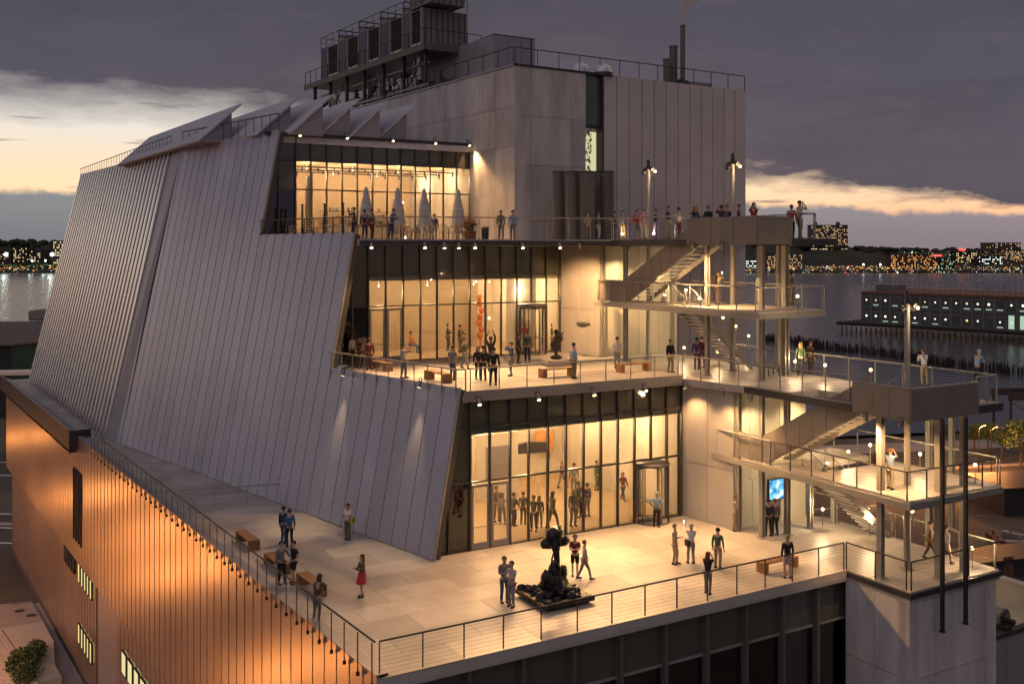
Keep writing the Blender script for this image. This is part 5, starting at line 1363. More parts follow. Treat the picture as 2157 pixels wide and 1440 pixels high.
# dark slim heaters standing at the cafe railing
for i, px in enumerate((637, 684, 723)):
    c = V(px, 60.9 - (px - 637) * .02, Z8); rt = empty('patio_post', c, 0, 'slim dark post standing at the cafe terrace railing, %s from the left' % ordn[i], 'post', 'slim dark posts at the cafe railing')
    b = MB(); b.tube((0, 0, 0), (0, 0, 2.1), .07, .06); b.tube((0, 0, 2.1), (0, 0, 2.2), .09, n=10); local('shaft', b.mesh('pshaft', 'black'), rt); b = MB(); b.tube((0, 0, 0), (0, 0, .06), .25, n=14); local('foot', b.mesh('pfoot', 'black'), rt)
c = V(1022, 58.5, Z8); rt = empty('bollard_bin', c, 0, 'small dark bin behind the cafe railing right of the planter', 'bin')
b = MB(); b.tube((0, 0, 0), (0, 0, .7), .2, .22, n=14); local('body', b.mesh('bin', 'steel_dark'), rt); b = MB(); b.tube((0, 0, .7), (0, 0, .78), .24, n=14); local('lid', b.mesh('lid', 'trim_metal'), rt)
# plant on the middle terrace left window and a tree added in the lobby in place of a reflection in its glass
rt = empty('reflection_tree', xy(fr0 + A * tpx(fr0 + B * 1.5, A, 1455) + B * 1.5, 12.3), 0, 'small tree added behind the dark glass under the front terrace in place of a reflection', 'tree')
b = MB(); rr = random.Random(4)
for k in range(5): b.tube((0, 0, 0), (rr.uniform(-.3, .3), rr.uniform(-.3, .3), 2.2), .05, .025)
local('trunk', b.mesh('itrunk', 'bark'), rt); b = MB(); leaves(b, (0, 0, 2.7), .75, 500, .09, rr, (1, 1, .9)); local('crown', b.mesh('icrown', 'leaf'), rt)
light('POINT', rt.location + Vector((.3, -.3, .5)), 70, (1, .85, .4), .1, parent=rt)  # light added for the stand-in tree
# ------------------------------------------------------------------ people
SKIN = [(.42, .25, .17), (.50, .32, .22), (.30, .17, .11), (.13, .07, .045)]
for i, c in enumerate(SKIN): mat('skin_%d' % i, c, .6)
PALETTE = dict(black=(.015, .015, .017), navy=(.02, .03, .07), blue=(.04, .10, .24), lightblue=(.22, .32, .45), white=(.70, .68, .64), grey=(.18, .18, .18), lightgrey=(.40, .39, .37),
               beige=(.42, .34, .24), brown=(.10, .06, .035), maroon=(.12, .02, .025), red=(.45, .04, .03), orange=(.50, .18, .06), green=(.06, .10, .05), olive=(.12, .11, .05), khaki=(.25, .20, .12),
               purple=(.10, .06, .14), denim=(.06, .09, .16), yellow=(.5, .35, .06), pink=(.5, .25, .25))
for k, c in PALETTE.items(): mat('cloth_' + k, c, .85, 0, .12, 5)
for k, c in dict(dark=(.012, .009, .007), brown=(.06, .03, .015), blond=(.35, .22, .09), grey=(.35, .33, .30), auburn=(.14, .05, .02)).items(): mat('hair_' + k, c, .7)
mat('shoe_black', (.02, .02, .02), .5); mat('shoe_white', (.6, .6, .58), .6); mat('phone_glow', (.02, .02, .02), .3); emis('phone_screen', (.8, .9, 1), 3.0)

def skin_mesh(name, verts, edges, radii, root, mname, sub=1):
    me = bpy.data.meshes.new(name + '_cage'); me.from_pydata([tuple(v) for v in verts], edges, [])
    ob = bpy.data.objects.new(name + '_cage', me); COL.objects.link(ob)
    ob.modifiers.new('Skin', 'SKIN')
    if not me.skin_vertices: return None
    sv = me.skin_vertices[0].data
    for i, r in enumerate(radii): sv[i].radius = (r, r) if not isinstance(r, tuple) else r; sv[i].use_root = (i == root)
    ob.modifiers['Skin'].use_smooth_shade = True; ob.modifiers['Skin'].branch_smoothing = .5
    if sub: s = ob.modifiers.new('Sub', 'SUBSURF'); s.levels = sub; s.render_levels = sub
    dg = bpy.context.evaluated_depsgraph_get(); dg.update(); ev = ob.evaluated_get(dg)
    out = bpy.data.meshes.new_from_object(ev); out.name = name
    bpy.data.objects.remove(ob); 
    out.materials.clear(); out.materials.append(MATS[mname])
    out.polygons.foreach_set('use_smooth', [True] * len(out.polygons))
    return out
def ik(a, b, l1, l2, bend):
    """joint between a and b with limb lengths l1, l2, bent towards bend"""
    a, b = Vector(a), Vector(b); d = b - a; L = min(d.length, (l1 + l2) * .995); d.normalize(); b = a + d * L
    x = (l1 * l1 - l2 * l2 + L * L) / (2 * L); h = math.sqrt(max(0, l1 * l1 - x * x)); bend = Vector(bend); bend = (bend - d * bend.dot(d)).normalized()
    return a + d * x + bend * h, b
# poses: hand targets (left, right), feet, lean; the figure faces -Y, height 1.72
POSES = {
 'stand':  dict(hl=(.26, -.03, .78), hr=(-.26, -.05, .78), fl=(.11, -.02), fr=(-.11, .03)),
 'hip':    dict(hl=(.20, -.06, 1.00), hr=(-.27, -.02, .79), fl=(.15, -.05), fr=(-.10, .02), el=(1, .4, 0)),
 'phone':  dict(el=(.35, .15, -1), hl=(.06, -.32, 1.20), hr=(-.08, -.30, 1.18), fl=(.10, -.04), fr=(-.10, .04), head=-.03),
 'camera': dict(el=(.45, -.1, -1), hl=(.07, -.22, 1.55), hr=(-.07, -.22, 1.55), fl=(.12, -.08), fr=(-.10, .06)),
 'reach':  dict(el=(.45, -.1, -1), hl=(.10, -.42, 1.62), hr=(-.08, -.30, 1.28), fl=(.12, -.06), fr=(-.10, .05)),
 'fold':   dict(hl=(-.10, -.20, 1.20), hr=(.10, -.22, 1.16), fl=(.11, -.06), fr=(-.12, .02)),
 'walk':   dict(hl=(.25, -.22, .86), hr=(-.26, .18, .84), fl=(.08, .30), fr=(-.08, -.28)),
 'rail':   dict(el=(.5, .5, -.6), hl=(.08, -.36, 1.10), hr=(-.08, -.36, 1.10), fl=(.12, .05), fr=(-.12, .10), lean=.14),
 'up':     dict(hl=(.13, -.02, 1.92), hr=(-.15, .02, 1.90), fl=(.12, -.02), fr=(-.12, .03), el=(1, .1, .3)),
 'talk':   dict(hl=(.22, -.34, 1.12), hr=(-.24, -.08, .82), fl=(.16, -.02), fr=(-.09, .03)),
 'sit':    dict(hl=(.14, -.34, .66), hr=(-.14, -.34, .66), fl=(.14, -.50), fr=(-.12, -.46), seat=.50),
}
_cache = {}
def person_meshes(pose, sleeve, legs):
    key = (pose, sleeve, legs)
    if key in _cache: return _cache[key]
    p = POSES[pose]; ln = p.get('lean', 0.0); seat = p.get('seat'); dz = 0 if seat is None else seat - .90
    pel = Vector((0, 0, .95 + dz)); wai = Vector((0, -ln * .3, 1.10 + dz)); che = Vector((0, -ln * .8, 1.30 + dz)); nk = Vector((0, -ln * 1.1 - .005, 1.46 + dz)); hd = Vector((0, -ln * 1.25 - .02, 1.60 + dz)); ht = Vector((0, -ln * 1.25 - .015, 1.70 + dz))
    sh = {1: Vector((.175, -ln * 1.0, 1.40 + dz)), -1: Vector((-.175, -ln * 1.0, 1.40 + dz))}
    J = {}
    for s_, hk in ((1, 'hl'), (-1, 'hr')):
        tgt = Vector(p[hk]) + Vector((0, -ln, dz)); bd = Vector((s_ * .5, .8, -.3)) if 'el' not in p or (s_ < 0 and pose == 'hip') else Vector((p['el'][0] * s_, p['el'][1], p['el'][2]))
        e_, w_ = ik(sh[s_], tgt, .29, .26, bd); J[s_, 'e'] = e_; J[s_, 'w'] = w_
    for s_, fk in ((1, 'fl'), (-1, 'fr')):
        hip = Vector((s_ * .09, 0, .90 + dz)); f = Vector((p[fk][0], p[fk][1], .085))
        k_, a_ = ik(hip, f, .425, .40, (s_ * .05, -1, 0)); 
        if pose == 'walk' and f.y > .1: a_ = a_ + Vector((0, 0, .02))
        J[s_, 'h'] = hip; J[s_, 'k'] = k_; J[s_, 'a'] = a_
    # body: one continuous skin surface from head to feet, with hands
    v = [pel, wai, che, nk, hd, ht]; e_ = [(0, 1), (1, 2), (2, 3), (3, 4), (4, 5)]; r = [.115, .105, .12, .052, .088, .055]
    for s_ in (1, -1):
        n = len(v); v += [sh[s_], J[s_, 'e'], J[s_, 'w']]; r += [.052, .038, .026]; e_ += [(2, n), (n, n + 1), (n + 1, n + 2)]
        dr = (J[s_, 'w'] - J[s_, 'e']).normalized(); v.append(J[s_, 'w'] + dr * .07); r.append((.038, .022)); e_.append((n + 2, n + 3))
        n = len(v); v += [J[s_, 'h'], J[s_, 'k'], J[s_, 'a'], J[s_, 'a'] + Vector((s_ * .01, -.13, -.045))]; r += [.085, .055, .038, .035]; e_ += [(0, n), (n, n + 1), (n + 1, n + 2), (n + 2, n + 3)]
    body = skin_mesh('body', v, e_, r, 0, 'skin_0', 1)
    # fingers, thumb, face features joined into the body
    mb = MB()
    for s_ in (1, -1):
        w_ = J[s_, 'w']; dr = (w_ - J[s_, 'e']).normalized(); side = dr.cross(Vector((0, 1, 0)) if abs(dr.y) < .8 else UP).normalized(); up_ = side.cross(dr)
        for k, L in enumerate((.062, .072, .068, .054)):
            b0 = w_ + dr * .085 + side * (-.027 + k * .018); m1 = b0 + dr * L * .6; mb.tube(b0, m1, .0095, .0085, n=5); mb.tube(m1, m1 + (dr * .75 + up_ * .45).normalized() * L * .5, .0085, .0065, n=5)
        b0 = w_ + dr * .03 - side * .03; mb.tube(b0, b0 + (dr * .7 - side * .7).normalized() * .055, .011, .008, n=5)
    mb.tube(hd + Vector((0, -.088, .0)), hd + Vector((0, -.112, -.022)), .008, .014, n=5)
    for s_ in (1, -1): blob(mb, hd + Vector((s_ * .086, 0, -.01)), .02, 1, (.5, 1, 1.5), n=4, amp=0)
    me2 = mb.mesh('bits', 'skin_0'); bm = bmesh.new(); bm.from_mesh(body); bm.from_mesh(me2); bm.to_mesh(body); bm.free(); body.polygons.foreach_set('use_smooth', [True] * len(body.polygons))
    # top
    v = [pel + Vector((0, 0, -.07 if seat is None else -.02)), wai, che, nk + Vector((0, 0, -.035))]; e_ = [(0, 1), (1, 2), (2, 3)]; r = [(.172, .142), (.15, .125), (.165, .125), .075]
    for s_ in (1, -1):
        n = len(v); v += [sh[s_]]; r += [.072]; e_ += [(2, n)]
        if sleeve == 'long': v += [J[s_, 'e'], J[s_, 'w'] - (J[s_, 'w'] - J[s_, 'e']).normalized() * .02]; r += [.055, .04]; e_ += [(n, n + 1), (n + 1, n + 2)]
        elif sleeve == 'short': v += [sh[s_].lerp(J[s_, 'e'], .75)]; r += [.06]; e_ += [(n, n + 1)]
    top = skin_mesh('top', v, e_, r, 0, 'cloth_grey', 1)
    # legs wear
    if legs in ('trousers', 'shorts'):
        v = [pel + Vector((0, 0, .04))]; r = [(.160, .128)]; e_ = []
        for s_ in (1, -1):
            n = len(v); kk = J[s_, 'k'] if legs == 'trousers' else J[s_, 'h'].lerp(J[s_, 'k'], .92)
            v += [J[s_, 'h'] - Vector((0, 0, .06)) if seat is None else J[s_, 'h'], kk]; r += [.105, .074 if legs == 'trousers' else .085]; e_ += [(0, n), (n, n + 1)]
            if legs == 'trousers': v += [J[s_, 'a'] + Vector((0, 0, .0))]; r += [.056]; e_ += [(n + 1, n + 2)]
        bot = skin_mesh('bottom', v, e_, r, 0, 'cloth_grey', 1)
    else:
        m_ = MB(); mid_ = (J[1, 'k'] + J[-1, 'k']) / 2; zz = mid_.z + (.08 if legs == 'skirt' else -.15)
        n = 20; vs = []; fs = []
        for (c, rx, ry) in ((pel + UP * .10, .15, .12), (pel - UP * .02, .175, .15), (pel.lerp(mid_, .5), .20, .18), (Vector((mid_.x, mid_.y * .8, zz)), .235, .21)):
            for k in range(n): an = 2 * PI * k / n; w = 1 + .05 * math.cos(6 * an); vs.append(c + Vector((rx * math.cos(an) * w, ry * math.sin(an) * w, 0)))
        for i in range(3):
            for k in range(n): fs.append((i * n + k, i * n + (k + 1) % n, (i + 1) * n + (k + 1) % n, (i + 1) * n + k))
        m_.add(vs, fs, True); bot = m_.mesh('skirt', 'cloth_grey')
    shoes = []
    for s_ in (1, -1):
        sh_ = MB(); a_ = J[s_, 'a']; z0 = a_.z - .085
        vs = []; 
        for (y, w, h) in ((.06, .036, .09), (.0, .042, .10), (-.08, .048, .07), (-.16, .045, .05), (-.195, .025, .035)):
            vs += [Vector((a_.x - w, a_.y + y, z0)), Vector((a_.x + w, a_.y + y, z0)), Vector((a_.x + w * .8, a_.y + y, z0 + h)), Vector((a_.x - w * .8, a_.y + y, z0 + h))]
        fs = [(0, 1, 2, 3), (19, 18, 17, 16)]
        for i in range(4):
            for k in range(4): fs.append((i * 4 + k, (i + 1) * 4 + k, (i + 1) * 4 + (k + 1) % 4, i * 4 + (k + 1) % 4))
        sh_.add(vs, fs, True); shoes.append(sh_.mesh('shoe', 'shoe_black'))
    # eyes and mouth
    face = []
    for s_ in (1, -1): fc = MB(); blob(fc, hd + Vector((s_ * .032, -.083, .012)), .008, 1, (1.3, .6, .8), n=4, amp=0); face.append(('eye', fc.mesh('eye', 'hair_brown')))
    fc = MB(); fc.box(hd + Vector((-.022, -.088, -.052)), (.044, 0, 0), (0, .01, 0), (0, 0, .007)); face.append(('mouth', fc.mesh('mouth', 'skin_2')))
    hair = {}
    for kind in ('short', 'long', 'bun', 'cap'):
        h = MB(); n = 14; vs = []; fs = []
        for i in range(9):
            th = PI * .62 * i / 8
            for k in range(n):
                ph_ = 2 * PI * k / n; front = max(0, -math.sin(ph_)); lim = th * (1 - .60 * front)
                rr_ = .106 if kind != 'short' else .103
                vs.append(hd + Vector((0, .012, .035)) + Vector((math.sin(lim) * math.cos(ph_) * rr_, math.sin(lim) * math.sin(ph_) * rr_ * 1.08, math.cos(lim) * rr_ * 1.05)))
        for i in range(8):
            for k in range(n): fs.append((i * n + k, (i + 1) * n + k, (i + 1) * n + (k + 1) % n, i * n + (k + 1) % n))
        h.add(vs, fs, True)
        if kind == 'long': blob(h, hd + Vector((0, .06, -.09)), .11, 2, (.95, .55, 1.5), n=8, amp=.1)
        if kind == 'bun': blob(h, hd + Vector((0, .10, .07)), .045, 2, n=6, amp=.1)
        if kind == 'cap': h.box(hd + Vector((-.06, -.19, .05)), (.12, 0, 0), (0, .12, 0), (0, 0, .015))
        hair[kind] = h.mesh('hair_' + kind, 'hair_dark')
    _cache[key] = (body, top, bot, shoes, face, hair, J, hd, che, pel)
    return _cache[key]
def slotm(o, m): o.data.materials; o.material_slots[0].link = 'OBJECT'; o.material_slots[0].material = MATS[m]
def person(loc, face_deg, pose, label, top='grey', bottom='navy', legs='trousers', sleeve='long', hair='short', hairc='dark', skin=0, h=1.0, bag=None, phone=False, shoe='shoe_black', group=None):
    body, tp, bt, sh_, fc, hr, J, hd, che, pel = person_meshes(pose, sleeve, legs)
    rt = empty('person', loc, R(face_deg), label, 'person', group); rt.scale = (h, h, h)
    o = local('body', body, rt); slotm(o, 'skin_%d' % skin)
    for (nm, q_) in fc: local(nm, q_, o)
    o = local('hair', hr[hair], rt); slotm(o, 'hair_' + hairc if hair != 'cap' else 'cloth_' + top)
    o = local('top', tp, rt); slotm(o, 'cloth_' + top)
    o = local({'trousers': 'trousers', 'shorts': 'shorts', 'skirt': 'skirt', 'dress': 'skirt'}[legs], bt, rt); slotm(o, 'cloth_' + bottom)
    for q_ in sh_: o = local('shoe', q_, rt); slotm(o, shoe)
    if bag:
        b = MB()
        if bag[0] == 'pack': b.box(che + Vector((-.15, .13, -.28)), (.30, 0, 0), (0, .16, 0), (0, 0, .44)); b.path([che + Vector((-.12, .13, .12)), che + Vector((-.12, -.13, .08)), che + Vector((-.12, -.12, -.2)), che + Vector((-.12, .14, -.22))], .018); b.path([che + Vector((.12, .13, .12)), che + Vector((.12, -.13, .08)), che + Vector((.12, -.12, -.2)), che + Vector((.12, .14, -.22))], .018)
        else: b.box(pel + Vector((.16, -.10, -.16)), (.11, 0, 0), (0, .30, 0), (0, 0, .26)); b.tube(pel + Vector((.2, .05, .08)), che + Vector((-.08, -.02, .17)), .014)
        local('backpack' if bag[0] == 'pack' else 'shoulder_bag', b.mesh('bag', 'cloth_' + bag[1]), rt)
    if phone:
        w_ = (J[1, 'w'] + J[-1, 'w']) / 2 if pose in ('phone', 'camera') else J[1, 'w']
        ph_ = empty('phone', Matrix.Translation(Vector(loc)) @ Matrix.Rotation(R(face_deg), 4, 'Z') @ (Vector((w_.x, w_.y - .10, w_.z + .03)) * h), R(face_deg), 'phone held by the ' + label[:60].replace('person ', '', 1) if False else None)
        bpy.data.objects.remove(ph_)
        b = MB(); b.box(Vector((w_.x - .04, w_.y - .115, w_.z - .02)), (.08, 0, 0), (0, .009, 0), (0, 0, .15)); m1 = local('phone', b.mesh('phone', 'black'), rt)
        b = MB(); b.box(Vector((w_.x - .035, w_.y - .104, w_.z - .012)), (.07, 0, 0), (0, .002, 0), (0, 0, .134)); local('phone_screen', b.mesh('pscreen', 'phone_screen'), m1)
    return rt
# facing: degrees; 0 looks towards the camera, 180 away, 90 to the right
P = []
def pp_(px, py, z, f, pose, lb, **k): person(G(px, py, z), f, pose, lb, **k)
pp_(597, 1144, Z6, 150, 'stand', 'person in a dark blue jacket close beside another on the far left terrace', top='navy', bottom='denim')
pp_(610, 1151, Z6, 210, 'stand', 'person in dark blue and black trousers standing behind the seated benches', top='blue', bottom='black', skin=1)
pp_(733, 1135, Z6, -20, 'phone', 'person in a white top with a yellow shoulder bag near the slanted wall', top='white', bottom='olive', bag=('side', 'yellow'), hair='bun', sleeve='short', h=.97)
pp_(592, 1229, Z6, 40, 'talk', 'person in a dark waistcoat leaning at the left railing by the bench', top='grey', bottom='black', skin=1)
pp_(619, 1227, Z6, -50, 'hip', 'person in a black shirt and black shorts between two wooden benches', top='black', bottom='black', legs='shorts', sleeve='short', skin=1)
pp_(668, 1308, Z6, 160, 'rail', 'person in a brown jacket at the railing nearest the corner', top='brown', bottom='grey', hairc='brown', hair='long', h=.98)
pp_(763, 1256, Z6, -60, 'phone', 'person in a brown top and red skirt walking alone on the left terrace', top='brown', bottom='red', legs='skirt', hairc='brown', hair='long', h=.96)
pp_(1062, 1268, Z6, 20, 'phone', 'person in a blue grey coat left of the black sculpture, looking down', top='grey', bottom='denim', hairc='brown', h=1.03)
pp_(1078, 1276, Z6, -30, 'phone', 'person in a pale shirt left of the black sculpture, overlapping another', top='lightgrey', bottom='grey', skin=1, sleeve='short')
pp_(1211, 1212, Z6, 0, 'phone', 'person in a maroon shirt and black shorts right of the black sculpture', top='maroon', bottom='black', legs='shorts', sleeve='short')
pp_(1231, 1221, Z6, 100, 'walk', 'person in grey walking beside the one in the maroon shirt', top='lightgrey', bottom='grey', hairc='brown', h=.95)
pp_(1421, 1187, Z6, 60, 'fold', 'person in a beige outfit facing the one who holds up a phone', top='beige', bottom='beige', hairc='brown')
pp_(1456, 1186, Z6, 195, 'reach', 'person in a white shirt and dark trousers holding up a bright phone', top='white', bottom='grey', phone=True, hairc='grey', bag=('side', 'black'))
pp_(1512, 1196, Z6, 150, 'stand', 'person in dull green standing behind the one with the striped leggings', top='green', bottom='khaki')
pp_(1491, 1250, Z6, 150, 'camera', 'person with long hair in a dark top aiming a camera by the front railing', top='black', bottom='grey', hair='long', hairc='auburn', sleeve='short', h=.96)
pp_(1659, 1217, Z6, 190, 'stand', 'person in a black jacket and patterned shorts at the right of the front railing', top='black', bottom='lightgrey', legs='shorts', hairc='blond', h=1.04)
pp_(1550, 1117, Z6, 30, 'fold', 'person in pale clothes leaning against the corner of the lower core', top='beige', bottom='khaki', hairc='brown')
pp_(1619, 1128, Z6, 185, 'stand', 'person in a black coat watching the video screen, left of two', top='black', bottom='black', hairc='dark', h=1.02)
pp_(1633, 1126, Z6, 200, 'stand', 'person in a purple coat watching the video screen, right of two', top='purple', bottom='black', hairc='auburn')
pp_(1384, 1109, Z6, 175, 'hip', 'person in a blue shirt outside the revolving door of the lower gallery', top='lightblue', bottom='black', hairc='grey')
pp_(1992, 1190, Z6, 120, 'walk', 'person in a light top at the foot of the lowest stairs', top='lightgrey', bottom='beige', hairc='brown')
pp_(1960, 1180, Z6, 60, 'walk', 'person in a brown top stepping off the lowest stairs', top='khaki', bottom='brown')
# inside the lower gallery
ins = [(1046, 1100, 0, 'stand', 'olive', 'khaki', 'first from the left, in olive'), (1058, 1103, 30, 'talk', 'lightgrey', 'grey', 'in pale clothes next to the olive one'), (1082, 1114, 90, 'phone', 'green', 'black', 'in dark green looking at a phone'),
       (1102, 1117, 200, 'stand', 'grey', 'brown', 'in grey seen from behind'), (1124, 1117, 40, 'hip', 'green', 'black', 'in green, leaning in'), (1136, 1121, 320, 'stand', 'olive', 'olive', 'in a long olive coat'),
       (1164, 1111, 150, 'walk', 'olive', 'brown', 'walking, in olive'), (1207, 1104, 10, 'stand', 'green', 'grey', 'in a green jacket, left of a pair'), (1218, 1102, 60, 'talk', 'grey', 'maroon', 'in grey, right of a pair'),
       (1237, 1095, 180, 'stand', 'navy', 'grey', 'in navy near the middle mullion'), (1257, 1040, 20, 'stand', 'green', 'green', 'far back in bright green'), (1184, 1033, 100, 'walk', 'brown', 'grey', 'far back in brown'), (1209, 1040, 250, 'stand', 'grey', 'grey', 'far back in grey'),
       (1312, 1058, 90, 'walk', 'maroon', 'black', 'walking in dark red near the revolving door')]
rq = random.Random(5)
for (px, py, f, ps, t_, b_, lb) in ins: pp_(px, py + rq.uniform(-14, 4), Z6, f + rq.uniform(-60, 60), ps, 'visitor inside the lower gallery ' + lb, top=t_, bottom=b_, h=rq.uniform(.88, 1.06), hair=rq.choice(('short', 'long', 'bun', 'short')), hairc=rq.choice(('dark', 'brown', 'blond', 'auburn')), group='visitors inside the galleries')
# middle terrace
pp_(741, 768, Z7, 60, 'stand', 'person in white and pink at the left end of the middle terrace', top='white', bottom='black', h=.97, hair='long', hairc='auburn')
pp_(757, 775, Z7, -30, 'fold', 'person in a maroon sweater, middle of three at the left of the middle terrace', top='maroon', bottom='brown')
pp_(778, 779, Z7, 200, 'stand', 'person in a dark red jacket, right of three on the middle terrace', top='maroon', bottom='brown', hairc='auburn')
pp_(849, 796, Z7, 70, 'camera', 'person in a lavender shirt taking a picture beside the slanted rail', top='lightgrey', bottom='denim', sleeve='short', phone=True)
pp_(953, 800, Z7, 150, 'stand', 'person in a grey shirt by the end of the bench on the middle terrace', top='grey', bottom='denim', sleeve='short')
pp_(979, 778, Z7, 60, 'walk', 'person in a pale green jacket walking on the middle terrace', top='olive', bottom='grey', hairc='dark')
pp_(1007, 798, Z7, 20, 'stand', 'person in black, left of a couple on the middle terrace', top='black', bottom='black', hairc='auburn', hair='long', h=.95)
pp_(1018, 801, Z7, 200, 'stand', 'person in black, right of a couple on the middle terrace', top='black', bottom='black')
pp_(1034, 781, Z7, 10, 'up', 'person in dark clothes with both arms raised over the head', top='black', bottom='black', sleeve='long', skin=3, h=1.06)
pp_(1040, 811, Z7, 190, 'hip', 'person in a long black jacket nearest the front rail of the middle terrace', top='black', bottom='black', h=1.05)
pp_(1077, 791, Z7, -60, 'camera', 'person in a bright blue jacket photographing on the middle terrace', top='blue', bottom='grey')
pp_(1091, 765, Z7, 90, 'stand', 'person in black with long hair near the middle gallery glass', top='black', bottom='black', hair='long', h=.98)
pp_(1111, 763, Z7, 0, 'stand', 'person in dark green beside the revolving door glass', top='green', bottom='navy', h=1.02)
pp_(1208, 797, Z7, 120, 'stand', 'person in a blue jacket right of the small statue', top='lightblue', bottom='olive', h=1.04)
pp_(1300, 776, Z7, 170, 'stand', 'person in a white shirt behind the bench by the core', top='lightgrey', bottom='grey', h=1.0)
pp_(1412, 783, Z7, 30, 'stand', 'person in black at the inner corner of the middle terrace', top='black', bottom='khaki')
pp_(1468, 778, Z7, 160, 'stand', 'person in a purple jacket behind the corner lamp on the middle walkway', top='purple', bottom='purple')
pp_(1480, 774, Z7, 200, 'stand', 'person in dark red behind the corner lamp on the middle walkway', top='maroon', bottom='purple')
pp_(1686, 790, Z7, 170, 'stand', 'person with blond hair in a green coat on the middle walkway', top='green', bottom='black', hair='long', hairc='blond')
pp_(1707, 787, Z7, 120, 'stand', 'person in a rust jacket next to the blond one on the middle walkway', top='brown', bottom='brown', hairc='auburn')
pp_(1947, 812, Z7, 178, 'rail', 'person in a white shirt looking out over the river', top='white', bottom='khaki', hairc='auburn', h=1.02)
pp_(2058, 812, Z7, 120, 'rail', 'bald person in a lilac shirt leaning on the outer rail over the river', top='lightblue', bottom='black', hairc='grey', h=1.0)
for (px, py, f, ps, t_, b_, lb) in ((943, 738, 90, 'phone', 'black', 'black', 'in black holding a camera inside'), (969, 742, 60, 'talk', 'olive', 'khaki', 'in olive inside behind the door'), (1105, 737, 30, 'stand', 'red', 'white', 'in red inside by the revolving door'), (1163, 738, 70, 'phone', 'brown', 'khaki', 'in brown inside at the right end'),
                                 (740, 741, 0, 'stand', 'red', 'khaki', 'in red behind the dark left glass')):
    pp_(px, py, Z7, f, ps, 'visitor in the middle gallery ' + lb, top=t_, bottom=b_, group='visitors inside the galleries')
# seated visitor inside the middle gallery, on a stool
c = G(866, 742, Z7); person(c, 70, 'sit', 'visitor in orange and blue sitting inside the middle gallery', top='orange', bottom='denim', hairc='dark')
rt = empty('gallery_stool', c + Vector((0, .0, 0)), R(70), 'low white stool inside the middle gallery', 'stool'); b = MB(); b.cbox((0, .02, .38), .42, .36, .04); local('seat', b.mesh('gs', 'canvas_white'), rt)
for (x, y) in ((-1, -1), (1, -1), (1, 1), (-1, 1)): b = MB(); b.cbox((x * .17, y * .14 + .02, 0), .03, .03, .379); local('leg', b.mesh('gl', 'steel_dark'), rt)
# landings
pp_(1511, 641, M1, 120, 'camera', 'person with a backpack taking a photo on the upper middle landing', top='khaki', bottom='brown', bag=('pack', 'black'), h=1.05, phone=True)
pp_(1602, 640, M1, 150, 'stand', 'person in a white shirt on the upper middle landing', top='white', bottom='white', hairc='grey')
pp_(1668, 642, M1, 60, 'stand', 'person in olive at the outer end of the upper middle landing', top='olive', bottom='olive', hairc='brown')
pp_(1875, 1030, M2, 130, 'camera', 'person in a lavender shirt on the lower middle landing', top='lightblue', bottom='beige', sleeve='short', hairc='auburn')
# cafe terrace and upper walkway: feet level with the eye, placed by distance
def p8(px, Y, f, pose, lb, **k): person(V(px, Y, Z8), f, pose, lb, **k)
p8(746, 56.2, -80, 'camera', 'person in a black coat photographing at the cafe railing', top='black', bottom='black', hairc='dark', h=1.05)
p8(768, 57, 170, 'stand', 'person in a dark blue jacket beside the black coated photographer', top='navy', bottom='navy', hairc='brown')
p8(783, 56.2, 130, 'stand', 'person with a red bag at the cafe railing', top='brown', bottom='maroon', bag=('side', 'red'), hairc='auburn')
p8(824, 56, 60, 'rail', 'person in bright blue at the cafe railing', top='blue', bottom='navy')
p8(915, 64.5, 0, 'stand', 'person in dark clothes by the cafe doorway', top='navy', bottom='grey')
p8(1055, 58.5, 20, 'stand', 'person in olive standing before the concrete corner, left of two', top='olive', bottom='olive', hairc='brown')
p8(1080, 58.3, 340, 'stand', 'person in pale blue standing before the concrete corner, right of two', top='lightblue', bottom='grey')
rr = random.Random(21)
crowd = [(1240, 'beige', 'khaki', 'beige'), (1261, 'olive', 'lightgrey', 'olive and white'), (1294, 'black', 'black', 'black with folded arms'), (1312, 'grey', 'khaki', 'grey by the first walkway lamp'), (1341, 'red', 'grey', 'bright red'), (1356, 'pink', 'beige', 'pink behind the pole'),
         (1381, 'navy', 'purple', 'navy'), (1408, 'navy', 'khaki', 'navy, taller than the rest'), (1430, 'white', 'maroon', 'a white shirt'), (1460, 'black', 'navy', 'black, left of three bent heads'), (1474, 'navy', 'navy', 'dark blue, middle of three bent heads'), (1493, 'black', 'black', 'black, right of three bent heads'), (1520, 'maroon', 'black', 'dark red behind the solid balustrade'), (1531, 'navy', 'black', 'navy behind the solid balustrade'), (1556, 'brown', 'brown', 'brown beside the right pole'),
         (1607, 'red', 'black', 'red holding up a glowing phone')]
for i, (px, t_, b_, lb) in enumerate(crowd):
    b_w = {True: 1.0}.get(True); line0 = K8; tt = tpx(K8 + A * 1.1, B, px) if px < 1590 else 1.0
    tt = max(.8, tt); pos = xy(K8 + A * 1.1 + B * tt, Z8) if px < 1600 else xy(K8 + A * .6 + B * .9, Z8)
    person(pos, rr.choice((20, 340, 100, 200, 250)), ['rail', 'stand', 'fold', 'stand', 'talk', 'stand', 'stand', 'phone', 'fold', 'rail', 'rail', 'rail', 'camera', 'phone', 'stand', 'camera'][i], 'visitor on the upper walkway in ' + lb,
           top=t_, bottom=b_, hairc=rr.choice(('dark', 'brown', 'blond', 'auburn')), hair=rr.choice(('short', 'long', 'short')), h=1.06 if px == 1408 else .98, phone=(px == 1607), skin=rr.choice((0, 1)), group='visitors on the upper walkway')
person(xy(K8 + A * 3.0 + B * .8, Z8), 150, 'stand', 'person in a red shirt at the outer end of the upper walkway', top='red', bottom='black', hairc='auburn', h=.95)
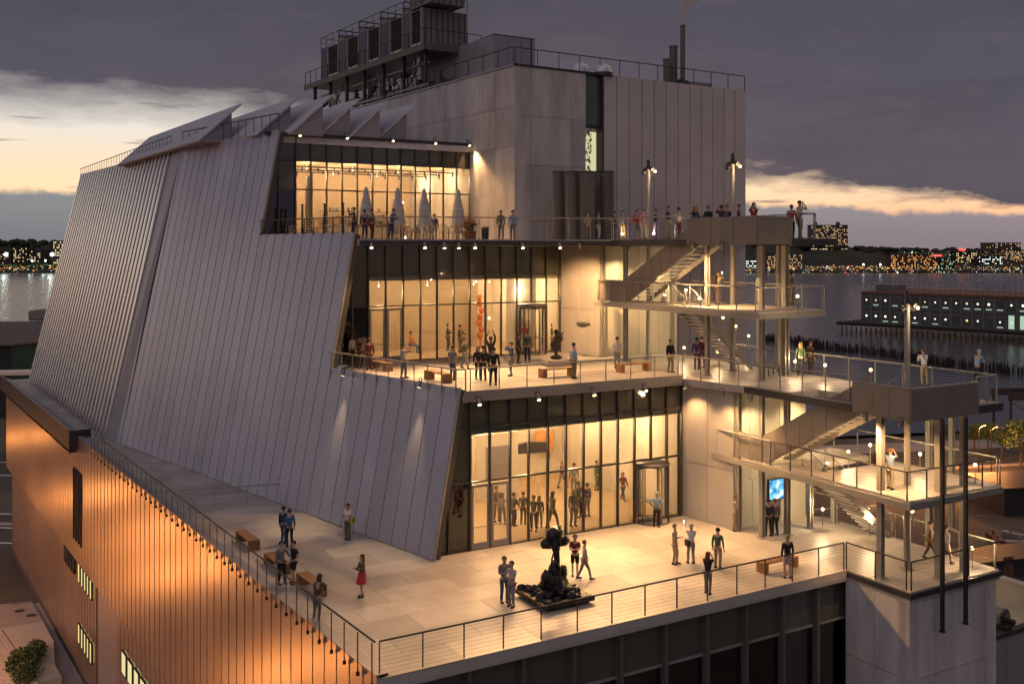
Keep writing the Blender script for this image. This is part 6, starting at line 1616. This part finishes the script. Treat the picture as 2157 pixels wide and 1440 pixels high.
person(xy(K8 + A * 3.45 + B * .7, Z8), 110, 'camera', 'person in a beige coat taking a picture at the outer end of the upper walkway', top='beige', bottom='khaki', h=1.07)
# ------------------------------------------------------------------ ground, street, river, far shore
ZW = -2.0
def flat(name, poly, z, m_, th=None, kind='structure'):
    b = MB()
    if th: b.prism([Vector((p[0], p[1], z)) for p in poly], (0, 0, -th))
    else:
        ps = [Vector((p[0], p[1], z)) for p in poly]; a_ = sum(ps[i].cross(ps[(i + 1) % len(ps)]).z for i in range(len(ps)))
        b.add(ps if a_ > 0 else ps[::-1], [tuple(range(len(ps)))])
    o = b.build(name, m_); o['kind'] = kind; return o
flat('ground', [(-700, -300), (700, -300), (700, 420), (260, 240), (93, 181), (69, 173), (30, 160), (-30, 175), (-75, 235), (-110, 300), (-170, 330), (-420, 420), (-700, 520)], 0, 'dirt', 3.5)
# river with a rippled surface
wm = bpy.data.materials.new('river_water'); wm.use_nodes = True; MATS['river_water'] = wm; nt = wm.node_tree; b_ = nt.nodes['Principled BSDF']
b_.inputs['Base Color'].default_value = (.07, .072, .095, 1); b_.inputs['Roughness'].default_value = .24; b_.inputs['Specular IOR Level'].default_value = .6
ge = nt.nodes.new('ShaderNodeNewGeometry'); mp = nt.nodes.new('ShaderNodeMapping'); nt.links.new(ge.outputs['Position'], mp.inputs[0]); mp.inputs['Scale'].default_value = (.6, 1, 1)
n1 = nt.nodes.new('ShaderNodeTexNoise'); n1.inputs['Scale'].default_value = .22; n1.inputs['Detail'].default_value = 8; n1.inputs['Roughness'].default_value = .62; nt.links.new(mp.outputs[0], n1.inputs['Vector'])
bp = nt.nodes.new('ShaderNodeBump'); bp.inputs['Strength'].default_value = .4; bp.inputs['Distance'].default_value = .6; nt.links.new(n1.outputs['Fac'], bp.inputs['Height']); nt.links.new(bp.outputs[0], b_.inputs['Normal'])
flat('river', [(-4000, 100), (4000, 100), (4000, 1700), (-4000, 1700)], ZW, 'river_water')
# road behind the towers, lit orange
def quadG(a, b, c, d, z=0): return [G(*p, z) for p in (a, b, c, d)]
flat('riverside_road', [(20, 112), (90, 128), (200, 158), (200, 172), (90, 160), (20, 148)], .004, 'asphalt')
flat('riverside_path', [(20, 150), (90, 163), (200, 186), (200, 192), (90, 170), (20, 157)], .004, 'sidewalk_concrete')
for (x0, y0, x1, y1) in ((30, 121, 200, 161), (30, 131, 200, 167.5)):
    for k in range(24):
        f0, f1 = k / 24, (k + .5) / 24
        p, q = Vector((x0 + (x1 - x0) * f0, y0 + (y1 - y0) * f0, .008)), Vector((x0 + (x1 - x0) * f1, y0 + (y1 - y0) * f1, .008))
        w = Vector((-(q - p).y, (q - p).x, 0)).normalized() * .15
        flat('lane_marking', [p - w, q - w, q + w, p + w], .010, 'road_paint')
flat('median_kerb', [(28, 136.5), (200, 176), (200, 177.2), (28, 138)], .13, 'sidewalk_concrete', .13)
flat('verge', [(28, 165), (92, 172), (180, 196), (180, 205), (92, 180), (28, 162)], .006, 'leaf_dark')
# side street on the left
S0 = xy(C_L + nst * 3.2 - B2 * 40, 0); 
def sw(o0, o1, t0, t1): return [xy(C_L + nst * o0 + B2 * t0), xy(C_L + nst * o1 + B2 * t0), xy(C_L + nst * o1 + B2 * t1), xy(C_L + nst * o0 + B2 * t1)]
flat('pavement', sw(-.6, 5.0, -30, 70), .14, 'sidewalk_concrete', .14)
flat('side_street', sw(5.0, 16, -40, 74), .004, 'asphalt')
flat('pavement', sw(16, 22, -40, 72), .14, 'sidewalk_concrete', .14)
flat('cross_road', [(-110, 104), (-40, 96.5), (-44, 118), (-120, 132)], .008, 'asphalt')
flat('cross_road_far', [(-130, 142), (-40, 128), (-40, 150), (-140, 170)], .008, 'asphalt')
for k, (y0) in enumerate((107, 112.5, 118, 137, 145)):
    flat('lane_marking', [(-105, y0 + 9), (-45, y0), (-45, y0 + .35), (-105, y0 + 9.4)], .014, 'road_paint')
flat('kerb', [(-110, 122), (-42, 113.5), (-42, 114.3), (-110, 122.9)], .13, 'sidewalk_concrete', .13)
# entrance plaza
pz = [G(-40, 1272, .14), G(64, 1266, .14), G(92, 1310, .14), G(-40, 1330, .14)]
flat('plaza', [G(-60, 1278, 0.3), G(66, 1265, 0.3), G(118, 1352, 0.3), G(-60, 1400, 0.3)], .30, 'sidewalk_concrete', .16)
flat('ramp', [G(5, 1322, .9), G(90, 1308, .9), G(113, 1350, .9), G(116, 1400, .9), G(130, 1424, .9), G(82, 1434, .9)], .9, 'steps_concrete', .9)
st = empty('entrance_steps', G(30, 1400, .3), 0, 'long pale concrete steps beside the ramp at the bottom left', 'steps')
for k in range(7):
    a_, b__ = G(4 - k * 14, 1326 + k * 3, .9), G(84 - k * 14, 1440 + k * 3, .9)
    a_.z = b__.z = 0; d = b__ - a_; n_ = Vector((d.y, -d.x, 0)).normalized(); n_ = n_ if n_.x < 0 else -n_
    piece('step', st, a_ - d * .05 + n_ * .01, d * 1.6, n_ * .42, UP * (.9 - .12 * (k + .0) if k < 6 else .16), 'steps_concrete')
for (px, py) in ((41, 1286), (66, 1295)):
    c = G(px, py, .31); r_ = empty('manhole_cover', c, 0, ('left' if px < 50 else 'right') + ' dark round cover set in the plaza paving', 'manhole cover', 'round covers in the plaza'); b = MB(); b.tube((0, 0, -.01), (0, 0, .012), .42, n=24); local('lid', b.mesh('lid', 'steel_dark'), r_)
    b = MB(); b.lathe((0, 0, 0), [(.42, 0), (.42, .015), (.48, .015), (.48, 0)], 24); local('rim', b.mesh('rim', 'trim_metal'), r_)
for k in range(3):
    c = G(22 + k * 14, 1272 - k * 1.0, .31); piece('drain_slot', None, c, A * .55, B * .12, UP * .01, 'steel_dark')['kind'] = 'structure'
# leafy shrub beside the ramp
rt = empty('shrub', G(52, 1432, .3), 0, 'dense green shrub beside the ramp at the bottom left corner', 'shrub'); rr = random.Random(8)
for k, (dx, dy, dz, r_) in enumerate(((0, 0, 1.0, 1.2), (-.9, .8, 1.0, 1.1), (-.6, 2.6, .9, 1.0), (.7, -1.2, 1.0, 1.2), (-1.4, 2.0, .8, .9), (-1.0, 4.0, .8, .8), (-.2, 1.4, 1.3, .9))):
    b = MB(); leaves(b, (dx, dy, dz), r_, 900, .09, rr, shell=.35); local('foliage', b.mesh('fol%d' % k, 'leaf'), rt)
b = MB()
for k in range(14): b.tube((rr.uniform(-1, .6), rr.uniform(-1, 3), 0), (rr.uniform(-1.2, .8), rr.uniform(-1, 3.6), 1.2), .04, .02)
local('stems', b.mesh('stems', 'bark'), rt)
stuff(rt) if False else None

# ------------------------------------------------------------------ trees by the river
def tree(c, h, r_, seed, label, m_='leaf', n=1500, leaf=.16, grp='trees by the riverside road'):
    rr = random.Random(seed); rt = empty('tree', c, 0, label, 'tree', grp)
    b = MB(); b.tube((0, 0, 0), (.1, 0, h * .45), .16, .11)
    for k in range(7):
        an = rr.uniform(0, 6.28); e_ = Vector((math.cos(an) * r_ * .65, math.sin(an) * r_ * .65, h * rr.uniform(.6, .9))); b.tube((.1, 0, h * .42), e_, .07, .02, n=5)
    local('trunk', b.mesh('trunk', 'bark'), rt); b = MB()
    for k in range(9):
        an = rr.uniform(0, 6.28); q = rr.uniform(.1, .62) * r_; leaves(b, (math.cos(an) * q, math.sin(an) * q, h * rr.uniform(.52, .86)), r_ * rr.uniform(.35, .55), n // 9, leaf, rr, (1, 1, .75), shell=.3)
    local('crown', b.mesh('crown', m_), rt); return rt
for i, (px, py, h, r_, lb) in enumerate(((2080, 955, 5.2, 3.4, 'orange lit tree beside the bright street lamps'), (2110, 965, 4.6, 2.8, 'lower orange lit tree to the right of the lamps'), (2150, 985, 7.2, 3.8, 'dark tree at the right edge under the steel frame'),
                                     (1985, 940, 4.0, 2.0, 'small tree seen between the tower columns'), (2052, 948, 4.2, 2.2, 'small orange lit tree left of the bigger one'), (2135, 940, 4.5, 2.6, 'tree behind the dark one at the right edge'))):
    tree(G(px, py, 0), h, r_, i + 3, lb)
# steel frame at the right edge
fx0 = G(2128, 925, 0); rt = empty('steel_gantry', fx0, 0, 'dark steel gantry frame standing at the right edge by the river', 'gantry')
hf = VY(2128, 832, fx0.y).z
for (dx, dy) in ((0, 0), (9, 1), (0, 6), (9, 7)): piece('post', rt, fx0 + Vector((dx, dy, 0)), (.35, 0, 0), (0, .35, 0), (0, 0, hf), 'steel_dark')
piece('top_beam', rt, fx0 + Vector((-.2, -.05, hf - .9)), (10, 1.1, 0), Vector((-.04, .4, 0)), (0, 0, 1.2), 'steel_dark')
piece('top_beam', rt, fx0 + Vector((-.2, 6, hf - .9)), (10, 1.1, 0), Vector((-.04, .4, 0)), (0, 0, 1.2), 'steel_dark')
b = MB(); b.tube(fx0 + Vector((0, .2, hf - 1)), fx0 + Vector((9, 1.2, 1)), .07); b.tube(fx0 + Vector((0, .2, 1)), fx0 + Vector((9, 1.2, hf - 1)), .07); b.build('brace', 'steel_dark', rt)
# low dark sheds in the lot right of the towers
def lowbox(px, py, w, d, h, lb, m_='far_dark', ang=.15, nm='low_shed'):
    c = G(px, py, 0); r_ = empty(nm, c, ang, lb, 'shed'); b = MB(); b.box((0, 0, 0), (w, 0, 0), (0, d, 0), (0, 0, h)); local('wall', b.mesh('w', m_), r_)
    b = MB(); b.box((-.2, -.2, h), (w + .4, 0, 0), (0, d + .4, 0), (0, 0, .25)); local('roof', b.mesh('r', 'steel_dark'), r_); b = MB(); b.box((w * .3, -.06, 0), (1.2, 0, 0), (0, .05, 0), (0, 0, 2.1)); local('door', b.mesh('d', 'rust'), r_); return r_
lowbox(2116, 1088, 14, 8, 3.2, 'low dark shed at the right edge beyond the stair tower', 'far_dark')
lowbox(2060, 1225, 10, 4, 1.6, 'low dark container between the neighbouring roof and the lot', 'far_dark', .3, 'container')
flat('yard', [(40, 58), (110, 80), (120, 116), (36, 100)], .004, 'asphalt')
for k in range(10):
    rr_ = random.Random(k); c = G(2095 + 8 * k, 1140 + 13 * (k % 5), 0); b = MB(); b.cbox((0, 0, 0), rr_.uniform(1, 3), rr_.uniform(.4, 1), rr_.uniform(.4, 1.1)); b.cbox((.3, 0, 0), .2, .2, rr_.uniform(1, 1.6))
    r_ = empty('pallet_stack', c, rr_.uniform(0, 3), 'dark stack of material lying in the unlit yard', 'material stack', 'stacks of material in the unlit yard'); local('pile', b.mesh('pile', rr_.choice(['steel_dark', 'rust', 'trim_metal'])), r_)
railing([G(1700, 1105, 0), G(2080, 1115, 0)], 'low fence along the far side of the riverside road', sp=2.5, cables=2, h=1.6, group='fences beyond the museum')

# ------------------------------------------------------------------ neighbouring low roof, bottom right
zn = 12.0; F0_ = G(2076, 1352, zn); 
nb_ = empty('low_building', xy(F0_, 0), 0, 'low flat roofed building with a cream parapet at the bottom right corner', 'building')
piece('wall', nb_, xy(F0_, 0), A * 6.5, B * 12, UP * (zn - .01), 'trim_metal')
for k in range(4): piece('wall_panel', nb_, xy(F0_ + A * (.05 + k * 1.62) - B * .05, 0), A * 1.58, B * .048, UP * (zn - .1), 'trim_metal')
piece('roof', nb_, xy(F0_ + A * .3 + B * .3, zn), A * 6.0, B * 11.5, UP * .05, 'brick_gravel')
piece('coping', nb_, xy(F0_ - A * .1 - B * .1, zn), A * 6.7, B * .4, UP * .22, 'steel_dark')
piece('parapet', nb_, xy(F0_ + A * 6.2, zn), A * .3, B * 12, UP * 1.25, 'concrete_light')
piece('parapet', nb_, xy(F0_ + A * 0 + B * 11.7, zn), A * 6.2, B * .3, UP * 1.25, 'concrete_light')
piece('coping', nb_, xy(F0_ + A * 6.1, zn + 1.255), A * .5, B * 12, UP * .1, 'steps_concrete')
for k in range(4): piece('parapet_rib', nb_, xy(F0_ + A * 6.02 + B * (1.5 + 2.6 * k), zn), A * .18, B * .2, UP * 1.2, 'steel_paint')
fu = G(2108, 1318, zn + .05); r_ = empty('roof_fan', fu, .5, 'grey curved blower unit on the low roof', 'blower')
b = MB(); vs = []
prof = [(.0, 0), (.0, .55)] + [(.0, 0)]
arc = [Vector((-.45 * math.cos(t), 0, .55 + .45 * math.sin(t))) for t in [k * PI / 10 for k in range(11)]]
ring = [Vector((-.45, 0, 0))] + arc + [Vector((.45, 0, 0))]; b.prism([p + Vector((0, -.25, 0)) for p in ring], (0, .7, 0)); local('blower_housing', b.mesh('bh', 'galv_pipe'), r_)
b = MB(); b.tube((-.2, -.3, .5), (-.2, -.9, .5), .16, n=12); b.tube((-.6, -.5, .0), (-.6, -.5, .8), .05); b.tube((-.6, -.5, .8), (-.1, -.5, 1.0), .05); b.cbox((-.6, -.6, 0), .5, .6, .35); local('motor', b.mesh('mo', 'black'), r_)
b = MB(); b.cbox((0, 0, -.04), 1.5, 1.4, .05); local('base', b.mesh('ba', 'steel_dark'), r_)
light('POINT', xy(F0_ + A * 3 + B * 7, zn + 2.2), 150, (1, .72, .4), .3, parent=nb_)

# ------------------------------------------------------------------ dark shed, left, and pale canopy
sd = G(42, 862, 0); sd2 = V(40, 200, 0)
rt = empty('pier_shed', sd2, 0, 'large dark roofed green shed left of the museum by the river', 'shed')
b = MB(); z1 = VY(40, 735, 200).z
p_ = [V(-140, 190, 0), V(24, 190, 0), V(150, 200, 0), V(150, 232, 0), V(-140, 240, 0)]
ze = VY(24, 728, 190).z; zt_ = VY(40, 680, 235).z
e1, e2, e3 = V(-140, 190, ze), V(24, 190, ze), V(150, 202, ze); t1, t2, t3 = V(-140, 236, ze + 1.0), V(60, 236, ze + 1.0), V(150, 240, ze + 1.0)
piece('wall', rt, V(24, 190, 0), V(150, 202, 0) - V(24, 190, 0), Vector((-1.2, 12, 0)).normalized() * 1.0 if False else Vector((-(V(150, 202, 0) - V(24, 190, 0)).y, (V(150, 202, 0) - V(24, 190, 0)).x, 0)).normalized() * 30, UP * ze, 'shed_green')
piece('wall', rt, V(-140, 190, 0), V(24, 190, 0) - V(-140, 190, 0), (0, 30, 0), UP * (ze - .3), 'far_dark')
b.prism([e1 - Vector((0, .5, 0)), e2 - Vector((0, .8, 0)), e3 - Vector((0, .5, 0)), t3, t2, t1], (0, 0, .3)); b.build('roof', 'shed_roof', rt)
b = MB(); b.prism([V(60, 238, ze + 1.4), V(100, 236, ze + 1.4), V(150, 238, ze + 3.2), V(150, 262, ze + 3.2), V(60, 262, ze + 1.8)], (0, 0, .4)); b.build('upper_roof', 'shed_roof', rt)
for k in range(6): piece('window', rt, V(62 + k * 12, 236, ze + .5), (1.0, 0, 0), (0, .2, 0), (0, 0, .9), 'pier_teal')
for k in range(2): piece('door', rt, V(28 + k * 22, 190.5 + k * 1.8, 0) - Vector((0, .3, 0)), (1.6, .16, 0), (-.01, .12, 0), (0, 0, 5), 'rust')
piece('white_canopy', rt, V(-60, 150, VY(0, 792, 150).z), (9.0, 1.5, 0), Vector((-.5, 3, 0)), (0, 0, .5), 'canvas_white')
piece('canopy_post', rt, V(-30, 150.5, 0), (.3, 0, 0), (0, .3, 0), (0, 0, VY(0, 792, 150).z), 'steel_dark'); piece('canopy_post', rt, V(12, 151, 0), (.3, 0, 0), (0, .3, 0), (0, 0, VY(0, 792, 150).z), 'steel_dark')

# ------------------------------------------------------------------ pier building on the river, right
q0 = V(1816, 408, ZW); qd = Vector((43.5, -45, 0)).normalized(); qn = Vector((qd.y, -qd.x, 0)); qn = qn if qn.y < 0 else -qn
pier = empty('pier_building', q0, 0, 'long two storey pier building on the river with rows of lit round windows', 'pier building')
zr_ = VY(1816, 618, 408).z; hgt = zr_ - (ZW + 4.0); zb = ZW + 4.0; Lq = 120
piece('wall', pier, xy(q0, zb), qd * Lq, -qn * 45, UP * hgt, 'pier_wall')
piece('pier_deck', pier, xy(q0 - qd * 10 + qn * 2.5, zb - 1.2), qd * (Lq + 10), -qn * 50, UP * 1.2, 'pile_wood')
piece('cornice', pier, xy(q0 - qd * .5 + qn * .5, zr_), qd * (Lq + 1), -qn * 46, UP * .9, 'rust')
piece('floor_band', pier, xy(q0 + qn * .25, zb + hgt * .47), qd * Lq, -qn * .3, UP * .9, 'pier_teal')
nb2 = 30; w_ = Lq / nb2
for i in range(nb2 + 1):
    piece('pilaster', pier, xy(q0 + qd * (i * w_ - .3) + qn * .35, zb), qd * .7, -qn * .4, UP * (hgt - .2), 'pier_wall')
rr = random.Random(14)
for i in range(nb2):
    for f_ in range(2):
        z = zb + (.8 if f_ == 0 else hgt * .47 + 1.6); hh = hgt * .30
        w = piece('window', pier, xy(q0 + qd * (i * w_ + .8) + qn * .12, z), qd * (w_ - 1.6), -qn * .2, UP * hh, 'pier_teal')
        if rr.random() < .85:
            b = MB(); c = xy(q0 + qd * (i * w_ + w_ / 2) + qn * .3, z + hh * .62); s_ = rr.uniform(.28, .48)
            b.add([c - qd * s_, c - UP * s_, c + qd * s_, c + UP * s_, c - (qd + UP) * s_ * .7, c + (qd - UP) * s_ * .7, c + (qd + UP) * s_ * .7, c + (UP - qd) * s_ * .7], [(0, 4, 1, 5, 2, 6, 3, 7)]); b.build('lamp', 'pier_light' if rr.random() < .8 else 'far_yellow', pier)
        if rr.random() < .42: piece('lit_sill', pier, xy(q0 + qd * (i * w_ + .9) + qn * .3, z + .1), qd * (w_ - 1.8), -qn * .05, UP * .35, 'pier_green')
for i in (14, 15): piece('lit_doorway', pier, xy(q0 + qd * (i * w_ + 1) + qn * .3, zb + .7), qd * (w_ - 2), -qn * .05, UP * 5.0, 'pier_green')
b = MB()
for k in range(60): b.tube(xy(q0 + qd * (k * 2) - qn * 4, zr_ + .9), xy(q0 + qd * (k * 2) - qn * 4, zr_ + 5), .06, n=3)
for z in (2, 3.5, 5): b.tube(xy(q0 + qd * 2 - qn * 4, zr_ + z), xy(q0 + qd * 118 - qn * 4, zr_ + z), .05, n=3)
b.build('roof_netting_frame', 'rust', pier)
piece('stair_head', pier, xy(q0 + qd * 2 - qn * 8, zr_ + .9), qd * 10, -qn * 6, UP * 2.6, 'pier_wall')
piece('roof_tower', pier, xy(q0 + qd * 70 - qn * 5, zr_ + .9), qd * 9, -qn * 8, UP * 7, 'steel_dark')
pme = MB().tube((0, 0, -2), (0, 0, 2.4), .28, .22, n=6).mesh('pile', 'pile_wood')
for k in range(60): link('pile', pme, pier, Matrix.Translation(xy(q0 + qd * (k * 2.1 - 8) + qn * 1.6, ZW)))
# old timber piles standing in the water
a0, a1 = G(1612, 716, ZW), G(2165, 792, ZW); dv = a1 - a0; nv = Vector((-dv.y, dv.x, 0)).normalized()
rr = random.Random(17); pts_ = []
for k in range(760):
    u = rr.random(); pts_.append(a0 + dv * u + nv * (rr.uniform(-5, 5) + 2 * math.sin(u * 14)) + Vector((0, 0, rr.uniform(-1.6, .1))))
pts_.sort(key=lambda p: p.length)
pm_ = [MB().tube((0, 0, -1), (.05, 0, 2.9), .17, .13, n=5).mesh('old_pile', 'pile_wood'), MB().tube((0, 0, -1), (-.2, .1, 2.5), .15, .12, n=5).mesh('old_pile', 'pile_wood')]
for i, p in enumerate(pts_[:300]):
    o = link('timber_pile', pm_[i % 2], None, Matrix.Translation(p)); tag(o, 'old dark timber pile standing in the river among many others', 'pile', 'old timber piles in the river')
b = MB()
for p in pts_[300:]: b.tube(p - UP, p + UP * 2.7, .16, .13, n=5)
stuff(tag(b.build('timber_piles', 'pile_wood'), 'far old timber piles standing in the river'))

# ------------------------------------------------------------------ far shore
shoreY = 1450
def shore_h(x):
    u = x / 1600; base = 26 + 10 * math.sin(u * 3.2 + 1.2) + 5 * math.sin(u * 11)
    if x < -300: base = 38
    return max(10, base)
b = MB(); nx, ny = 260, 9; vs = []; fs = []
for j in range(ny):
    for i in range(nx):
        x = -1900 + 3800 * i / (nx - 1); f = j / (ny - 1); y = shoreY + (j ** 1.3) * 22
        h = [0, .04, .10, .25, .55, .85, 1, 1, .9][j] * shore_h(x) * 1.12 + (mnoise.noise(Vector((x * .03, y * .03, 0))) * 4.5 + mnoise.noise(Vector((x * .11, y * .1, 3))) * 3.2) * (j > 2)
        vs.append((x, y, ZW + .4 if j == 0 else h))
for j in range(ny - 1):
    for i in range(nx - 1): fs.append((j * nx + i, j * nx + i + 1, (j + 1) * nx + i + 1, (j + 1) * nx + i))
b.add(vs, fs, False); struct(b.build('far_hills', 'far_green'))
flat('far_bank', [(-1900, shoreY - 8), (1900, shoreY - 8), (1900, shoreY + 40), (-1900, shoreY + 40)], .6, 'far_dark', 3.0)
# tree masses on the ridge
b = MB(); rr = random.Random(31)
for k in range(1100):
    x = rr.uniform(-1300, 1300); r_ = rr.uniform(3, 7); y = shoreY + rr.uniform(170, 300); z = shore_h(x) * 1.08 + rr.uniform(-3, 3)
    blob(b, (x, y, z), r_, k, (1.2, 1, .8), n=4, amp=.6)
stuff(tag(b.build('ridge_woods', 'far_green'), 'dark tree line along the top of the far hills'))
# buildings across the river
def far_building(px0, px1, pt, pb, Y, label, m_='far_brick', lit=.4, cols=None, rows=None, wm_='far_window', roof=None, seed=0):
    a_, c_ = VY(px0, pb, Y), VY(px1, pt, Y); w = c_.x - a_.x; h = c_.z - a_.z; rt = empty('far_building', a_, 0, label, 'building', 'lit buildings across the river')
    zb_ = min(0, a_.z)
    piece('wall', rt, (a_.x, Y, a_.z - 6), (w, 0, 0), (0, 22, 0), (0, 0, h + 6), m_)
    piece('roof', rt, (a_.x - .6, Y - .6, c_.z), (w + 1.2, 0, 0), (0, 23, 0), (0, 0, 1.0), 'far_dark')
    cols = cols or max(3, int(w / 4.5)); rows = rows or max(2, int(h / 3.6)); rr = random.Random(seed or int(px0)); b1 = MB(); b2 = MB()
    for i in range(cols):
        for k in range(rows):
            q = (a_.x + w * (i + .22) / cols, Y - .15, a_.z + h * (k + .25) / rows); s_ = (w / cols * .5, h / rows * .5)
            (b1 if rr.random() < lit else b2).box(q, (s_[0], 0, 0), (0, .2, 0), (0, 0, s_[1]))
    if b1.v: stuff(b1.build('window', wm_, rt))
    if b2.v: stuff(b2.build('window', 'far_dark', rt))
    if roof:
        piece('roof_house', rt, (a_.x + w * .12, Y + 5, c_.z + 1), (w * .07, 0, 0), (0, 8, 0), (0, 0, 5), 'far_brick'); piece('roof_house', rt, (a_.x + w * .74, Y + 5, c_.z + 1), (w * .07, 0, 0), (0, 8, 0), (0, 0, 5), 'far_brick')
    return rt
FB = [(1709, 1786, 475, 520, 1640, 'slab apartment tower alone on the far hilltop with scattered lit windows', 'far_brick', .42, 26, 13, 'far_window', True),
      (1708, 1786, 521, 531, 1636, 'brightly lit podium under the hilltop apartment tower', 'far_dark', .85, 22, 1, 'far_yellow', False),
      (1877, 1975, 537, 571, 1500, 'orange lit brick block on the far waterfront', 'far_brick', .35, 30, 9, 'far_orange', False),
      (1615, 1642, 535, 568, 1500, 'lit apartment block seen through the stair tower, left', 'far_brick', .45, 9, 8, 'far_window', False),
      (1655, 1690, 536, 566, 1510, 'lit apartment block seen right of the stair tower column', 'far_brick', .45, 11, 8, 'far_window', False),
      (1976, 2010, 545, 571, 1505, 'low office block right of the orange lit brick block', 'far_dark', .4, 12, 6, 'far_green_light', False),
      (2014, 2058, 532, 566, 1560, 'office building with greenish windows on the far shore', 'far_dark', .5, 14, 8, 'far_yellow', False),
      (2062, 2112, 540, 570, 1540, 'pale lit office building towards the right edge', 'far_dark', .45, 16, 7, 'far_white', False),
      (2116, 2165, 528, 566, 1580, 'terraced lit buildings at the right edge of the far shore', 'far_brick', .5, 16, 9, 'far_window', False),
      (2078, 2150, 512, 526, 1660, 'houses on the hill at the right edge with small lit windows', 'far_brick', .3, 24, 4, 'far_window', False),
      (1568, 1600, 548, 572, 1500, 'low lit building just right of the tall metal wall', 'far_dark', .5, 10, 5, 'far_white', False),
      (112, 140, 508, 556, 1500, 'lit building half hidden behind the ribbed bay on the left', 'far_brick', .5, 8, 9, 'far_yellow', False),
      (62, 92, 528, 552, 1520, 'dark building with a few lit windows across the river on the left', 'far_dark', .3, 9, 6, 'far_yellow', False),
      (28, 60, 522, 552, 1520, 'dark building with lit rows left of centre across the river', 'far_dark', .25, 10, 8, 'far_yellow', False),
      (-20, 22, 530, 556, 1515, 'dark building at the left edge across the river', 'far_dark', .2, 12, 6, 'far_window', False)]
for t in FB: far_building(*t[:5], t[5], t[6], t[7], t[8], t[9], t[10], t[11])
for (px, py, w, h, lb) in ((2020, 528, 14, 5, 'glowing red roof sign on the far shore, right'), (1967, 540, 17, 4, 'small glowing red sign above the brick block')):
    c = VY(px, py, 1495); r_ = empty('red_sign', c, 0, lb, 'sign'); piece('lit_panel', r_, c, (w / F * 1495, 0, 0), (0, .5, 0), (0, 0, h / F * 1495), 'far_red'); piece('frame', r_, c + Vector((0, .6, -6)), (w / F * 1495, 0, 0), (0, .3, 0), (0, 0, 6), 'far_dark')
# street and house lights: nobody could count them
rr = random.Random(77)
for (nm, m_, n, zone) in (('orange', 'far_orange', 360, 0), ('yellow', 'far_yellow', 200, 1), ('white', 'far_white', 110, 1), ('green', 'far_green_light', 35, 1), ('red', 'far_red', 12, 1)):
    b = MB()
    for k in range(n):
        hill = rr.random() < .35
        px = rr.choice([rr.uniform(1565, 2165)] * 5 + [rr.uniform(-10, 130)]); 
        if px > 1850: hill = hill or rr.random() < .2
        py = rr.uniform(563, 575) if not hill else rr.uniform(528 if px > 1900 else 560, 566) 
        if nm == 'orange' and not hill: py = rr.uniform(560, 571)
        Y = shoreY - 10 - rr.uniform(0, 3) if not hill else shoreY - 12; c = VY(px, py, Y); s_ = rr.uniform(.4, 1.0) * (1.5 if rr.random() < .10 else .7)
        b.cbox(c, s_ * rr.uniform(1, 1.8), s_, s_)
    o = stuff(b.build('shore_lights', m_)); o['label'] = 'scattered tiny %s lights along the far shore' % nm
# trees and flood lights of the far waterfront park, left
pk = MB(); rr = random.Random(6); leaves(pk, (0, 0, 6.5), 5.0, 260, 1.1, rr, (1, .8, .9), shell=.2); pkm = pk.mesh('park_crown', 'leaf'); tkm = MB().tube((0, 0, 0), (0, 0, 5), .4, .3).mesh('park_trunk', 'bark')
for i in range(14):
    c = V(-6 + i * 9.6, shoreY + 2, .6); r_ = empty('park_tree', c, i * .7, 'round park tree on the far waterfront lit from below', 'tree', 'waterfront park trees across the river'); local('crown', pkm, r_); local('trunk', tkm, r_)
for i, px in enumerate((13, 110, 68, 96)):
    big = i < 2; c = V(px, shoreY - 4, .6); hh = 24 if big else 15
    r_ = empty('park_floodlight', c, 0, ('bright white floodlight mast across the river, ' if big else 'smaller white lamp across the river, ') + ('left', 'right', 'middle', 'beside the right mast')[i], 'floodlight mast', 'park lights across the river')
    b = MB(); b.tube((0, 0, 0), (0, 0, hh), .3, .2); local('mast', b.mesh('mast', 'steel_dark'), r_); b = MB(); blob(b, (0, -.6, hh), 2.6 if big else 1.2, 1, n=6, amp=0); local('lamp_head', b.mesh('lh', 'bulb_white'), r_)
    light('POINT', c + Vector((0, -8, hh)), 7000 if big else 1500, (.85, 1, .8), 1.5, parent=r_)
for i, (px, py) in enumerate(((1819, 557), (1854, 557))):
    c = VY(px, py, shoreY - 12); r_ = empty('shore_floodlight', xy(c, 0), 0, 'bright greenish floodlight on the far shore, ' + ('left' if i == 0 else 'right') + ' of two', 'floodlight', 'greenish floodlights across the river'); b = MB(); b.tube((0, 0, 0), (0, 0, c.z), .2); local('mast', b.mesh('mast', 'steel_dark'), r_)
    b = MB(); blob(b, (0, 0, c.z), 1.2, 1, n=6, amp=0); local('lamp_head', b.mesh('lh', 'bulb_white'), r_)
